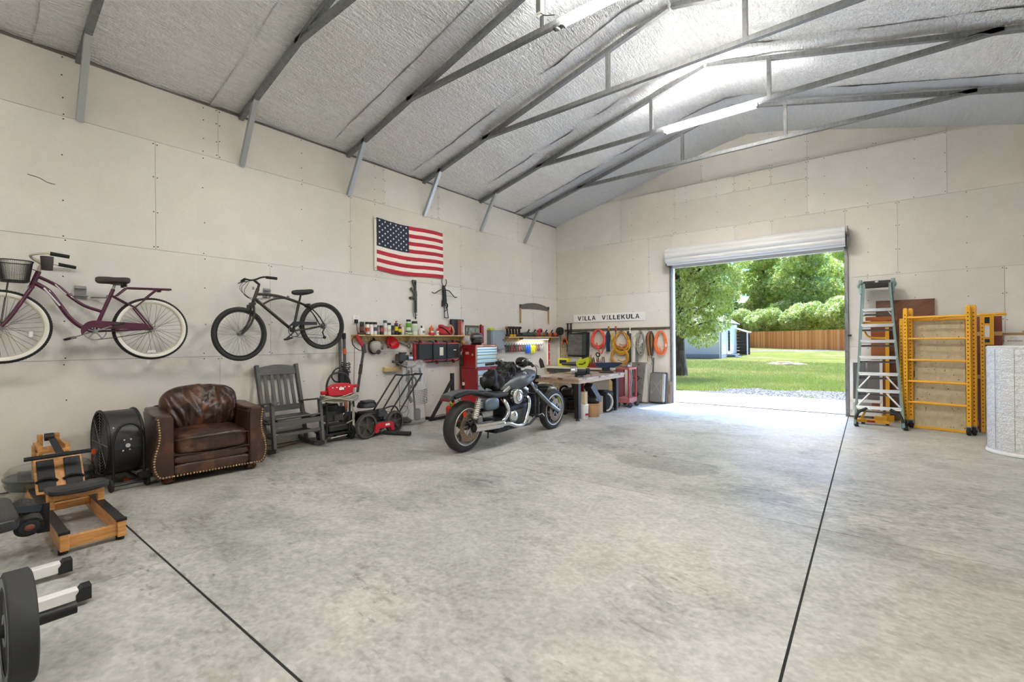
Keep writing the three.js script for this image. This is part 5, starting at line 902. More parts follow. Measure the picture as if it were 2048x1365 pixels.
{
  for (const [z, h, r, lab] of [[-4.805, 0.195, 0.033, 'tall yellow and black lubricant can with red nozzle'], [-4.875, 0.14, 0.031, 'short yellow and black lubricant can with red cap']]) {
    const o = can(lab, z, r, h, '#20201f', '#3a3a38', ['#e3c21d', 0.35, 0.72]);
    b().cyl([0, h, 0], [0, h + 0.025, 0], 0.012, 0.009, 10).box(0.008, h + 0.03, 0, 0.035, 0.014, 0.02).to('red_nozzle', M.red, o);
  }
}
can('plain white tube standing beside the yellow cans', -4.94, 0.024, 0.13, '#d9d5cc', '#dedad2', null, { name: 'caulk_tube', cat: 'tube' });
can('small pale jar with dark print next to the green tub', -4.985, 0.022, 0.045, '#cfc7bd', '#b9aea4', ['#4c3c39', 0.2, 0.6], { name: 'small_jar', cat: 'jar', x: -6.15 });
can('wide green and black tub under the green spray can', -5.07, 0.062, 0.068, '#6f8f57', '#24292a', ['#d5dcc8', 0.25, 0.45], { name: 'round_tub', cat: 'tub' });
can('green and white spray can with black cap stacked on the tub', -5.065, 0.042, 0.195, '#d5d8cf', '#1f2120', ['#63a12c', 0.3, 0.7], { y: SH + 0.0685 });
can('large white canister with black cap beside the green can', -5.195, 0.052, 0.24, '#dbd8cf', '#222120', ['#c3cbb2', 0.25, 0.7], { name: 'large_canister', cat: 'canister' });
{
  const o = thing('gas_cylinder', 'squat white gas cylinder with valve collar on the shelf', 'cylinder', [-6.2, SH, -5.36]);
  b().lathe([[0, 0], [0.055, 0], [0.062, 0.01], [0.062, 0.085], [0.05, 0.115], [0.02, 0.125], [0, 0.125]], 0, 0, 0, 22).to('tank', M.white, o);
  b().cyl([0, 0.12, 0], [0, 0.165, 0], 0.014, 0.014, 10).to('valve', M.darkSteel, o); for (let k = 0; k < 4; k++) b().bar([Math.cos(k * 1.57) * 0.045, 0.11, Math.sin(k * 1.57) * 0.045], [Math.cos(k * 1.57) * 0.042, 0.175, Math.sin(k * 1.57) * 0.042], 0.02, 0.006).to('collar_post', M.white, o);
  b().box(0.0615, 0.055, 0, 0.003, 0.04, 0.05).to('grey_label', M.grey, o);
}
can('flat red tub with lid in front of the orange bottle', -5.55, 0.055, 0.045, '#c8222a', '#c8222a', null, { name: 'round_tub', cat: 'tub', x: -6.15 });
{
  const o = thing('glue_bottle', 'orange and white glue bottle behind the flat red tub', 'bottle', [-6.22, SH, -5.61]);
  b().rbox(0, 0.07, 0, 0.05, 0.14, 0.08, 0.012).to('bottle', mat('#c4632a', 0.5), o); b().lathe([[0.022, 0.14], [0.018, 0.155], [0.008, 0.175], [0, 0.176]], 0, 0, 0, 12).to('cap', M.orange, o); b().box(0.026, 0.05, 0, 0.002, 0.05, 0.06).to('label_patch', M.white, o);
  const q = thing('small_box', 'small white carton next to the red tool bag', 'box', [-6.17, SH, -5.705]); b().rbox(0, 0.038, 0, 0.04, 0.076, 0.045, 0.003).to('carton', M.white, q); b().box(0.0205, 0.04, 0, 0.001, 0.03, 0.03).to('printed_panel', M.grey, q);
  const bag = thing('tool_bag', 'crumpled red soft tool bag on the pine shelf', 'bag', [-6.2, SH, -5.92]);
  b().add(puff(0.17, 0.15, 0.36, 3.4, (x, y, z) => [0.02 * fT(z * 9, y * 9), 0.03 * fT(z * 7 + 3, x * 7) * (y > 0 ? 1 : 0), 0], 22), new THREE.Matrix4().makeTranslation(0, 0.075, 0)).to('fabric_body', mat('#b22a2a', 0.75), bag);
  b().tube([[0.06, 0.14, 0.14], [0.08, 0.1, 0.06], [0.085, 0.06, 0.0], [0.08, 0.02, -0.05]], 0.012, 6, 18).tube([[0.04, 0.15, -0.13], [0.085, 0.1, -0.09], [0.085, 0.04, -0.1]], 0.012, 6, 14).to('black_strap', M.blackMatte, bag);
  b().rbox(0.0, 0.165, -0.02, 0.08, 0.03, 0.15, 0.012).to('grey_zip_flap', mat('#9d9490', 0.6), bag); b().rbox(0.03, 0.165, 0.12, 0.08, 0.06, 0.09, 0.02).to('red_pouch', M.red, bag);
  const tb = thing('curved_board', 'tan curved offcut board leaning beside the tool bag', 'board', [-6.24, SH, -6.13]); b().ext([[-0.05, 0], [0.04, 0], [0.055, 0.08], [0.03, 0.16], [-0.02, 0.205], [-0.07, 0.2]], 0.02, 0, 0, 0, 0, Math.PI / 2 - 0.4, 0, 0.002).to('board', M.tan, tb);
  const bd = thing('binder', 'large black binder standing at the end of the pine shelf', 'binder', [-6.26, SH, -6.3]); b().rbox(0, 0.155, 0, 0.055, 0.31, 0.33, 0.006).to('cover', mat('#23262a', 0.5), bd); b().box(0.029, 0.155, 0.0, 0.002, 0.28, 0.012).to('grey_spine_edge', M.grey, bd);
  for (const [z, h, c, l] of [[-6.315, 0.285, '#c86a60', 'tall coral-red paperback in front of the black binder'], [-6.352, 0.255, '#d9a79a', 'shorter pale pink paperback in front of the black binder']]) { const k = thing('book', l, 'book', [-6.19, SH, z], 0, 'books at the end of the pine shelf'); b().rbox(0, h / 2, 0, 0.1, h, 0.026, 0.003).to('cover', mat(c, 0.6), k); b().box(-0.002, h / 2, 0, 0.094, h + 0.002, 0.018).to('pages', M.offwhite, k); b().box(0.0505, h * 0.5, 0, 0.001, h * 0.6, 0.012).to('spine_title', M.white, k); }
  const fl = thing('flashlight', 'dark red pocket torch lying at the shelf end', 'flashlight', [-6.15, SH + 0.018, -4.075]); b().cyl([0, 0, 0.02], [0, 0, -0.1], 0.016, 0.016, 12).to('barrel', mat('#541d18', 0.4), fl); b().cyl([0, 0, -0.1], [0, 0, -0.13], 0.017, 0.024, 14).to('head', M.darkSteel, fl);
  const dm = thing('puck_lamp', 'small chrome puck lamp lying before the spray cans', 'puck lamp', [-6.13, SH, -4.215]); b().lathe([[0, 0.045], [0.02, 0.042], [0.036, 0.028], [0.04, 0.01], [0.042, 0]], 0, 0, 0, 18).to('dome', M.chrome, dm); b().lathe([[0.042, 0], [0.045, 0.006], [0.042, 0.012]], 0, 0, 0, 18).to('base_ring', M.black, dm);
}
// outlet with plug
{
  const o = thing('power_outlet', 'white wall outlet plate with black plug and cord', 'outlet', [XL, 1.735, -4.135]);
  b().rbox(0.004, 0, 0, 0.008, 0.125, 0.125, 0.003).to('cover_plate', M.white, o); b().rbox(0.03, -0.03, 0.015, 0.05, 0.06, 0.045, 0.008).to('plug', M.black, o);
  b().tube([[0.04, -0.06, 0.015], [0.04, -0.13, 0.01], [0.05, -0.2, 0.0], [0.08, -0.225, -0.02]], 0.004, 5, 20).to('cord', M.blackMatte, o); b().rbox(0.03, 0.035, 0.0, 0.003, 0.03, 0.03, 0.002).to('socket_face', M.offwhite, o); o.children[3].position.x = -0.022;
}
// respirator, funnel, hook tool hanging below
{
  const r = thing('half_mask_respirator', 'grey face respirator with round filters hanging under the shelf', 'respirator', [XL + 0.07, 1.3, -4.43]);
  b().add(puff(0.12, 0.2, 0.2, 2.6, (x, y, z) => [0.02 * Math.cos(y * 12), 0, -z * 0.25 * sstep(0.02, -0.08, y)], 14), new THREE.Matrix4()).to('mask_shell', mat('#a29c93', 0.45), r);
  b().cyl([0.045, -0.07, -0.02], [0.075, -0.085, -0.02], 0.042, 0.038, 18).to('filter', mat('#4e4a45', 0.5), r); b().cyl([0.04, -0.01, -0.09], [0.06, -0.01, -0.115], 0.04, 0.036, 18).to('filter', mat('#6a655f', 0.5), r);
  b().torus(-0.02, 0, 0, 0.105, 0.012, 0, 1.57, 0, 6, 30).to('seal_ring', M.black, r); b().tube([[-0.01, 0.1, 0], [-0.02, 0.13, 0.0], [-0.05, 0.14, 0]], 0.014, 6, 8).to('hanging_strap', M.black, r);
  const f = thing('funnel', 'bright red plastic funnel hanging under the pine shelf', 'funnel', [XL + 0.075, 1.335, -4.735]); f.rotation.z = -1.05;
  b().lathe([[0.115, 0.075], [0.118, 0.07], [0.1, 0.02], [0.03, -0.035], [0.022, -0.06], [0.016, -0.13], [0.013, -0.13], [0.019, -0.055], [0.026, -0.03], [0.096, 0.02], [0.112, 0.075], [0.115, 0.075]], 0, 0, 0, 28).to('cone', mat('#c41f27', 0.35), f); b().torus(0, 0.082, 0.115, 0.012, 0.003, 0, 1.57, 0, 5, 14).to('hanging_tab', M.red, f); b().lathe([[0, -0.028], [0.03, -0.028]], 0, 0, 0, 20).to('strainer', M.blackMatte, f);
  const s = thing('filter_wrench', 'long grey strap wrench hung by the red funnel', 'wrench', [XL + 0.03, 1.33, -5.02]); b().poly([[0, 0.06, 0.18], [0, 0.03, 0.05], [0, -0.02, -0.1]], 0.009, 8).to('handle', mat('#6e675d', 0.4, 0.6), s); b().torus(0, -0.02, -0.13, 0.032, 0.008, 0, 1.57, 0, 6, 20).to('loop', mat('#6e675d', 0.4, 0.6), s);
  // mechanic's creeper
  const c = thing('mechanic_creeper', 'black padded mechanics creeper with red casters hung under the shelf', 'creeper', [XL + 0.09, 1.2, -5.73]);
  const zs = [[0.5, 0.15], [0.14, -0.19], [-0.2, -0.52]];
  zs.forEach(([a, d], i) => { b().rbox(0.05, 0, (a + d) / 2, 0.05, i === 2 ? 0.27 : 0.29, a - d, 0.014).to('pad', mat('#26292a', 0.6), c); });
  b().box(0.055, 0.15, 0.0, 0.045, 0.018, 1.04).box(0.055, -0.155, 0.0, 0.045, 0.014, 1.04).to('red_side_rail', mat('#9c2126', 0.5), c); b().box(0.03, 0, 0.53, 0.05, 0.3, 0.05).to('red_head_end', mat('#9c2126', 0.5), c);
  for (const z of [0.48, 0.145, -0.195, -0.53]) b().poly([[0.0, 0.19, z + 0.03], [0.085, 0.17, z], [0.09, -0.15, z], [0.03, -0.19, z + 0.02]], 0.008, 6).to('cross_tube', M.black, c);
  for (const y of [0.18, -0.19]) for (const z of [0.38, 0.0, -0.42]) { b().cyl([0.02, y - 0.01, z - 0.014], [0.02, y - 0.01, z + 0.014], 0.028, 0.028, 14).to('red_caster', mat('#8c1d22', 0.5), c); b().box(0.0, y + 0.012, z, 0.03, 0.03, 0.04).to('caster_fork', M.black, c); }
  b().poly([[0.03, -0.19, 0.5], [0.03, -0.19, -0.5]], 0.009, 6).to('lower_tube', M.black, c);
  b().box(0.0765, -0.0, -0.06, 0.002, 0.15, 0.09).to('white_sticker', M.offwhite, c); b().box(0.0765, 0.02, -0.36, 0.002, 0.1, 0.22).to('pad_panel', M.black, c); b().box(0.078, 0.02, -0.4, 0.002, 0.02, 0.07).to('white_print', M.white, c);
}

// ---------- motorcycle ----------
{
  const ox = -3.95, oz = -5.0, o = thing('motorcycle', 'matte grey cruiser motorcycle with chrome exhaust and black jacket on its tank', 'motorcycle', [ox, 0, oz]);
  // p(x, y, z) takes room coordinates, x across the bike from its centre line
  const p = (z, y, x = 0) => V(x + 0.08 * (-z + oz) * 0.0 + (0.045 * (oz - z)), y, z - oz);
  const tank = phys('#5c6066', 0.38, 0.55, { clearcoat: 0.25, clearcoatRoughness: 0.4 });
  const alloy = mat('#8f8d88', 0.35, 0.9), dark = mat('#1d1e20', 0.42);
  function wheel(nm, z, R, tw, rimR, disc) {
    const g = new THREE.Group(); g.name = nm; o.add(g); g.position.copy(p(z, R)); g.rotation.z = -0.05;
    const t = b(), pr = []; for (let k = 0; k <= 18; k++) { const a = -Math.PI / 2 + Math.PI * k / 18; pr.push([rimR + 0.004 + (R - rimR - 0.004) * Math.pow(Math.max(0, Math.cos(a)), 0.62), Math.sin(a) * tw * (0.42 + 0.09 * Math.cos(a))]); } t.lathe(pr, 0, 0, 0, 64, 0, 0, Math.PI / 2);
    t.to('tyre', mat('#262524', 0.7), g);
    b().lathe([[rimR - 0.02, -tw * 0.4], [rimR + 0.01, -tw * 0.42], [rimR + 0.012, -tw * 0.38], [rimR - 0.012, -tw * 0.2], [rimR - 0.015, tw * 0.2], [rimR + 0.012, tw * 0.38], [rimR + 0.01, tw * 0.42], [rimR - 0.02, tw * 0.4], [rimR - 0.03, 0], [rimR - 0.02, -tw * 0.4]], 0, 0, 0, 56, 0, 0, Math.PI / 2).to('rim', alloy, g);
    b().torus(tw * 0.41, 0, 0, rimR, 0.007, 0, Math.PI / 2, 0, 6, 56).to('rim_lip', mat('#c9c4b6', 0.3, 0.8), g);
    for (let k = 0; k < 3; k++) { const a = k * 2.094 + 0.5; for (const q of [-0.22, 0.22]) b().bar([0, Math.cos(a) * 0.04, Math.sin(a) * 0.04], [0, Math.cos(a + q) * (rimR - 0.02), Math.sin(a + q) * (rimR - 0.02)], 0.022, 0.035, V(1, 0, 0)).to('wheel_spoke', mat('#6e6b66', 0.4, 0.8), g); }
    b().cyl([-0.07, 0, 0], [0.07, 0, 0], 0.045, 0.045, 18).to('hub', M.darkSteel, g);
    for (const x of disc) { const d = b(); d.lathe([[0.1, -0.002], [0.172, -0.002], [0.172, 0.002], [0.1, 0.002], [0.1, -0.002]], x, 0, 0, 48, 0, 0, Math.PI / 2); d.to('brake_disc', mat('#8c7a66', 0.4, 0.9), g);
      const hl = b(); for (let k = 0; k < 40; k++) { const a = k / 40 * 6.2832, r = k % 2 ? 0.125 : 0.15; hl.cyl([x - 0.003, Math.cos(a) * r, Math.sin(a) * r], [x + 0.0035, Math.cos(a) * r, Math.sin(a) * r], 0.005, 0.005, 6); } stuff(hl.to('disc_holes', M.blackMatte, g));
      for (let k = 0; k < 6; k++) { const a = k * 1.047; b().bar([x, Math.cos(a) * 0.04, Math.sin(a) * 0.04], [x, Math.cos(a + 0.4) * 0.1, Math.sin(a + 0.4) * 0.1], 0.02, 0.004, V(1, 0, 0)).to('disc_carrier', M.steel, g); } }
    return g;
  }
  wheel('rear_wheel', -4.12, 0.318, 0.17, 0.228, [0.1]); wheel('front_wheel', -6.0, 0.31, 0.125, 0.238, [0.07, -0.07]);
  b().rbox(0.1 + 0.045 * -0.93 + 0.03, 0.42, -0.93, 0.05, 0.08, 0.1, 0.015).to('front_caliper', M.darkSteel, o);
  b().torus(0.045 * 0.93 + 0.088 - 0.0, 0.4, -1.0, 0.1, 0.008, 0, Math.PI / 2, 0, 5, 20, 1.2).to('yellow_disc_lock', M.lime, o);
  // forks
  for (const s of [-1, 1]) {
    b().cyl(p(-5.16, 0.93, s * 0.12), p(-5.47, 0.63, s * 0.12), 0.027, 0.027, 14).to('fork_tube', M.alu, o);
    b().cyl(p(-5.45, 0.65, s * 0.12), p(-5.8, 0.4, s * 0.12), 0.033, 0.033, 14).to('fork_sleeve', mat('#84847f', 0.35, 0.9), o);
    b().cyl(p(-5.77, 0.425, s * 0.118), p(-6.02, 0.295, s * 0.112), 0.036, 0.024, 14).to('fork_foot', M.alu, o);
  }
  b().rbox(0.045 * 0.3, 0.88, -0.24, 0.32, 0.04, 0.09, 0.012, -0.75).rbox(0.045 * 0.45, 0.72, -0.4, 0.3, 0.045, 0.09, 0.012, -0.75).to('fork_clamp', M.darkSteel, o);
  b().cyl(p(-5.2, 0.94), p(-5.36, 0.7), 0.04, 0.04, 14).to('steering_head', dark, o);
  // tank
  const tg = puff(0.36, 0.24, 0.78, 2.3, (x, y, z) => { const f = sstep(-0.4, 0.3, z); return [-x * 0.5 * sstep(-0.02, 0.39, z) * 1.0, (0.06 * sstep(0.1, -0.35, z)) - 0.07 * sstep(0.05, 0.38, z) + (y < 0 ? 0.04 * Math.abs(x) : 0), 0]; }, 26);
  b().add(tg, new THREE.Matrix4().makeRotationX(0.05).setPosition(0.02, 0.805, -0.14)).to('fuel_tank', tank, o);
  // jacket draped over tank rear and seat
  b().add(puff(0.3, 0.24, 0.7, 2.5, (x, y, z) => { const w = fT(x * 6 + z * 3, z * 9 - x * 4 + y * 5), u = Math.sin((z * 1.3 + x * 0.9) * 36 + 6 * fT(x * 3, z * 3)); const k = 0.09 * w + 0.014 * u; return [k * Math.sign(x) * 0.7, k + 0.05 * sstep(-0.1, -0.33, z), k * 0.4]; }, 40), new THREE.Matrix4().makeRotationX(0.24).setPosition(-0.06, 0.875, 0.14)).to('black_jacket', mat('#121214', 0.5), o);
  b().add(puff(0.3, 0.1, 0.62, 3, (x, y, z) => [0, 0.05 * sstep(0, 0.3, z), 0], 14), new THREE.Matrix4().makeTranslation(-0.01, 0.66, 0.4)).to('seat', mat('#1a1a1b', 0.5), o);
  // rear fender
  b().ext([[-1.19, 0.69], [-1.18, 0.725], [-1.06, 0.755], [-0.88, 0.765], [-0.68, 0.745], [-0.5, 0.69], [-0.5, 0.66], [-0.68, 0.705], [-0.88, 0.725], [-1.06, 0.715], [-1.16, 0.685]], 0.14, 0.08, 0, 0, 0, Math.PI / 2, 0, 0.01).to('rear_fender', mat('#54565a', 0.32, 0.4), o);
  o.children[o.children.length - 1].position.x = -0.185;
  b().tube([p(-3.86, 0.7, 0.12), p(-4.1, 0.74, 0.13), p(-4.3, 0.71, 0.13), p(-4.5, 0.65, 0.12)], 0.02, 8, 20).to('fender_strut', M.blackMatte, o);
  b().rbox(p(-3.82, 0.68).x, 0.68, p(-3.82, 0.68).z, 0.16, 0.05, 0.04, 0.015).to('tail_lamp', mat('#7d1a16', 0.3), o);
  // engine
  const eng = b(); eng.rbox(0.0, 0.36, -0.02, 0.3, 0.32, 0.5, 0.06).rbox(0, 0.26, 0.3, 0.26, 0.2, 0.3, 0.05); eng.to('crankcase', mat('#23262a', 0.4, 0.5), o);
  const cyls = (a, z, nm) => { const g = b(); for (let k = 0; k < 9; k++) { const t = 0.06 + k * 0.02; g.rbox(0, 0.47 + Math.cos(a) * t, z + Math.sin(a) * t * -1, 0.21, 0.008, 0.17, 0.003, -a); } stuff(g.to('cylinder_fins', mat('#5b5b58', 0.35, 0.85), o)); b().rbox(0, 0.47 + Math.cos(a) * 0.16, z - Math.sin(a) * 0.16, 0.16, 0.22, 0.13, 0.02, -a).to('cylinder', dark, o); b().rbox(0, 0.47 + Math.cos(a) * 0.265, z - Math.sin(a) * 0.265, 0.22, 0.07, 0.17, 0.025, -a).to('rocker_cover', M.chrome, o); };
  cyls(-0.45, 0.07); cyls(0.45, -0.12);
  // air cleaner and clutch cover (chrome, right side)
  b().lathe([[0, 0.055], [0.03, 0.055], [0.034, 0.048], [0.06, 0.048], [0.075, 0.05], [0.1, 0.04], [0.108, 0.02], [0.108, -0.03]], 0.165, 0.62, 0.055, 40, 0, 0, -Math.PI / 2).to('chrome_air_cleaner', M.chrome, o);
  b().torus(0.214, 0.62, 0.055, 0.068, 0.006, 0, Math.PI / 2, 0, 6, 36).to('air_cleaner_groove', dark, o);
  b().lathe([[0, 0.05], [0.04, 0.048], [0.07, 0.036], [0.086, 0.01], [0.088, -0.04]], 0.155, 0.36, 0.13, 36, 0, 0, -Math.PI / 2).to('chrome_clutch_cover', M.chrome, o);
  b().rbox(0.14, 0.35, 0.0, 0.05, 0.18, 0.3, 0.03).to('engine_side_cover', M.darkSteel, o);
  // exhausts
  const X1 = 0.2;
  b().tube([[0.1, 0.6, 0.28], [0.17, 0.585, 0.33], [X1, 0.52, 0.31], [X1, 0.44, 0.29], [X1 + 0.01, 0.36, 0.38], [X1 + 0.01, 0.33, 0.5]], 0.026, 12, 40).to('rear_header_pipe', M.chrome, o);
  b().tube([[0.1, 0.6, -0.17], [0.17, 0.585, -0.19], [X1, 0.5, -0.18], [X1 + 0.01, 0.36, -0.12], [X1 + 0.015, 0.25, -0.04], [X1 + 0.02, 0.235, 0.1], [X1 + 0.015, 0.29, 0.3], [X1 + 0.01, 0.3, 0.48]], 0.026, 12, 60).to('front_header_pipe', M.chrome, o);
  b().tube([[X1 + 0.012, 0.31, 0.44], [X1 + 0.012, 0.315, 0.52]], 0.052, 16, 4).cyl([X1 + 0.012, 0.312, 0.5], [X1 + 0.012, 0.335, 0.97], 0.054, 0.054, 22, true).cyl([X1 + 0.012, 0.308, 0.4], [X1 + 0.012, 0.313, 0.51], 0.034, 0.053, 20).to('muffler', phys('#dcdcdc', 0.12, 1, { side: THREE.DoubleSide }), o);
  b().cyl([X1 + 0.012, 0.333, 0.92], [X1 + 0.012, 0.334, 0.94], 0.05, 0.05, 20).to('muffler_core', M.blackMatte, o);
  // frame and details
  b().poly([p(-5.3, 0.72, 0.08), p(-5.52, 0.6, 0.1), p(-5.5, 0.3, 0.11), p(-5.3, 0.19, 0.11), p(-4.7, 0.19, 0.11), p(-4.45, 0.3, 0.12)], 0.018, 8).to('frame_rail', mat('#232a31', 0.35), o);
  b().poly([p(-5.3, 0.72, -0.08), p(-5.52, 0.6, -0.1), p(-5.5, 0.3, -0.11), p(-5.3, 0.19, -0.11), p(-4.7, 0.19, -0.11), p(-4.45, 0.3, -0.12)], 0.018, 8).to('frame_rail', mat('#232a31', 0.35), o);
  b().rbox(0.02, 0.45, -0.46, 0.2, 0.32, 0.05, 0.01).to('radiator', mat('#27292b', 0.5), o);
  b().add(puff(0.09, 0.16, 0.27, 3.4, null, 12), new THREE.Matrix4().makeTranslation(0.13, 0.57, 0.55)).to('side_cover', phys('#5d6973', 0.32, 0.5, { clearcoat: 0.3 }), o);
  b().bar(p(-4.95, 0.32, 0.14), p(-4.12, 0.32, 0.13), 0.04, 0.05).bar(p(-4.95, 0.32, -0.14), p(-4.12, 0.32, -0.13), 0.04, 0.05).to('swing_arm', M.darkSteel, o);
  for (const s of [-1, 1]) { b().cyl(p(-4.21, 0.66, s * 0.17), p(-4.13, 0.42, s * 0.17), 0.03, 0.03, 14).to('shock_body', M.chrome, o); const sp = b(); for (let k = 0; k < 9; k++) { const t = k / 8; sp.torus(p(-4.205 + 0.065 * t, 0.62 - 0.18 * t, s * 0.17).x, 0.62 - 0.18 * t, p(-4.205 + 0.065 * t, 0).z, 0.036, 0.007, Math.PI / 2 - 0.3, 0, 0, 6, 18); } stuff(sp.to('shock_spring', mat('#cfc9b4', 0.35, 0.6), o)); }
  b().rbox(0.13, 0.38, 0.78, 0.05, 0.14, 0.09, 0.02).to('rear_caliper', mat('#7f7a70', 0.4, 0.7), o);
  b().poly([p(-4.6, 0.24, -0.1), p(-4.58, 0.06, -0.22), p(-4.52, 0.02, -0.27)], 0.012, 6).to('kickstand', dark, o);
  b().poly([p(-4.5, 0.24, 0.05), p(-4.48, 0.15, 0.07), p(-4.44, 0.13, 0.1)], 0.01, 6).to('stand_tang', dark, o);
  for (const s of [-1, 1]) b().poly([p(-5.3, 0.31, s * 0.15), p(-5.32, 0.31, s * 0.3)], 0.018, 8).to('foot_peg', M.blackMatte, o);
  b().poly([p(-5.25, 0.3, 0.2), p(-5.45, 0.33, 0.22), p(-5.47, 0.29, 0.24)], 0.009, 6).to('brake_pedal', M.chrome, o);
  // cockpit
  b().tube([p(-4.98, 1.04, 0.4), p(-5.1, 1.06, 0.3), p(-5.2, 1.03, 0.14), p(-5.2, 0.99, 0.04), p(-5.2, 0.99, -0.04), p(-5.2, 1.03, -0.14), p(-5.1, 1.06, -0.3), p(-4.98, 1.04, -0.4)], 0.0135, 8, 60).to('handlebar', M.darkSteel, o);
  for (const s of [-1, 1]) { b().cyl(p(-5.06, 1.052, s * 0.335), p(-4.965, 1.038, s * 0.42), 0.019, 0.019, 12).to('grip', M.rubber, o); b().poly([p(-5.11, 1.055, s * 0.29), p(-5.13, 1.04, s * 0.36), p(-5.08, 1.02, s * 0.43)], 0.007, 6).to('lever', M.alu, o); b().rbox(p(-5.08, 0, s * 0.29).x, 1.06, p(-5.08, 0).z, 0.05, 0.05, 0.05, 0.012).to('switch_pod', M.black, o); b().rbox(p(-5.1, 0, s * 0.26).x, 1.1, p(-5.1, 0).z, 0.06, 0.045, 0.06, 0.015).to('fluid_reservoir', M.chrome, o); b().cyl(p(-5.36, 0.86, s * 0.2), p(-5.42, 0.86, s * 0.2), 0.03, 0.02, 12).to('indicator', M.black, o); }
  b().add(puff(0.2, 0.14, 0.16, 2.4, null, 12), new THREE.Matrix4().makeRotationX(-0.4).setPosition(0.01, 1.07, -0.28)).to('instrument_pod', phys('#16161a', 0.2, 0.1, { clearcoat: 0.8 }), o);
  b().lathe([[0, 0.09], [0.05, 0.08], [0.085, 0.04], [0.092, 0], [0.09, -0.06]], 0.025, 0.86, -0.44, 28, Math.PI / 2 + Math.PI, 0, 0).lathe([[0, 0], [0.088, 0]], 0.025, 0.86, -0.5, 24, Math.PI / 2, 0, 0).to('headlamp', mat('#202124', 0.3, 0.3), o);
  b().rbox(0.02, 0.98, -0.18, 0.16, 0.05, 0.08, 0.015).to('bar_riser', M.chrome, o);
  b().tube([p(-5.2, 1.03, 0.1), p(-5.38, 1.0, 0.16), p(-5.4, 0.85, 0.15), p(-5.32, 0.7, 0.12)], 0.006, 5, 24).tube([p(-5.2, 1.03, -0.1), p(-5.4, 1.02, -0.12), p(-5.45, 0.8, -0.1), p(-5.6, 0.6, 0.1), p(-5.8, 0.46, 0.12)], 0.006, 5, 24).to('control_hoses', M.black, o); stuff(o.children[o.children.length - 1]);
  b().ext([[-0.03, 0], [0.03, 0], [0.025, 0.1], [0.0, 0.14], [-0.025, 0.1]], 0.012, p(-5.3, 0, 0.34).x, 1.0, p(-5.3, 0).z, 0, 0.5, 0.25, 0.003).to('mirror', mat('#2a1d1f', 0.4), o);
}
// red fuel can behind the rear wheel
{
  const o = thing('fuel_can', 'red plastic fuel can with yellow spout behind the motorcycle', 'fuel can', [-5.62, 0, -5.62]);
  b().rbox(0, 0.14, 0, 0.24, 0.28, 0.32, 0.05, 0, 0, 0, 4).to('tank', mat('#d42a1e', 0.4), o); b().tube([[0, 0.27, 0.1], [0, 0.31, 0.06], [0, 0.31, -0.06], [0, 0.27, -0.1]], 0.018, 8, 20).to('carry_handle', mat('#c9281c', 0.4), o); b().cyl([0, 0.27, 0.12], [0.02, 0.33, 0.14], 0.026, 0.026, 14).to('green_cap', mat('#6f9a2f', 0.5), o); b().cyl([0.02, 0.32, 0.14], [0.0, 0.47, 0.2], 0.013, 0.01, 10).to('yellow_spout', M.yellow, o);
  const f = thing('steel_rack_frame', 'black angle-steel triangular frame standing by the tool chest', 'frame', [-6.1, 0, -5.75]);
  b().bar([0.1, 0.025, 0.4], [0.1, 0.025, -0.25], 0.05, 0.05).to('floor_rail', mat('#2c2a28', 0.5, 0.4), f); b().bar([0.0, 0.02, -0.25], [0.0, 0.79, -0.25], 0.06, 0.05, V(1, 0, 0)).to('upright', mat('#2c2a28', 0.5, 0.4), f); b().bar([0.1, 0.05, 0.35], [0.02, 0.68, -0.24], 0.045, 0.045).to('diagonal', mat('#33312e', 0.5, 0.4), f); b().bar([0.1, 0.025, -0.24], [-0.05, 0.025, -0.24], 0.05, 0.05).bar([-0.1, 0.025, 0.3], [0.12, 0.025, 0.3], 0.05, 0.05).to('cross_foot', mat('#2c2a28', 0.5, 0.4), f);
}

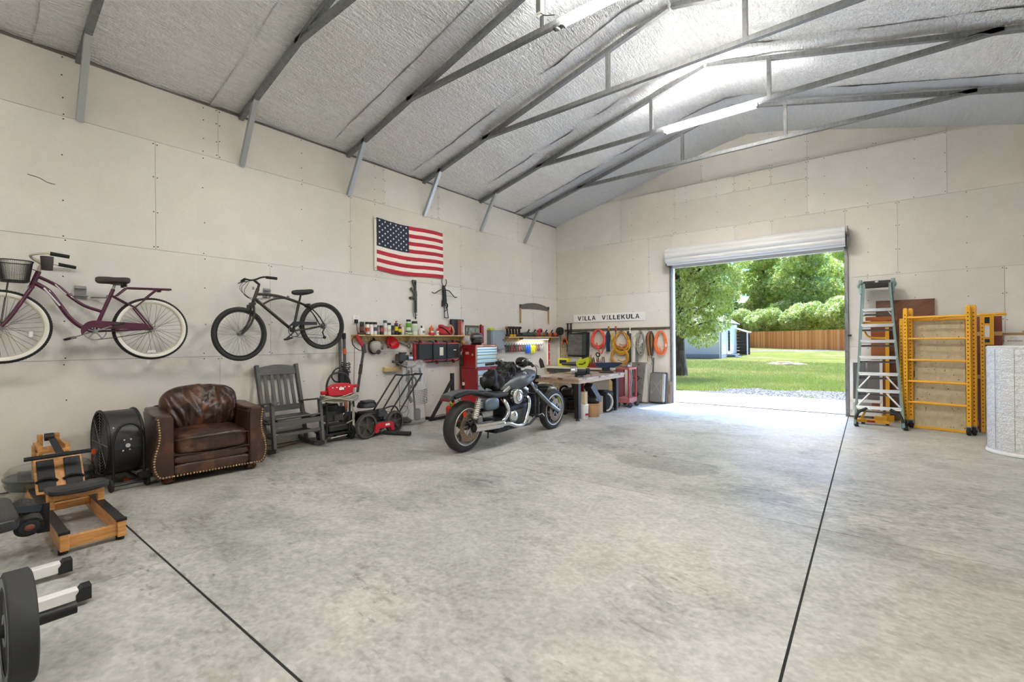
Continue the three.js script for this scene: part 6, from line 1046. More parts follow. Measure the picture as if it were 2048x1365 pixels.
// ---------- red tool chests ----------
const chestRed = phys('#98141b', 0.35, 0.1, { clearcoat: 0.4 }), drawerFace = mat('#b9bdb6', 0.3, 0.75);
{
  const drawers = (o, x, y0, hs, z0, z1) => { let y = y0; for (const h of hs) { y -= h / 2; const d = mesh('drawer', b().rbox(x, y, (z0 + z1) / 2, 0.02, h - 0.008, z0 - z1 - 0.03, 0.003).geo(), drawerFace, o); b().box(x + 0.012, y + h / 2 - 0.012, (z0 + z1) / 2, 0.014, 0.012, z0 - z1 - 0.04).to('pull', M.chrome, d); y -= h / 2; } };
  const o = thing('tool_cabinet', 'red steel roller tool cabinet with grey drawers behind the motorcycle', 'tool cabinet', [-6.06, 0, -6.72]);
  b().rbox(-0.005, 0.475, 0, 0.45, 0.77, 0.66, 0.008).to('cabinet_body', chestRed, o); drawers(o, 0.222, 0.83, [0.1, 0.1, 0.1, 0.14, 0.14, 0.16], 0.32, -0.32);
  for (const x of [-0.17, 0.17]) for (const z of [-0.27, 0.27]) { b().cyl([x, 0.045, z - 0.015], [x, 0.045, z + 0.015], 0.045, 0.045, 16).box(x, 0.08, z, 0.05, 0.03, 0.05).to('caster', M.black, o); }
  b().rbox(0.23, 0.862, 0, 0.012, 0.03, 0.64, 0.003).to('top_rim', chestRed, o); b().cyl([0.235, 0.86, 0], [0.242, 0.86, 0], 0.012, 0.012, 10).to('lock', M.chrome, o);
  const t = thing('tool_chest', 'red top tool chest with six grey drawers stacked on the cabinet', 'tool chest', [-6.07, 0.862, -6.7]);
  b().rbox(0, 0.225, 0, 0.42, 0.45, 0.62, 0.008).to('chest_body', chestRed, t); drawers(t, 0.212, 0.4, [0.05, 0.05, 0.055, 0.07, 0.075, 0.08], 0.305, -0.305);
  b().box(0.213, 0.425, 0, 0.006, 0.035, 0.6).to('tan_header', mat('#c49a78', 0.5), t); b().box(0.213, 0.21, 0.306, 0.008, 0.43, 0.02).box(0.213, 0.21, -0.306, 0.008, 0.43, 0.02).to('tan_edge', mat('#c49a78', 0.5), t);
  b().cyl([0.13, 0.26, 0.31], [0.13, 0.26, 0.318], 0.022, 0.022, 16).to('round_sticker', mat('#b9ac7d', 0.5), t); b().box(-0.01, 0.29, 0.3115, 0.09, 0.05, 0.003).to('pale_sticker', mat('#b7a396', 0.6), t);
  b().tube([[-0.06, 0.35, 0.31], [-0.05, 0.37, 0.335], [0.05, 0.37, 0.335], [0.06, 0.35, 0.31]], 0.006, 6, 16).to('side_handle', M.darkSteel, t);
  for (const z of [0.16, -0.2]) b().box(0.217, 0.428, z, 0.002, 0.02, 0.11).to('header_sticker', M.offwhite, t);
  b().rbox(0.12, 0.35, -0.36, 0.1, 0.12, 0.07, 0.006).to('red_side_tray', chestRed, t);
  // helmet
  const h = thing('motorcycle_helmet', 'dark full-face motorcycle helmet on the red tool chest', 'helmet', [-6.02, 1.3125, -6.58], 0.9);
  b().add(puff(0.25, 0.25, 0.33, 2.2, (x, y, z) => [0, y < -0.05 ? 0.01 : 0, 0.02 * sstep(0, -0.1, y) * Math.sign(z)], 18), new THREE.Matrix4().makeTranslation(0, 0.125, 0)).to('shell', phys('#2a2627', 0.25, 0.1, { clearcoat: 0.8 }), h);
  b().add(puff(0.235, 0.1, 0.2, 2.4, null, 14), new THREE.Matrix4().makeRotationX(-0.15).setPosition(0, 0.14, 0.085)).to('visor', mat('#70757a', 0.08, 0.6), h);
  b().rbox(0, 0.05, 0.14, 0.17, 0.06, 0.06, 0.02).to('chin_bar', M.black, h); b().rbox(0, 0.015, -0.02, 0.18, 0.03, 0.22, 0.01).to('neck_roll', M.blackMatte, h);
  // hoses and clutter hanging between the creeper and chest
  const g = thing('hanging_grease_gun', 'dark grease gun and hoses hanging left of the red tool chest', 'grease gun', [-6.2, 0.85, -6.37]);
  b().cyl([0, 0.32, 0], [0.0, 0.05, 0], 0.028, 0.028, 14).to('barrel', M.black, g); b().cyl([0, 0.38, 0], [0, 0.31, 0], 0.018, 0.018, 10).to('red_head', mat('#8a4a48', 0.5), g); b().rbox(0, 0.3, 0.02, 0.03, 0.06, 0.03, 0.006).to('white_tip', M.offwhite, g);
  b().tube([[0, 0.4, 0], [0.03, 0.44, -0.03], [0.03, 0.2, -0.05], [0.02, -0.2, -0.03], [0.02, -0.4, 0.0], [0.0, -0.2, 0.04], [0.0, 0.1, 0.05]], 0.012, 6, 40).to('black_hose', M.blackMatte, g); b().rbox(0.03, -0.29, 0.0, 0.04, 0.06, 0.045, 0.008).to('white_fitting', M.white, g);
  b().lathe([[0.055, 0.07], [0.02, 0.0], [0.012, -0.05]], 0, 0.47, 0.0, 20, 0, 0, -0.8).to('tan_funnel', mat('#c39a5e', 0.6), g);
  // framed picture and red case behind the helmet
  const f = thing('camouflage_sign', 'camouflage and blue printed tin sign behind the helmet', 'sign', [XL + 0.01, 1.5, -6.78]);
  b().rbox(0, 0.1, 0, 0.014, 0.2, 0.4, 0.002).to('frame', mat('#5a5248', 0.6), f); b().box(0.0085, 0.085, 0, 0.002, 0.14, 0.37).to('print', mat('#ffffff', 0.5, 0, { map: tex(128, 64, (x, y) => { const n = fT(x / 12, y / 12); return n > 0.1 ? [120, 150, 160] : n > -0.2 ? [140, 146, 110] : [80, 84, 70]; }, true, 3) }), f);
  for (const [z, i] of [[-7.02, 0], [-7.06, 1]]) { const l = thing('red_level', i ? 'thinner red case edge standing next to the camouflage sign' : 'red plastic case standing next to the camouflage sign', 'case', [XL + 0.035, 1.33, z], 0, 'red cases behind the helmet'); b().rbox(0, 0.19, 0, 0.06, i ? 0.36 : 0.38, 0.034, 0.006).to('case_shell', chestRed, l); b().rbox(0.0, 0.385 - i * 0.02, 0, 0.03, 0.02, 0.02, 0.004).to('latch', M.black, l); }
  // electrical panel
  const e = thing('electrical_panel', 'grey steel electrical panel box on the wall', 'electrical panel', [XL, 1.4, -7.47]);
  b().rbox(0.055, 0, 0, 0.11, 0.42, 0.46, 0.006).to('enclosure', mat('#868b8e', 0.5, 0.3), e); b().rbox(0.113, 0, -0.01, 0.008, 0.38, 0.38, 0.004).to('door', mat('#9aa0a3', 0.45, 0.3), e); b().rbox(0.122, 0.0, -0.17, 0.012, 0.04, 0.02, 0.003).to('latch', M.darkSteel, e);
  const y = thing('yellow_box', 'small yellow and white boxes on the electrical panel', 'box', [XL + 0.06, 1.611, -7.36]); b().rbox(0, 0.022, 0.06, 0.08, 0.044, 0.12, 0.004).to('yellow_carton', M.lime, y); b().rbox(0, 0.024, -0.05, 0.08, 0.048, 0.08, 0.004).to('cream_carton', M.offwhite, y);
}

// ---------- drill shelf ----------
shelf('tool_shelf', 'pine shelf of cordless drills near the room corner', -7.72, -9.72, 1.475, 0.22, [-7.8, -9.6]);
const S2 = 1.4755;
function drill(z, col, bat, label, turn = 0) {
  const o = thing('cordless_drill', label, 'drill', [-6.19, S2, z], turn, 'cordless drills on the pine shelf');
  b().rbox(0, 0.028, 0, 0.08, 0.056, 0.075, 0.012).to('battery', mat(bat, 0.5), o); b().bar([0, 0.05, 0], [-0.01, 0.17, 0], 0.035, 0.045).to('handle', M.blackMatte, o);
  b().cyl([-0.06, 0.195, 0], [0.06, 0.195, 0], 0.032, 0.03, 14).to('motor_body', mat(col, 0.5), o); b().cyl([0.06, 0.195, 0], [0.115, 0.195, 0], 0.024, 0.014, 12).to('chuck', M.darkSteel, o); b().rbox(0.025, 0.15, 0, 0.018, 0.035, 0.016, 0.004).to('trigger', mat('#8c3a26', 0.5), o);
  return o;
}
[[-7.77, '#b0722c', '#1f1e1c', 'orange-brown cordless drill at the panel end of the drill row'], [-7.87, '#232a26', '#1d1c1b', 'black and green cordless drill between brown drills'], [-7.98, '#4a3229', '#26221f', 'dark brown impact driver in the drill row'], [-8.09, '#57352b', '#2a2522', 'reddish brown cordless drill in the drill row'], [-8.2, '#33302c', '#1c1b1a', 'black cordless drill ending the drill row']].forEach(([z, c, d, l], i) => drill(z, c, d, l, -0.5));
for (const [z, l] of [[-7.82, 'yellow drill battery lying before the first drill'], [-7.93, 'yellow drill battery lying before the third drill']]) { const o = thing('drill_battery', l, 'battery', [-6.12, S2, z], 0, 'yellow batteries before the drills'); b().rbox(0, 0.025, 0, 0.04, 0.05, 0.07, 0.01).to('battery_case', M.yellow, o); b().rbox(0, 0.055, 0, 0.03, 0.012, 0.05, 0.004).to('contacts', M.black, o); }
function grinder(z, body, head, label, x = -6.19) { const o = thing('power_tool', label, 'power tool', [x, S2, z]); b().cyl([0, 0.04, 0.12], [0, 0.045, -0.06], 0.036, 0.04, 14).to('motor_body', mat(body, 0.5), o); b().rbox(0, 0.05, -0.09, 0.09, 0.08, 0.08, 0.02).to('gear_head', mat(head, 0.45, 0.3), o); b().cyl([0.02, 0.02, -0.09], [0.02, 0.03, -0.09], 0.06, 0.06, 20).to('disc_guard', M.darkSteel, o); b().poly([[0, 0.09, -0.09], [0.03, 0.14, -0.1]], 0.014, 8).to('side_handle', M.black, o); o.scale.setScalar(1.2); return o; }
grinder(-8.42, '#35383a', '#4c4f50', 'dark grey angle grinder lying on the drill shelf'); grinder(-8.67, '#3c4238', '#5e5a54', 'olive and grey sander on the drill shelf'); grinder(-8.93, '#a6232a', '#8e8a86', 'red polisher with round head on the drill shelf'); grinder(-9.15, '#9a4a2a', '#30414c', 'rusty orange saw with teal base on the drill shelf'); grinder(-9.4, '#c25a24', '#2b2522', 'bright orange grinder near the room corner'); grinder(-9.64, '#c4541e', '#332b27', 'orange and black power tool at the shelf end by the corner');
{
  const o = thing('plastic_scoop', 'red plastic scoop tilted atop the polisher', 'scoop', [-6.2, S2 + 0.1, -9.0]); b().rbox(0, 0.05, 0, 0.08, 0.05, 0.14, 0.015, 0.4).to('scoop', M.red, o); b().torus(0, 0.04, -0.09, 0.035, 0.012, 0, 1.57, 0, 6, 18).to('ring', mat('#7e2d2d', 0.5), o);
  const k = thing('baseball_hat', 'black and blue hat hanging at the room corner', 'hat', [-6.16, 1.62, -9.88]); b().add(puff(0.2, 0.2, 0.14, 2.6, (x, y, z) => [0.02 * fT(y * 9, z * 9), 0, 0], 10), new THREE.Matrix4()).to('cap_body', mat('#1f2222', 0.8), k); b().rbox(0.02, -0.06, 0.06, 0.12, 0.04, 0.04, 0.015).to('blue_band', mat('#232a58', 0.7), k);
  const g = thing('orange_clamps', 'orange spring clamp hanging under the drill shelf corner', 'clamp', [-6.02, 1.32, -9.86]); b().bar([0, 0.14, 0.02], [-0.06, -0.04, 0], 0.03, 0.03).bar([0.03, 0.13, 0], [0.12, -0.06, 0.0], 0.03, 0.03).to('clamp_arm', M.orange, g); b().cyl([0.0, 0.05, -0.025], [0.0, 0.05, 0.035], 0.03, 0.03, 12).to('pivot_spring', M.black, g);
  // light under the shelf
  const l = thing('under_shelf_light', 'lit white strip light under the drill shelf', 'light', [-6.2, 1.43, -8.82]);
  b().rbox(0, 0, 0, 0.1, 0.045, 1.06, 0.006).to('housing', M.white, l); b().rbox(0.0, -0.026, 0, 0.085, 0.012, 1.02, 0.004).to('light_lens', M.glow, l); for (const z of [0.535, -0.535]) b().rbox(0, -0.003, z, 0.1, 0.05, 0.012, 0.003).to('end_cap', M.grey, l);
  const ra = new THREE.RectAreaLight(0xfffdf8, 3.5, 0.08, 1.0); ra.name = 'under_shelf_glow'; ra.position.set(0, -0.036, 0); ra.rotation.set(-Math.PI / 2, 0, 0); l.add(ra);
  // magnetic strip with small tools
  const m = thing('tool_strip', 'magnetic strip on the wall holding snips and pliers', 'tool strip', [XL, 1.275, -8.57]); b().rbox(0.01, 0, 0, 0.02, 0.03, 1.5, 0.003).to('strip', M.darkSteel, m);
  const cols = ['#2c2a28', '#33302c', '#97322a', '#6b2420', '#4e5a4c', '#a33a3c', '#55484a', '#3f4f45', '#1f4fb0', '#1d57c2', '#c9d01c', '#c2c622', '#8c7a34', '#7c3b36', '#8b8a90', '#97979c'];
  const nm = ['black-handled snips at the panel end', 'dark pliers beside the black snips', 'rust-red handled pliers', 'dark red cutters', 'grey-green handled cutters', 'red handled crimper', 'brown-grey pliers', 'green-black pliers', 'blue handled shears', 'brighter blue handled shears', 'yellow-green handled shears', 'yellow handled snips', 'olive handled scissors', 'maroon handled pliers', 'grey steel compass', 'steel scissors at the corner end'];
  cols.forEach((c, i) => { const z = -7.86 - i * 0.094, big = i >= 8 && i <= 11; const o2 = thing('hand_pliers', nm[i] + ' on the magnetic strip', 'pliers', [XL + 0.035, 1.275, z], 0, 'hand tools on the magnetic strip'); for (const s of [-1, 1]) b().tube([[0, 0, s * 0.006], [0.005, -0.05, s * 0.022], [0, -0.13 - (big ? 0.04 : 0), s * 0.016]], big ? 0.016 : 0.011, 6, 12).to('handle', mat(c, 0.5), o2); b().ext([[-0.018, 0], [0.018, 0], [0.006, 0.05], [-0.006, 0.05]], 0.014, -0.007, -0.005, 0, 0, Math.PI / 2, 0).to('jaws', M.steel, o2); o2.scale.set(1, 1.1, 1.35); });
  const y = thing('yellow_carton', 'yellow carton with black print standing on the far bench', 'box', [-5.95, 0.745, -9.72]); b().rbox(0, 0.1, 0, 0.3, 0.2, 0.12, 0.004).to('carton', mat('#c9c32a', 0.6), y); b().box(0, 0.11, 0.0615, 0.2, 0.09, 0.002).to('black_print', M.black, y);
  const r = thing('red_spirit_level', 'long red spirit level hanging by the room corner', 'level', [XL + 0.03, 0.77, -9.53]); b().rbox(0, 0.33, 0, 0.05, 0.66, 0.05, 0.004).to('beam', mat('#c2272c', 0.4), r); for (const q of [0.12, 0.33, 0.54]) b().cyl([0.02, q, 0], [0.027, q, 0], 0.018, 0.018, 14).to('vial', mat('#d9dccb', 0.2), r); b().rbox(-0.005, 0.33, 0.035, 0.035, 0.66, 0.016, 0.002).to('white_edge', M.offwhite, r);
}

// ---------- far bench along the end wall ----------
{
  const o = thing('wooden_workbench', 'pale topped workbench against the end wall under the hanging cords', 'workbench', [-5.4, 0, -9.66]);
  b().rbox(0, 0.725, 0, 1.78, 0.04, 0.56, 0.004).to('bench_top', mat('#ffffff', 0.6, 0, { map: woodTex(190, 186, 168, 0.5) }), o); for (const x of [-0.84, 0.84]) for (const z of [-0.22, 0.22]) b().box(x, 0.3525, z, 0.07, 0.705, 0.07).to('leg', M.pine, o); b().box(0, 0.66, 0.25, 1.7, 0.09, 0.03).to('apron', M.darkGrey, o);
  const k = thing('leaf_blower', 'lime green cordless leaf blower lying on the far bench', 'leaf blower', [-5.45, 0.745, -9.5]);
  const lime = mat('#b9c41a', 0.42);
  b().ext([[0.02, 0.02], [0.05, 0.0], [0.26, -0.0], [0.3, 0.04], [0.33, 0.14], [0.31, 0.22], [0.25, 0.2], [0.12, 0.155], [0.06, 0.155], [0.0, 0.1]], 0.1, 0, 0.01, -0.05, 0, 0, 0, 0.015, [[[0.16, 0.05], [0.25, 0.06], [0.27, 0.14], [0.2, 0.13]]]).to('green_body', lime, k);
  b().torus(0.07, 0.185, 0.0, 0.03, 0.012, 0, 0, 0, 8, 20).to('hook_ring', lime, k);
  b().rbox(0.22, 0.235, 0, 0.16, 0.05, 0.075, 0.012, 0, 0, 0.25).to('battery', M.blackMatte, k); b().cyl([0.03, 0.085, 0], [-0.1, 0.075, 0], 0.06, 0.05, 18).to('nozzle_collar', M.darkGrey, k); b().cyl([-0.1, 0.075, 0], [-0.42, 0.07, 0], 0.05, 0.036, 18).to('blower_tube', mat('#2b2c2b', 0.45), k); b().box(0.13, 0.075, 0.068, 0.12, 0.03, 0.003).to('brown_print', M.brown, k);
}

// ---------- steel workbench ----------
{
  const o = thing('welding_bench', 'steel-topped workbench with black angle legs behind the motorcycle', 'workbench', [-4.39, 0, -7.7]);
  const rust = mat('#ffffff', 0.5, 0.35, { map: tex(256, 256, (x, y) => { const n = fT(x / 40, y / 40), k = sstep(0.1, 0.5, fT(x / 26 + 9, y / 26)); return [178 + 24 * n - 60 * k, 160 + 22 * n - 78 * k, 142 + 20 * n - 80 * k]; }, true, 1.2) });
  b().rbox(0, 0.71, 0, 1.05, 0.035, 1.86, 0.003).to('steel_top', rust, o); b().box(0, 0.665, 0.915, 1.03, 0.055, 0.012).box(0.513, 0.665, 0, 0.012, 0.055, 1.8).to('edge_apron', mat('#ffffff', 0.5, 0.3, { map: woodTex(178, 152, 126, 0.6) }), o);
  for (const [x, z] of [[0.46, 0.86], [0.46, -0.62], [-0.46, 0.86], [-0.46, -0.62]]) { b().rbox(x, 0.365, z, 0.085, 0.65, 0.085, 0.004).to('leg', mat('#221f1d', 0.5, 0.3), o); b().cyl([x, 0.0, z], [x, 0.045, z], 0.04, 0.03, 14).to('levelling_foot', M.darkSteel, o); b().ext([[0, 0], [0.14, 0], [0, -0.16]], 0.01, x + (x > 0 ? -0.04 : 0.04), 0.69, z, 0, x > 0 ? Math.PI : 0, 0).to('gusset', M.black, o); }
  for (const z of [0.86, -0.62]) b().box(0, 0.15, z, 0.9, 0.04, 0.04).to('lower_rail', M.black, o);
  const TY = 0.728;
  const v = thing('bench_vise', 'dark bench vise bolted on the steel workbench corner', 'vise', [-4.06, TY, -7.14], 0.66 + Math.PI / 2);
  b().cyl([0, 0, 0], [0, 0.03, 0], 0.09, 0.085, 20).to('swivel_base', M.darkSteel, v); b().rbox(0, 0.075, 0.02, 0.1, 0.09, 0.2, 0.02).to('body', mat('#23262c', 0.4, 0.3), v); b().rbox(0, 0.1, 0.15, 0.13, 0.11, 0.06, 0.012).rbox(0, 0.1, -0.06, 0.13, 0.1, 0.07, 0.02).to('jaw', mat('#2b3038', 0.35, 0.4), v); b().cyl([0.0, 0.11, -0.05], [0.0, 0.11, -0.15], 0.07, 0.06, 18).to('steel_end', M.alu, v); b().poly([[0.0, 0.06, 0.2], [0.05, -0.02, 0.24], [0.08, -0.09, 0.26]], 0.008, 8).to('screw_bar', M.steel, v);
  const a = thing('anvil', 'blue-black steel anvil on the workbench', 'anvil', [-4.12, TY, -8.3], 0.66);
  b().rbox(0, 0.02, 0, 0.26, 0.04, 0.18, 0.008).to('foot', M.darkSteel, a); b().rbox(0, 0.075, 0, 0.15, 0.09, 0.1, 0.02).to('waist', mat('#2a2d33', 0.4, 0.5), a); b().ext([[-0.2, 0.0], [-0.16, -0.045], [0.15, -0.045], [0.2, -0.03], [0.31, 0.03], [0.3, 0.045], [0.17, 0.045], [-0.2, 0.045]], 0.11, 0, 0.155, -0.055, 0, 0, 0, 0.006).to('face_and_horn', mat('#27344f', 0.35, 0.5), a);
  const rk = thing('wood_offcut', 'weathered wooden offcut lying on the steel bench', 'board', [-4.6, TY, -8.0], 0.1); b().rbox(0, 0.012, 0, 0.3, 0.024, 0.6, 0.003).to('plank', M.plywood, rk); b().box(0.05, 0.0245, 0.1, 0.04, 0.001, 0.2).to('pencil_mark', M.grey, rk);
  const tt = thing('tool_tote', 'red tray of rusty wrenches and sockets on the far bench', 'tool tray', [-4.95, 0.745, -9.55]);
  b().box(0, 0.05, 0.1, 0.42, 0.1, 0.012).box(0, 0.05, -0.1, 0.42, 0.1, 0.012).box(0.205, 0.05, 0, 0.012, 0.1, 0.2).box(-0.205, 0.05, 0, 0.012, 0.1, 0.2).box(0, 0.006, 0, 0.42, 0.012, 0.2).to('tray', mat('#7c1c1c', 0.5), tt);
  for (let i = 0; i < 12; i++) { const x = -0.18 + i * 0.033, h = rr(0.16, 0.3); b().bar([x, 0.012, rr(-0.05, 0.05)], [x + rr(-0.03, 0.03), h, rr(-0.06, 0.06)], 0.014, 0.02).to(i % 3 ? 'wrench' : 'red_screwdriver', i % 3 ? mat(['#6b5c50', '#5a4a44', '#76655a'][i % 3], 0.45, 0.6) : mat('#a5242a', 0.4), tt); }
  b().torus(0.02, 0.3, 0.02, 0.045, 0.014, 0.3, 0, 0, 8, 22).to('black_hose_clamp', M.black, tt);

  // clutter under the bench
  const h = thing('shop_vacuum', 'silver cylinder shop vacuum on casters under the workbench', 'shop vacuum', [-4.3, 0, -6.62], 0.3);
  b().lathe([[0, 0.6], [0.07, 0.59], [0.085, 0.56], [0.085, 0.34], [0.09, 0.33], [0.09, 0.2], [0, 0.2]], 0, 0, 0, 24).to('steel_canister', M.alu, h); b().rbox(0, 0.13, 0, 0.2, 0.14, 0.18, 0.03).to('motor_base', M.darkGrey, h); b().tube([[0, 0.58, 0], [-0.12, 0.6, 0.02], [-0.32, 0.58, 0.03]], 0.035, 10, 14).to('black_duct', M.black, h); for (const s of [-1, 1]) b().cyl([0.0, 0.07, s * 0.08], [0.0, 0.07, s * 0.12], 0.07, 0.07, 18).to('wheel', M.rubber, h);
  const st = thing('storage_bin', 'black plastic bin full of parts deep under the bench', 'bin', [-4.68, 0, -7.2]); b().rbox(0, 0.15, 0, 0.44, 0.3, 0.4, 0.02).to('bin', M.blackMatte, st); b().rbox(-0.02, 0.34, 0.02, 0.34, 0.07, 0.3, 0.03, 0, 0, 0.1).to('dark_parts', M.darkSteel, st); b().rbox(0.1, 0.45, 0.1, 0.2, 0.12, 0.02, 0.004, 0.3).to('tan_bracket', mat('#a7826a', 0.6), st);
  const wb = thing('paint_pail', 'white pail with red lettering beside the bench leg', 'pail', [-3.98, 0, -7.12]); b().lathe([[0, 0.0], [0.085, 0], [0.095, 0.24], [0.1, 0.24], [0.1, 0.25], [0, 0.25]], 0, 0, 0, 22).to('pail', M.white, wb); b().box(0.09, 0.08, 0.03, 0.006, 0.035, 0.07, 0, -0.3).to('red_print', M.red, wb);
  const cc = thing('parts_carton', 'cream carton standing on the white pail', 'box', [-3.99, 0.2505, -7.12], 0.2); b().rbox(0, 0.11, 0, 0.14, 0.22, 0.15, 0.004).to('carton', mat('#cdb896', 0.8), cc); b().box(0, 0.2205, 0, 0.13, 0.002, 0.02).to('tape', M.tan, cc);
  const kb = thing('cardboard_drum', 'brown cardboard drum full of black ducts', 'drum', [-3.96, 0, -7.42]); b().lathe([[0, 0], [0.125, 0], [0.13, 0.24], [0.122, 0.24], [0.118, 0.02], [0, 0.02]], 0, 0, 0, 12).to('drum_wall', mat('#b48a62', 0.85), kb); b().lathe([[0.131, 0.2], [0.131, 0.225]], 0, 0, 0, 12).to('tape_band', mat('#a1784f', 0.7, 0, { side: THREE.DoubleSide }), kb);
  const pl = thing('plastic_ducts', 'black plastic air ducts piled above the cardboard drum', 'duct', [-3.98, 0.242, -7.44]); b().rbox(0, 0.05, 0, 0.16, 0.09, 0.17, 0.02, 0, 0.3, 0).to('duct_base', M.blackMatte, pl); b().bar([0.04, 0.07, -0.1], [0.02, 0.33, 0.16], 0.16, 0.1).to('square_duct', mat('#2b2d30', 0.4), pl); b().bar([0.03, 0.1, 0.02], [0.05, 0.06, -0.17], 0.15, 0.11).to('angled_duct', mat('#303338', 0.35), pl);
  const cb = thing('cardboard_box', 'plain cardboard box between the drum and the black heater', 'box', [-4.1, 0, -7.74], 0.1); b().rbox(0, 0.16, 0, 0.3, 0.32, 0.18, 0.004).to('carton', M.tan, cb); b().box(0.0, 0.3205, 0, 0.3, 0.002, 0.03).to('tape', mat('#c7a67c', 0.6), cb);
  const ht = thing('fan_heater', 'black louvred fan heater with a pale hose under the bench', 'heater', [-4.1, 0, -8.08]); b().rbox(0, 0.2, 0, 0.34, 0.38, 0.3, 0.02).to('case', M.blackMatte, ht); const lv = b(); for (let i = 0; i < 9; i++) lv.box(0.172, 0.06 + i * 0.035, -0.06, 0.014, 0.012, 0.15, 0, 0, 0.4); stuff(lv.to('louvres', M.darkGrey, ht)); b().tube([[0.1, 0.37, 0.13], [0.19, 0.33, 0.06], [0.22, 0.2, 0.0], [0.2, 0.06, 0.08], [0.16, 0.03, 0.14]], 0.02, 8, 30).to('pale_hose', mat('#b7b09e', 0.6), ht); b().rbox(0, 0.395, 0, 0.2, 0.02, 0.2, 0.006).to('top_vent', M.darkGrey, ht); 
  const ax = thing('axle_parts', 'oily axle and engine parts heaped deep under the bench', 'car parts', [-4.66, 0, -7.68]); b().rbox(0, 0.1, 0, 0.36, 0.2, 0.36, 0.03).to('parts_crate', mat('#3a322b', 0.7), ax); b().cyl([-0.15, 0.26, 0.1], [0.18, 0.27, -0.1], 0.06, 0.06, 14).to('axle_tube', M.darkSteel, ax); b().rbox(0.05, 0.38, 0.05, 0.22, 0.14, 0.2, 0.04, 0.2, 0.4, 0).to('gear_case', mat('#57504a', 0.5, 0.5), ax); b().torus(-0.1, 0.4, -0.08, 0.08, 0.022, 0.4, 0.8, 0, 8, 20).to('rubber_ring', M.rubber, ax);
  const gc = thing('grey_case', 'long black tool case lying behind the shop vacuum', 'case', [-4.72, 0, -6.86]); b().rbox(0, 0.26, 0, 0.4, 0.52, 0.2, 0.03).to('case_shell', M.blackMatte, gc); b().rbox(0.0, 0.55, 0, 0.3, 0.03, 0.05, 0.01).to('case_handle', M.darkGrey, gc);
  // red steel cart
  const ct = thing('red_steel_cart', 'open red steel cart on casters at the bench end', 'cart', [-3.98, 0, -8.95]);
  for (const [x, z] of [[0.13, 0.17], [0.13, -0.17], [-0.13, 0.17], [-0.13, -0.17]]) { b().box(x, 0.45, z, 0.035, 0.72, 0.035).to('corner_post', mat('#98302e', 0.5), ct); b().lathe([[0.012, -0.018], [0.05, -0.018], [0.055, 0.0], [0.05, 0.018], [0.012, 0.018]], x + 0.02, 0.055, z, 18, Math.PI / 2).to('caster', M.darkGrey, ct); }
  b().rbox(0, 0.14, 0, 0.3, 0.1, 0.38, 0.006).to('lower_tray', mat('#a9605c', 0.5), ct); b().rbox(0, 0.79, 0, 0.3, 0.04, 0.38, 0.006).to('upper_tray', mat('#a35a56', 0.5), ct); b().box(-0.13, 0.45, 0, 0.01, 0.6, 0.34).to('back_panel', mat('#7d2422', 0.5), ct); b().tube([[0.1, 0.8, 0.05], [0.12, 0.6, 0.0], [0.1, 0.4, 0.02], [0.08, 0.2, -0.05]], 0.012, 6, 20).to('grey_cable', M.steel, ct); b().rbox(0.02, 0.84, 0.05, 0.14, 0.05, 0.1, 0.015).to('silver_fitting', M.alu, ct);
  const rc = thing('red_jack_stand', 'red floor jack parts standing beneath the bench top', 'jack', [-4.55, 0, -8.2]); b().rbox(0, 0.06, 0, 0.2, 0.12, 0.2, 0.01).to('base', M.darkGrey, rc); b().rbox(0.05, 0.36, -0.05, 0.06, 0.5, 0.06, 0.006).to('red_column', mat('#b3222a', 0.4), rc); b().rbox(-0.05, 0.36, 0.05, 0.14, 0.36, 0.03, 0.006).to('red_panel', mat('#a31f26', 0.4), rc);
}

// ---------- things hung on the end wall ----------
const ZW = ZE + 0.0;
{
  const r = thing('hanging_rail', 'dark wooden peg rail along the end wall holding cords', 'rail', [-4.78, 1.615, ZW]);
  b().box(0, 0.02, 0.012, 2.72, 0.05, 0.022).to('board', mat('#57503f', 0.8), r); for (let k = 0; k < 14; k++) b().poly([[-1.26 + k * 0.195, 0.01, 0.02], [-1.26 + k * 0.195, -0.01, 0.09], [-1.26 + k * 0.195, 0.02, 0.1]], 0.005, 6).to('peg', M.darkSteel, r);
}
function coil(name, label, x, yTop, w, h, turns, col, rad, o2 = {}) {
  const o = thing(name, label, o2.cat || 'cable', [x, yTop, ZW + 0.07], 0, 'cords hung on the peg rail'); const g = b();
  for (let k = 0; k < turns; k++) { const a = w / 2 * rr(0.82, 1.04), c = h / 2 * rr(0.9, 1.05), dx = rr(-0.012, 0.012), pts = []; for (let q = 0; q < 16; q++) { const t = q / 16 * 6.2832; pts.push([dx + Math.sin(t) * a * (1 - 0.18 * Math.cos(t)), -c + Math.cos(t) * c + rr(-0.004, 0.004), rr(-0.018, 0.018) + (k / turns - 0.5) * 0.04]); } g.tube(pts, rad, 6, 64, true); }
  g.to('coils', typeof col === 'string' ? mat(col, 0.5) : col, o); if (turns > 1) stuff(o.children[0]);
  b().tube([[w * 0.45, -h * 0.4, 0.02], [w * 0.5, -h * 0.62, 0.02], [w * 0.2, -h * (o2.tail || 0.8), 0.02], [-w * 0.1, -h * 0.72, 0.02]], rad, 6, 24).to('loose_end', typeof col === 'string' ? mat(col, 0.5) : col, o);
  if (o2.plug) b().rbox(w * 0.5, -h * 0.62, 0.03, 0.03, 0.07, 0.03, 0.008).to('plug', M.offwhite, o); else b().torus(0, 0.0, 0, 0.02, 0.006, 0, 0, 0, 6, 14).to('tie', M.blackMatte, o);
  return o;
}
coil('cord_coil', 'thick coral red hose coil hanging on the peg rail', -5.115, 1.63, 0.36, 0.43, 14, '#dd5647', 0.014, { tail: 1.35 });
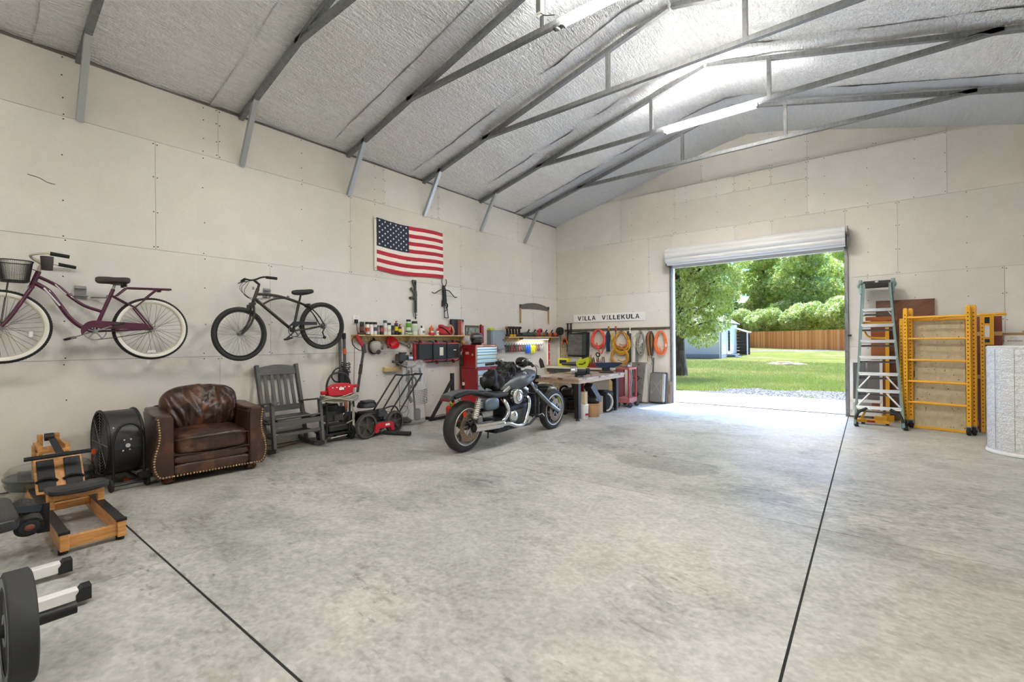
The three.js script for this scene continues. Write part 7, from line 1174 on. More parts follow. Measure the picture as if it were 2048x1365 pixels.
coil('cord_coil', 'orange and brown cord coil over the big yellow coil', -4.53, 1.575, 0.36, 0.4, 10, '#b96a34', 0.011);
coil('cord_coil', 'yellow cord coil hanging in front of the orange coil', -4.52, 1.565, 0.4, 0.5, 9, '#d3a02a', 0.012);
coil('cord_coil', 'large ochre cord coil hanging lowest on the rail', -4.57, 1.22, 0.42, 0.42, 18, '#c08a2c', 0.012);
coil('cord_coil', 'grey chain-link cable coil beside the white stick', -4.06, 1.57, 0.16, 0.52, 10, '#8b867c', 0.013);
coil('cord_coil', 'thin white cord with power strip hanging by the grey coil', -4.12, 1.54, 0.22, 0.32, 2, '#d5d1c8', 0.007, { plug: 1 });
coil('cord_coil', 'bright orange extension cord coil next to the door track', -3.6, 1.565, 0.25, 0.5, 12, '#df6f3c', 0.013, { tail: 1.0, plug: 1 });
{
  const s = thing('ratchet_straps', 'bundle of brown and black ratchet straps with dangling hook', 'strap', [-3.83, 1.57, ZW + 0.07]);
  const cs = ['#3a342c', '#6c4a2a', '#b97a3a', '#2c2a27', '#4a423a']; cs.forEach((c, i) => { const dx = (i - 2) * 0.022; b().tube([[dx * 0.4, 0, 0], [dx - 0.04, -0.1, 0.02], [dx - 0.03, -0.35, 0.02], [dx, -0.55, 0.015], [dx + 0.02, -0.4, 0.0], [dx + 0.03, -0.12, 0.0], [dx * 0.5, 0, 0]], 0.013, 6, 40).to('webbing', mat(c, 0.8), s); });
  b().poly([[0.02, -0.5, 0.02], [0.05, -0.68, 0.02]], 0.008, 6).to('dark_tail', M.blackMatte, s); b().torus(0.052, -0.72, 0.02, 0.025, 0.007, 0, 0, 0, 6, 16, 4.6).to('steel_hook', M.steel, s); b().bar([-0.07, -0.05, 0.02], [-0.06, -0.68, 0.02], 0.025, 0.006).to('orange_strap', mat('#c77c33', 0.7), s);
  const bl = thing('blue_rope', 'dark blue folded rope hanging beside the coral hose', 'rope', [-4.86, 1.6, ZW + 0.06]); for (let i = 0; i < 4; i++) b().tube([[0, 0, 0], [-0.04 + i * 0.025, -0.1, 0.01], [-0.035 + i * 0.022, -0.3, 0.02], [-0.03 + i * 0.02, -0.49, 0.01]], 0.02, 6, 20).to('rope_fold', mat(i ? '#1c2a3a' : '#2b4d86', 0.8), bl);
  const yb = thing('yellow_strap', 'yellow folded strap hanging between blue rope and coils', 'strap', [-4.77, 1.56, ZW + 0.05]); b().rbox(0, -0.09, 0, 0.05, 0.18, 0.02, 0.006).to('fold', mat('#c8b233', 0.7), yb); b().bar([0, -0.18, 0], [0.0, -0.34, 0], 0.025, 0.006).to('tail', mat('#b7a545', 0.7), yb);
  for (const [x, c, l] of [[-4.86, '#b27a2a', 'brown clamp handle sticking above the rail'], [-4.68, '#c2402a', 'red clamp handle sticking above the rail']]) { const q = thing('clamp_handle', l, 'clamp', [x, 1.6, ZW + 0.03]); b().rbox(0, 0.06, 0, 0.035, 0.1, 0.03, 0.01).to('grip', mat(c, 0.5), q); b().box(0, -0.03, 0, 0.02, 0.12, 0.01).to('steel_bar', M.darkSteel, q); }
  // long tools
  const ws = thing('white_stick', 'white paint stirring stick rising above the rail', 'stick', [-4.315, 1.53, ZW + 0.05]); b().box(0, 0.11, 0, 0.03, 0.22, 0.008).to('stick', M.white, ws); b().box(0, -0.33, 0, 0.04, 0.66, 0.02).to('dark_holder', M.darkGrey, ws);
  const gb = thing('green_bar', 'dark green fence bar hanging beside the white stick', 'bar', [-4.37, 0.86, ZW + 0.04]); b().box(0, 0.36, 0, 0.05, 0.72, 0.03).to('bar', mat('#35412f', 0.6), gb); b().box(0.04, 0.36, 0.0, 0.025, 0.7, 0.025).to('steel_edge', M.steel, gb);
  const pb = thing('white_trim_piece', 'white trim board leaning on the end wall below the rail', 'board', [-4.23, 0.745, ZW + 0.03]); b().box(0, 0.38, 0, 0.045, 0.76, 0.02).to('trim', M.white, pb); b().box(0.07, 0.3, 0.005, 0.06, 0.6, 0.015).to('grey_strip', M.grey, pb);
  // rope hank and long-handled tools in the corner
  const rp = thing('rope_hank', 'tan knotted rope hank hanging in the room corner', 'rope', [-6.08, 1.65, ZW + 0.07]); for (let i = 0; i < 7; i++) { const dx = -0.05 + i * 0.016; b().tube([[dx * 0.5, 0, 0], [dx, -0.15, 0.02], [dx * 0.7, -0.45, 0.02], [dx * 1.2, -0.6 - 0.04 * i, 0.01]], 0.011, 6, 24).to('strand', mat(i % 2 ? '#b3a48c' : '#9c8c74', 0.85), rp); } b().torus(0, -0.42, 0.015, 0.045, 0.016, 1.57, 0, 0, 6, 18).to('wrap', mat('#a8977e', 0.85), rp);
  for (const [x, t, c, l] of [[-6.16, 0.03, '#84765f', 'grey-brown shovel handle standing in the corner'], [-6.02, -0.16, '#b9ab8c', 'pale slanted broom handle in the corner'], [-5.99, 0.06, '#a69573', 'tan rake handle leaning behind the rope']]) { const q = thing('long_handled_tool', l, 'garden tool', [x, 0.746, ZW + 0.1]); b().cyl([0, 0, 0], [-t, 0.8, -0.04], 0.013, 0.013, 10).to('shaft', mat(c, 0.7), q); b().cyl([0, 0, 0], [0, 0.05, 0], 0.018, 0.016, 10).to('ferrule', M.darkSteel, q); }
  const fk = thing('steel_forks', 'pair of dark steel brackets rising above the black tray', 'bracket', [-5.93, 1.1, ZW + 0.05]); for (const x of [-0.045, 0.05]) { b().box(x, 0.35, 0, 0.03, 0.72, 0.03).to('upright', mat('#2d2724', 0.5, 0.3), fk); b().box(x, 0.705, 0, 0.09, 0.014, 0.03).to('cap', mat('#2d2724', 0.5, 0.3), fk); }
  b().box(0.0, 0.48, 0, 0.09, 0.02, 0.02).to('cross_bar', mat('#2d2724', 0.5, 0.3), fk);
  const tr = thing('utility_tray', 'grey scuffed plastic tub hung on edge under the sign', 'tub', [-5.66, 1.28, ZW + 0.12], 0);
  const scuff = mat('#ffffff', 0.7, 0, { map: tex(256, 256, (x, y) => { const n = fT(x / 50, y / 20), k = fT(x / 6, y / 3); const v = 88 + 22 * n + 14 * k; return [v + 2, v, v - 4]; }, true, 2) });
  b().rbox(-0.04, -0.01, 0.03, 0.4, 0.52, 0.05, 0.03, 0, 0.12, -0.04).to('tub_floor', scuff, tr); b().ext([[-0.25, 0.27], [0.28, 0.29], [0.26, -0.3], [-0.3, -0.28]], 0.05, 0, 0, -0.1, 0, 0, 0, 0.01).to('tub_rim', mat('#25272a', 0.6), tr); b().rbox(0.2, 0, 0, 0.09, 0.54, 0.12, 0.02, 0, 0.3, 0).to('tub_side', mat('#2c332d', 0.6), tr); b().cyl([-0.26, 0.31, 0], [0.28, 0.3, 0], 0.009, 0.009, 8).to('hang_bar', M.darkSteel, tr);
  // ramps and boards by the doorway
  const grey = mat('#ffffff', 0.75, 0, { map: tex(256, 256, (x, y) => { const v = 104 + 20 * fT(x / 40, y / 40) + 10 * fT(x / 4, y / 4); return [v + 4, v, v - 6]; }, true, 1.5) });
  const rm = thing('drain_cover_panel', 'grey moulded panel with two cross-in-ring marks leaning on the wall', 'panel', [-4.0, 0, -9.62]); rm.rotation.x = -0.16;
  b().ext([[-0.17, 0], [0.08, 0], [0.13, 0.86], [-0.17, 0.86]], 0.1, 0, 0.02, -0.05, 0, 0, 0, 0.006).to('moulded_slab', grey, rm); b().ext([[0.0, 0], [0.11, 0], [0.09, 0.45], [0.045, 0.84], [0.03, 0.84]], 0.08, 0.088, 0.02, -0.06, 0, 0, 0, 0.004).to('pale_side', mat('#b9b4a8', 0.8), rm);
  for (const y of [0.53, 0.18]) { b().torus(-0.045, y, 0.058, 0.05, 0.009, 0, 0, 0, 6, 28).to('ring_mark', M.blackMatte, rm); b().box(-0.04, y, 0.058, 0.24, 0.01, 0.012).to('cross_groove', M.blackMatte, rm); }
  b().box(-0.045, 0.4, 0.058, 0.012, 0.72, 0.012).to('long_groove', M.blackMatte, rm); b().rbox(-0.02, 0.83, 0.05, 0.05, 0.02, 0.03, 0.005).to('hand_slot', M.black, rm);
  const tb = thing('leaning_tub', 'grey plastic tub with X-shaped ribs leaning by the door track', 'tub', [-3.62, 0, -9.7]); tb.rotation.x = -0.14;
  b().rbox(0, 0.34, 0.02, 0.33, 0.64, 0.07, 0.035).to('tub_floor', mat('#6d6a64', 0.7), tb); b().rbox(0.02, 0.345, -0.05, 0.36, 0.67, 0.06, 0.03).to('tub_rim', mat('#47443f', 0.7), tb); b().rbox(0.145, 0.34, 0.03, 0.06, 0.6, 0.06, 0.02).to('pale_side', mat('#a9a7a1', 0.6), tb);
  for (const s of [-1, 1]) b().bar([-0.11 * s, 0.2, 0.056], [0.09 * s, 0.5, 0.056], 0.012, 0.008, V(0, 0, 1)).to('cross_rib', mat('#8b8983', 0.6), tb); b().box(-0.11, 0.35, 0.056, 0.01, 0.32, 0.008).box(0.095, 0.35, 0.056, 0.01, 0.32, 0.008).to('side_rib', mat('#8b8983', 0.6), tb); b().poly([[-0.12, 0.66, -0.02], [-0.14, 1.0, -0.08]], 0.012, 6).to('drag_handle', M.darkGrey, tb);
  const bd = thing('scrap_board', 'short grey-brown board leaning against the door jamb', 'board', [-3.41, 0, -9.86]); bd.rotation.x = -0.16; b().rbox(0, 0.24, 0, 0.1, 0.47, 0.02, 0.002).to('board', mat('#8b7a68', 0.85), bd); b().box(0.0, 0.3, 0.0105, 0.02, 0.2, 0.001).to('weather_streak', mat('#6f6152', 0.9), bd);
}
// ---------- painted sign ----------
{
  const o = thing('house_sign', 'long white board sign reading VILLA VILLEKULA', 'sign', [-4.9, 1.92, ZW + 0.012]); o.rotation.z = -0.003;
  b().rbox(0, 0, 0, 1.84, 0.19, 0.022, 0.003).to('board', mat('#ecebe7', 0.6), o);
  const font = await new FontLoader().loadAsync('fonts/droid/droid_serif_bold.typeface.json'), fontS = await new FontLoader().loadAsync('fonts/droid/droid_sans_bold.typeface.json');
  const ink = mat('#17181a', 0.6); const txt = 'VILLA VILLEKULA'; const adv = { V: 0.118, I: 0.068, L: 0.098, A: 0.118, E: 0.1, K: 0.118, U: 0.118, ' ': 0.14 };
  let w = 0; for (const c of txt) w += adv[c]; const k = 1.62 / w; let x = -0.81;
  for (const c of txt) { const a = adv[c] * k; if (c !== ' ') { const g = new TextGeometry(c, { font: 'VA'.includes(c) ? fontS : fontS, size: 0.105, depth: 0.002, curveSegments: 4, bevelEnabled: false }); g.computeBoundingBox(); const bb = g.boundingBox, sw = (a * 0.8) / (bb.max.x - bb.min.x); g.translate(-bb.min.x, -(bb.max.y + bb.min.y) / 2, 0); g.scale(c === 'I' ? sw * 0.5 : sw, 1.0, 1); const m = mesh('letter', g, ink, o); m.position.set(x + (c === 'I' ? a * 0.3 : a * 0.1), rr(-0.004, 0.004), 0.0112); m.rotation.z = rr(-0.02, 0.02); } x += a; }
}
// ---------- left wall decor ----------
{
  const W = 1.475, H = 0.85, o = thing('american_flag', 'United States flag hung flat on the drywall', 'flag', [XL + 0.012, 2.985, -5.245], Math.PI / 2);
  const t = ctex(1024, 592, (c, w, h) => { for (let i = 0; i < 13; i++) { c.fillStyle = i % 2 ? '#efe9de' : '#b02a38'; c.fillRect(0, h * i / 13, w, h / 13 + 1); } const cw = w * 0.455, ch = h * 7 / 13; c.fillStyle = '#262d42'; c.fillRect(0, 0, cw, ch); c.fillStyle = '#f3f0ea';
    const star = (x, y, r) => { c.beginPath(); for (let k = 0; k < 10; k++) { const q = k % 2 ? r * 0.4 : r, a = -Math.PI / 2 + k * Math.PI / 5; c.lineTo(x + q * Math.cos(a), y + q * Math.sin(a)); } c.closePath(); c.fill(); };
    for (let r = 0; r < 9; r++) for (let k = 0; k < (r % 2 ? 5 : 6); k++) star(cw * (r % 2 ? (k + 1) / 6 : (k + 0.5) / 6), ch * (r + 0.75) / 9.6, 15); });
  const g = new THREE.BoxGeometry(W, H, 0.003, 40, 20, 1), p = g.attributes.position; for (let i = 0; i < p.count; i++) { const x = p.getX(i), y = p.getY(i), u = x / W + 0.5; p.setZ(i, p.getZ(i) + 0.012 + 0.008 * Math.sin(u * 9 + y * 2) + 0.004 * Math.sin(u * 31)); p.setY(i, y - 0.03 * Math.sin(Math.PI * u) * (0.4 + 0.6 * (0.5 - y / H)) - 0.012 * Math.sin(u * 6)); } g.computeVertexNormals();
  mesh('cloth', g, mat('#ffffff', 0.85, 0, { map: t }), o); b().box(-W / 2 - 0.02, 0.0, 0.014, 0.045, H + 0.02, 0.005).to('white_header', mat('#e2dccf', 0.8), o); for (const y of [0.4, -0.4]) b().torus(-W / 2 - 0.02, y, 0.017, 0.01, 0.003, 0, 0, 0, 6, 14).to('grommet', mat('#a48c4c', 0.3, 0.9), o);
  // rifle hung muzzle down
  const rf = thing('toy_rifle', 'black carbine-style rifle hung muzzle down on the drywall', 'rifle', [XL + 0.035, 2.13, -5.29], Math.PI / 2);
  const gm = mat('#4a463f', 0.5, 0.3);
  b().ext([[-0.055, 0.33], [0.02, 0.33], [0.02, 0.12], [-0.015, 0.12], [-0.01, 0.2], [-0.05, 0.29]], 0.03, 0, 0, -0.015, 0, 0, 0, 0.003, [[[-0.03, 0.29], [0.0, 0.3], [0.005, 0.24], [-0.003, 0.22]]]).to('stock', gm, rf); b().rbox(0.005, 0.055, 0, 0.06, 0.17, 0.035, 0.006).to('receiver', gm, rf); b().bar([-0.02, 0.12, 0], [-0.09, 0.19, 0], 0.026, 0.035, V(1, 1, 0)).to('pistol_grip', gm, rf); b().tube([[-0.03, 0.02, 0], [-0.075, 0.025, 0], [-0.12, 0.01, 0]], 0.019, 6, 12).to('magazine', mat('#5b574e', 0.5), rf); b().rbox(0.01, -0.13, 0, 0.045, 0.22, 0.04, 0.008).to('handguard', mat('#2e2c29', 0.5), rf); b().cyl([0.012, -0.22, 0], [0.012, -0.34, 0], 0.009, 0.009, 10).to('barrel', M.black, rf); b().rbox(0.012, -0.33, 0, 0.022, 0.04, 0.022, 0.004).to('muzzle', M.black, rf);
  b().rbox(0.042, 0.07, 0, 0.012, 0.02, 0.012, 0.002).rbox(0.038, -0.28, 0, 0.012, 0.02, 0.01, 0.002).box(0.034, 0.02, 0, 0.012, 0.16, 0.014).to('sight_rail', M.black, rf); b().cyl([-0.025, -0.02, 0], [-0.03, -0.32, 0.004], 0.008, 0.008, 8).to('cleaning_rod', M.grey, rf);
  // crossbow
  const cb = thing('crossbow', 'black recurve crossbow hung by its foot stirrup on the wall', 'crossbow', [XL + 0.04, 2.18, -5.99], Math.PI / 2);
  const k2 = mat('#25221f', 0.5); b().tube([[0.0, 0.2, 0], [-0.045, 0.27, 0], [-0.06, 0.33, 0], [-0.045, 0.375, 0]], 0.008, 6, 16).to('stirrup_arm', k2, cb); b().tube([[0.0, 0.2, 0], [0.045, 0.27, 0], [0.06, 0.33, 0], [0.045, 0.375, 0]], 0.008, 6, 16).to('stirrup_arm', k2, cb);
  b().bar([-0.01, 0.25, 0], [0.0, -0.12, 0], 0.042, 0.04, V(0, 0, 1)).bar([0.02, 0.2, 0], [0.045, -0.06, 0], 0.018, 0.03, V(0, 0, 1)).to('barrel_rail', k2, cb); b().tube([[0, 0.165, 0.02], [-0.1, 0.165, 0.02], [-0.2, 0.115, 0.02], [-0.27, 0.085, 0.02], [-0.325, 0.1, 0.02]], 0.009, 6, 24).to('bow_limb', k2, cb); b().tube([[0, 0.165, 0.02], [0.1, 0.16, 0.02], [0.2, 0.09, 0.02], [0.26, 0.045, 0.02], [0.315, 0.055, 0.02]], 0.009, 6, 24).to('bow_limb', k2, cb);
  b().poly([[-0.315, 0.098, 0.02], [0.0, 0.06, 0.035], [0.305, 0.056, 0.02]], 0.002, 5).to('bow_string', M.blackMatte, cb); b().poly([[0.0, -0.12, 0], [0.0, -0.35, 0], [0.1, -0.355, 0], [0.07, -0.14, 0], [0.0, -0.12, 0]], 0.008, 6).poly([[0.0, -0.24, 0], [0.08, -0.19, 0]], 0.007, 6).to('skeleton_stock', k2, cb); b().tube([[0.02, -0.06, 0], [0.07, -0.09, 0], [0.08, -0.14, 0], [0.05, -0.17, 0]], 0.014, 6, 14).to('pistol_grip', k2, cb); b().rbox(-0.04, -0.08, 0, 0.03, 0.12, 0.03, 0.008).to('scope_mount', k2, cb);
  // two-man crosscut saw
  const s = thing('crosscut_saw', 'old two-man crosscut saw with wooden handles on the wall', 'saw', [XL + 0.02, 2.16, -8.97], Math.PI / 2);
  const up = [], L = 0.6; for (let k = 0; k <= 16; k++) { const u = -L + 2 * L * k / 16; up.push([u, 0.02 + 0.1 * Math.cos(u / L * 1.35) - 0.02 * 0]); } const low = []; for (let k = 32; k >= 0; k--) { const u = -L + 2 * L * k / 32; low.push([u, (k % 2 ? -0.045 : -0.03) + 0.035 * Math.cos(u / L * 1.2) - 0.02]); }
  b().ext([...up, ...low], 0.004, 0, 0, 0).to('blade', mat('#77736b', 0.5, 0.7), s); for (const sx of [-1, 1]) { b().cyl([sx * (L - 0.02), 0.06, 0.01], [sx * (L - 0.02), -0.02, 0.01], 0.022, 0.022, 12).to('clamp', M.darkSteel, s); b().cyl([sx * (L - 0.02), -0.02, 0.01], [sx * (L - 0.02), -0.37, 0.01], 0.019, 0.017, 12).to('wooden_handle', mat('#a87f4a', 0.6), s); }
  s.rotation.z = 0.0;
}

// ---------- stepladder leaning on the end wall ----------
{
  const o = thing('stepladder', 'green fibreglass stepladder with aluminium steps leaning folded on the wall', 'ladder', [0.11, 0, -8.9]); o.rotation.x = -0.345;
  const fg = mat('#6f857f', 0.5), Ls = 2.44;
  const X = (t, s) => s * (0.29 - 0.125 * t); // half width at height fraction
  for (const s of [-1, 1]) { b().bar([X(0, s), 0.02, 0], [X(1, s), Ls, 0], 0.03, 0.085, V(0, 0, 1)).to('front_rail', fg, o); b().ext([[-0.05, 0], [0.05, 0], [0.035, 0.06], [-0.035, 0.06]], 0.045, X(0, s) - 0.022 + 0.022, 0, 0.0, 0, Math.PI / 2, 0).to('foot', M.blackMatte, o); b().bar([X(0, s) * 0.98, 0.03, -0.11], [X(1, s) * 1.15, Ls * 0.985, -0.1], 0.03, 0.06, V(0, 0, 1)).to('rear_rail', mat('#4d7684', 0.5), o);
    b().torus(X(1, s) * 1.25, Ls * 0.99, -0.05, 0.045, 0.018, 0.6, 0.5, 0, 6, 18).cyl([X(1, s) * 1.25, Ls * 0.93, -0.05], [X(1, s) * 1.3, Ls * 1.03, -0.05], 0.022, 0.028, 10).to('rope_tie', mat('#8ba3a1', 0.8), o);
    b().tube([[X(0.03, s), 0.1, 0.03], [X(0.06, s) * 0.85, 0.22, 0.035], [X(0.1, s) * 0.5, 0.29, 0.035]], 0.022, 6, 14).to('bottom_gusset', M.black, o);
    for (const t of [0.205, 0.32]) b().bar([X(t, s) * 0.97, t * Ls - 0.17, 0.02], [X(t, s) * 0.4, t * Ls + 0.03, 0.02], 0.02, 0.035, V(0, 0, 1)).to('step_brace', M.alu, o); b().bar([X(0.8, s) * 0.95, 0.755 * Ls, 0.02], [X(0.8, s) * 0.62, 0.8 * Ls, 0.02], 0.014, 0.02, V(0, 0, 1)).to('upper_brace', M.alu, o); }
  for (let k = 0; k < 7; k++) { const t = 0.127 + k * 0.1115; b().rbox(0, t * Ls, 0.0, 2 * (0.29 - 0.125 * t), 0.03, 0.09, 0.004).box(0, t * Ls - 0.02, 0.04, 2 * (0.28 - 0.125 * t), 0.035, 0.006).to('step', M.alu, o); b().box(0, t * Ls - 0.04, -0.105, 2 * (0.285 - 0.11 * t), 0.025, 0.02).to('rear_bar', M.galv, o); }
  b().rbox(0, Ls + 0.0, -0.03, 0.36, 0.07, 0.16, 0.012, 0.345).to('black_top_cap', M.black, o); b().rbox(0, Ls - 0.07, 0.03, 0.3, 0.08, 0.03, 0.006).to('cap_apron', M.blackMatte, o); b().sph(0, Ls - 0.01, 0.05, 0.025, 1, 0.6, 0.3, 10).to('oval_badge', M.white, o);
}
// ---------- scaffold frames and platform ----------
{
  const yel = phys('#dfa31a', 0.4, 0.05, { clearcoat: 0.2 });
  const makeFrame2 = (label, pos, turn) => {
    const o = thing('scaffold', label, 'scaffold', pos, turn, 'yellow scaffold end frames');
    for (const x of [-0.345, 0.345]) { b().rbox(x, 0.96, 0, 0.05, 1.68, 0.05, 0.006).rbox(x, 1.77, 0, 0.042, 0.1, 0.042, 0.006).to('perforated_post', yel, o); const hl = b(); for (let y = 0.2; y < 1.75; y += 0.054) hl.cyl([x, y, 0.0252], [x, y, 0.0262], 0.0085, 0.0085, 8); stuff(hl.to('post_holes', M.blackMatte, o)); }
    for (const y of [0.4, 0.715, 1.035, 1.355]) b().cyl([-0.33, y, 0], [0.33, y, 0], 0.015, 0.015, 12).to('rung', yel, o); b().cyl([-0.33, 1.675, 0], [0.33, 1.675, 0], 0.017, 0.017, 12).to('top_tube', yel, o);
    const c = b(); for (const x of [0.345, -0.345]) { const g = new THREE.Group(); g.name = 'caster'; o.add(g); g.position.set(x, 0, 0); b().lathe([[0.01, -0.02], [0.05, -0.02], [0.056, -0.012], [0.056, 0.012], [0.05, 0.02], [0.01, 0.02]], 0, 0.056, 0.02, 20, 0, 0, Math.PI / 2).to('wheel', M.rubber, g); b().rbox(0, 0.1, 0.0, 0.05, 0.06, 0.06, 0.006).to('fork', M.steel, g); b().cyl([0, 0.1, 0], [0, 0.16, 0], 0.018, 0.018, 10).to('stem', M.steel, g); }
    return o;
  };
  const f1 = makeFrame2('yellow perforated scaffold frame standing frontmost by the foil roll', [0.77, 0, -9.05], -0.32);
  const f2 = dup(f1, [0.835, 0, -9.13], -0.32, 'yellow scaffold frame nested behind the frontmost scaffold frame');
  const f3 = thing('scaffold_side_truss', 'yellow scaffold side truss rail leaning behind the plywood platform', 'scaffold', [0.9, 0, -9.42], -0.18);
  b().rbox(0.4, 0.83, 0.08, 0.045, 1.64, 0.045, 0.005).to('perforated_post', yel, f3); b().rbox(-0.5, 0.83, 0, 0.045, 1.64, 0.045, 0.005).to('perforated_post', yel, f3); const h3 = b(); for (let y = 0.1; y < 1.6; y += 0.054) h3.cyl([0.4, y, 0.1032], [0.4, y, 0.104], 0.008, 0.008, 8).cyl([-0.5, y, 0.0232], [-0.5, y, 0.024], 0.008, 0.008, 8); stuff(h3.to('post_holes', M.blackMatte, f3)); b().cyl([-0.52, 1.66, 0.0], [0.62, 1.7, 0.0], 0.014, 0.014, 10).to('top_tube', yel, f3); b().rbox(-0.03, 1.68, 0, 0.09, 0.035, 0.035, 0.006).to('black_sleeve', M.black, f3); b().box(0.02, 0.1, 0, 0.8, 0.03, 0.02).to('lower_tube', yel, f3);
  const p = thing('plywood_platform', 'paint-spattered plywood scaffold platform with yellow edges', 'platform', [0.79, 0.0, -9.2], -0.3); p.rotation.x = -0.03;
  const ply = tex(512, 1024, (x, y) => { const n = fT(x / 30, y / 34), g = fT(x / 7, y / 9), s = fT(x / 14, y / 22), w = fT(x / 22 + 31, y / 16 + 5); let v = [186 + 16 * n + 5 * g, 172 + 15 * n + 5 * g, 142 + 12 * n + 4 * g]; if (s > 0.5) v = [92, 78, 56]; if (w > 0.6) v = [222, 216, 204]; return v; }); ply.wrapS = ply.wrapT = THREE.ClampToEdgeWrapping;
  const pg = new THREE.BoxGeometry(0.62, 1.6, 0.015); pg.translate(0, 0.83, 0); mesh('plywood_deck', pg, mat('#ffffff', 0.85, 0, { map: ply }), p);
  b().box(0, 0.02, 0.004, 0.66, 0.035, 0.035).box(0, 1.64, 0.004, 0.66, 0.03, 0.03).to('edge_rail', yel, p); b().rbox(-0.27, 0.82, 0.004, 0.045, 0.1, 0.016, 0.02).to('hand_slot', M.blackMatte, p); b().torus(0.0, 1.62, 0.02, 0.04, 0.01, 0, 0, 0, 6, 16, 3.14).to('latch', yel, p);
  // yellow parts seen behind the ladder
  const q = thing('scaffold_brackets', 'yellow scaffold rail with red tag standing behind the stepladder', 'scaffold', [0.14, 0, -9.72]);
  b().rbox(0.1, 0.85, 0, 0.05, 1.5, 0.04, 0.005).to('post', yel, q); b().rbox(-0.02, 1.62, 0.0, 0.42, 0.05, 0.04, 0.004).to('top_rail', yel, q); b().rbox(0.02, 1.69, 0.0, 0.4, 0.06, 0.012, 0.002).to('orange_tag', mat('#b9601f', 0.5), q); b().tube([[-0.2, 1.5, 0], [-0.15, 1.4, 0], [0.0, 1.37, 0], [0.1, 1.37, 0]], 0.016, 8, 20).to('bent_tube', yel, q); b().box(0.1, 0.05, 0, 0.16, 0.1, 0.06).to('foot', yel, q);
  const t = thing('caster_bracket', 'yellow caster brackets lying on the floor beneath the stepladder', 'bracket', [0.04, 0, -9.25]); b().rbox(0, 0.05, 0, 0.42, 0.05, 0.1, 0.006).to('channel', yel, t); b().rbox(0.1, 0.1, -0.02, 0.16, 0.06, 0.07, 0.006).to('upper_bracket', yel, t); b().bar([-0.15, 0.06, 0], [-0.09, 0.2, 0], 0.03, 0.03).to('arm', yel, t); b().rbox(-0.02, 0.05, 0.0515, 0.1, 0.03, 0.003, 0.001).to('red_sticker', M.red, t); b().cyl([0.16, 0.013, 0], [0.2, 0.013, 0], 0.012, 0.012, 10).box(-0.12, 0.013, 0, 0.05, 0.025, 0.06).to('rest_block', M.darkSteel, t);
  // sheet goods
  const br = thing('plywood_sheet', 'dark brown wood-grain panel leaning on the end wall', 'panel', [0.47, 0, -9.9]); br.rotation.x = -0.03; b().rbox(0.0, 1.0, 0, 0.74, 2.0, 0.018, 0.002).to('sheet', mat('#ffffff', 0.5, 0, { map: tex(256, 256, (x, y) => { const n = fT((x + y * 0.8) / 60, (y - x * 0.8) / 8); return [104 + 22 * n, 62 + 16 * n, 38 + 12 * n]; }, true, 1) }), br); b().box(0.37, 1.0, 0, 0.004, 2.0, 0.019).to('raw_edge', M.tan, br);
  const ol = thing('plywood_strip', 'orange-brown plywood strip behind the stepladder rungs', 'panel', [0.12, 0, -9.86]); ol.rotation.x = -0.03; b().rbox(0.02, 0.86, 0, 0.22, 1.7, 0.014, 0.002).to('sheet', mat('#a0592c', 0.55), ol); b().box(0.02, 1.72, 0, 0.22, 0.004, 0.015).to('raw_edge', M.tan, ol);
  const wn = thing('sliding_sash', 'white window sash with dark mesh panes behind the stepladder', 'sash', [-0.04, 0, -9.8]); wn.rotation.x = -0.06; for (const [x, y, w, h] of [[0, 0.98, 0.44, 0.05], [0, 0.3, 0.44, 0.05], [-0.2, 0.55, 0.04, 0.92], [0.2, 0.55, 0.04, 0.92], [0, 0.1, 0.44, 0.1]]) b().rbox(x, y, 0, w, h, 0.04, 0.003).to('sash_rail', M.white, wn); b().box(-0.09, 0.64, -0.005, 0.17, 0.62, 0.01).to('mesh_pane', mat('#57585a', 0.7), wn); b().box(0.1, 0.64, -0.005, 0.17, 0.62, 0.01).to('mesh_pane', mat('#6a6660', 0.7), wn); 
  const rd = thing('red_brown_door', 'reddish brown panel door leaning behind the scaffold', 'panel', [1.34, 0, -9.62], -0.1); rd.rotation.x = -0.05; b().rbox(0, 0.84, 0, 0.4, 1.68, 0.03, 0.003).to('sheet', mat('#7c3f2a', 0.55), rd); for (const y of [1.42, 0.78, 0.1]) b().box(0.0, y, 0.018, 0.4, 0.06, 0.008).to('pale_batten', mat('#c49c68', 0.7), rd);
  const lv = thing('spirit_level', 'yellow spirit level with dark vials hanging on the scaffold end', 'level', [1.36, 1.255, -9.52]); b().rbox(0, 0.23, 0, 0.14, 0.46, 0.04, 0.004).to('beam', yel, lv); b().box(0.0, 0.36, 0.0205, 0.05, 0.09, 0.002).box(0.0, 0.06, 0.0205, 0.05, 0.05, 0.002).to('dark_window', M.black, lv); b().box(0, 0.2, 0.0205, 0.05, 0.17, 0.002).to('white_scale', M.white, lv); b().rbox(0.05, 0.44, 0, 0.3, 0.03, 0.03, 0.005).to('hanger_bar', yel, lv);
  for (const [x, z, c, l] of [[1.2, -9.3, '#6b3a2a', 'dark red-brown pole leaning by the scaffold end'], [1.26, -9.33, '#5c4450', 'purple-grey pole leaning by the scaffold end']]) { const k = thing('wood_pole', l, 'pole', [x, 0, z], 0, 'poles leaning by the scaffold'); b().cyl([0, 0, 0], [-0.03, 1.1, -0.2], 0.012, 0.012, 8).to('pole', mat(c, 0.6), k); b().cyl([0, 0, 0], [0, 0.04, -0.007], 0.015, 0.015, 8).to('ferrule', M.darkSteel, k); }
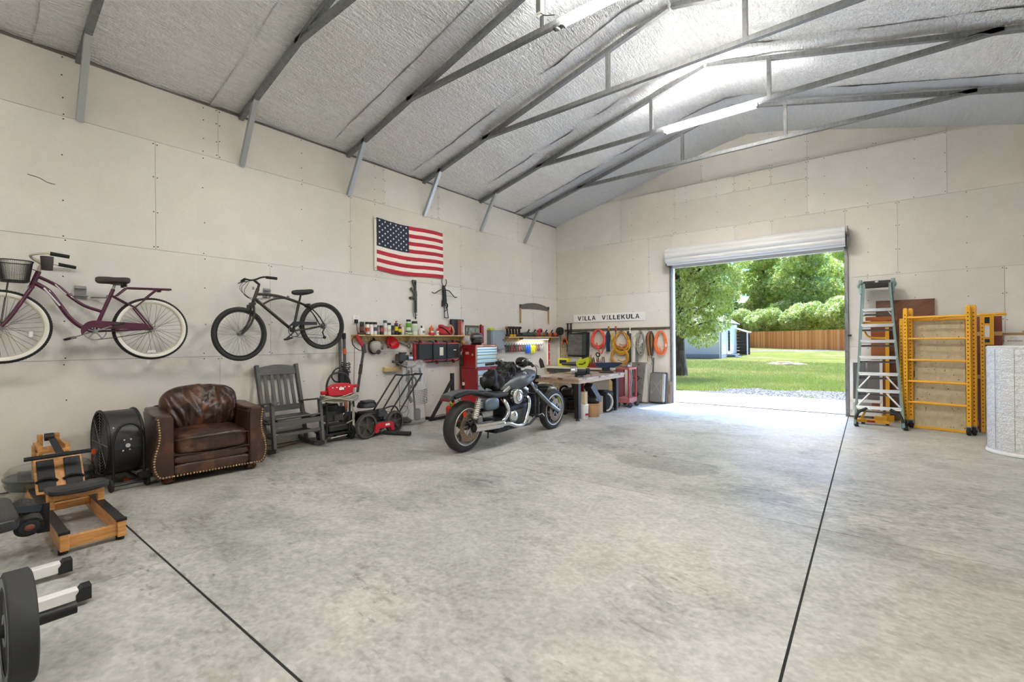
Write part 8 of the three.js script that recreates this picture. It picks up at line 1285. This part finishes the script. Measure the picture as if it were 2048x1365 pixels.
  const wk = thing('trim_stack', 'stack of white trim boards behind the foil roll', 'board', [1.75, 0, -9.78]); b().rbox(0, 0.6, 0, 0.6, 1.2, 0.16, 0.004).to('boards', M.offwhite, wk); b().rbox(-0.06, 1.245, 0.02, 0.5, 0.05, 0.1, 0.003).to('upper_board', M.white, wk);
  const hb = thing('wood_offcut', 'tan wooden offcut lying along the top of the boards', 'board', [1.62, 1.392, -9.79]); b().rbox(0, 0.02, 0, 0.44, 0.035, 0.05, 0.003).to('stick', M.tan, hb); b().rbox(0.18, 0.035, 0, 0.07, 0.07, 0.06, 0.006).to('block', mat('#b99a68', 0.8), hb);
  const bx = thing('printed_carton', 'white carton with printed lettering on the boards by the foil roll', 'box', [1.66, 1.27, -9.76]);
  const bt = ctex(256, 160, (c, w, h) => { c.fillStyle = '#e4e0d8'; c.fillRect(0, 0, w, h); c.fillStyle = '#55504a'; c.font = 'bold 52px serif'; c.fillText('envizoo', 40, 120); c.strokeStyle = '#8a857c'; c.lineWidth = 5; c.beginPath(); c.ellipse(130, 60, 50, 16, 0, Math.PI, 2 * Math.PI); c.stroke(); });
  mesh('carton', (() => { const g = new THREE.BoxGeometry(0.19, 0.12, 0.1); g.translate(0, 0.06, 0); return g; })(), mat('#ffffff', 0.7, 0, { map: bt }), bx); b().box(0, 0.1205, 0, 0.19, 0.001, 0.02).to('tape', M.tan, bx);
}
// ---------- foil insulation roll ----------
{
  const o = thing('foil_roll', 'tall roll of silver bubble foil insulation standing on the floor', 'roll', [1.476, 0, -7.88]);
  const bump = tex(512, 512, (x, y) => { const v = 128 + 80 * fT(x / 16, y / 7) + 60 * fT(x / 5, y / 5); return [v, v, v]; }, false, 1); const col = tex(512, 512, (x, y) => { const n = fT(x / 6, y / 5), m = fT(x / 60, y / 7); const v = 226 + 40 * n + 26 * m; return [v, v, v]; }, true, 1);
  const R = 0.36, g = new THREE.CylinderGeometry(R, R, 1.22, 96, 60, true), p = g.attributes.position, uv = g.attributes.uv;
  for (let i = 0; i < p.count; i++) { const x = p.getX(i), y = p.getY(i), z = p.getZ(i), a = Math.atan2(z, x), k = 1 + 0.012 * Math.sin(y * 74 + 3 * fT(a * 3, y * 2)) * sstep(-0.1, 0.4, y) * 0.55 + 0.01 * fT(a * 6, y * 6); p.setXYZ(i, x * k, y, z * k); uv.setXY(i, a * R * 2, y * 2); } g.computeVertexNormals(); g.translate(0, 0.645, 0);
  mesh('foil_wrap', g, mat('#ffffff', 0.34, 0.4, { map: col, bumpMap: bump, bumpScale: 0.012 }), o);
  const sp = b(); for (let k = 0; k < 9; k++) sp.torus(0, 1.252, 0, R - 0.02 - k * 0.034, 0.013, Math.PI / 2, 0, 0, 6, 60); sp.lathe([[0.06, 1.25], [R - 0.01, 1.25]], 0, 0, 0, 60).to('wound_edge', mat('#dfe0de', 0.5, 0.2), o);
  b().lathe([[0.05, 0.0], [R + 0.006, 0.0], [R + 0.012, 0.012], [R + 0.006, 0.04], [R - 0.01, 0.05]], 0, 0, 0, 72).to('white_bottom_edge', mat('#e6e7e6', 0.5), o);
  const st = b(); for (let k = 0; k < 12; k++) { const a = k / 12 * 6.2832; st.box(Math.cos(a) * (R + 0.003), 0.645, Math.sin(a) * (R + 0.003), 0.0025, 1.16, 0.004, 0, -a, 0); } stuff(st.to('seam_lines', mat('#9b9c9c', 0.5, 0.3), o));
}
// red cord along the wall foot
{ const c = thing('extension_lead', 'thin red power cord lying along the foot of the wall', 'cord', [-6.27, 0.006, -2.0]); b().tube([[0.35, 0, 0.75], [0.2, 0, 0.2], [0.1, 0, -0.3], [0.15, 0, -0.8], [0.05, 0, -1.3], [0.04, 0, -1.9]], 0.005, 6, 60).to('cord', mat('#8e3b28', 0.6), c); b().rbox(0.36, 0.008, 0.77, 0.03, 0.026, 0.05, 0.006).to('plug', M.orange, c); }

scene.traverse((o) => { if (o.isMesh) { o.castShadow = true; o.receiveShadow = true; } });
renderer.render(scene, camera);
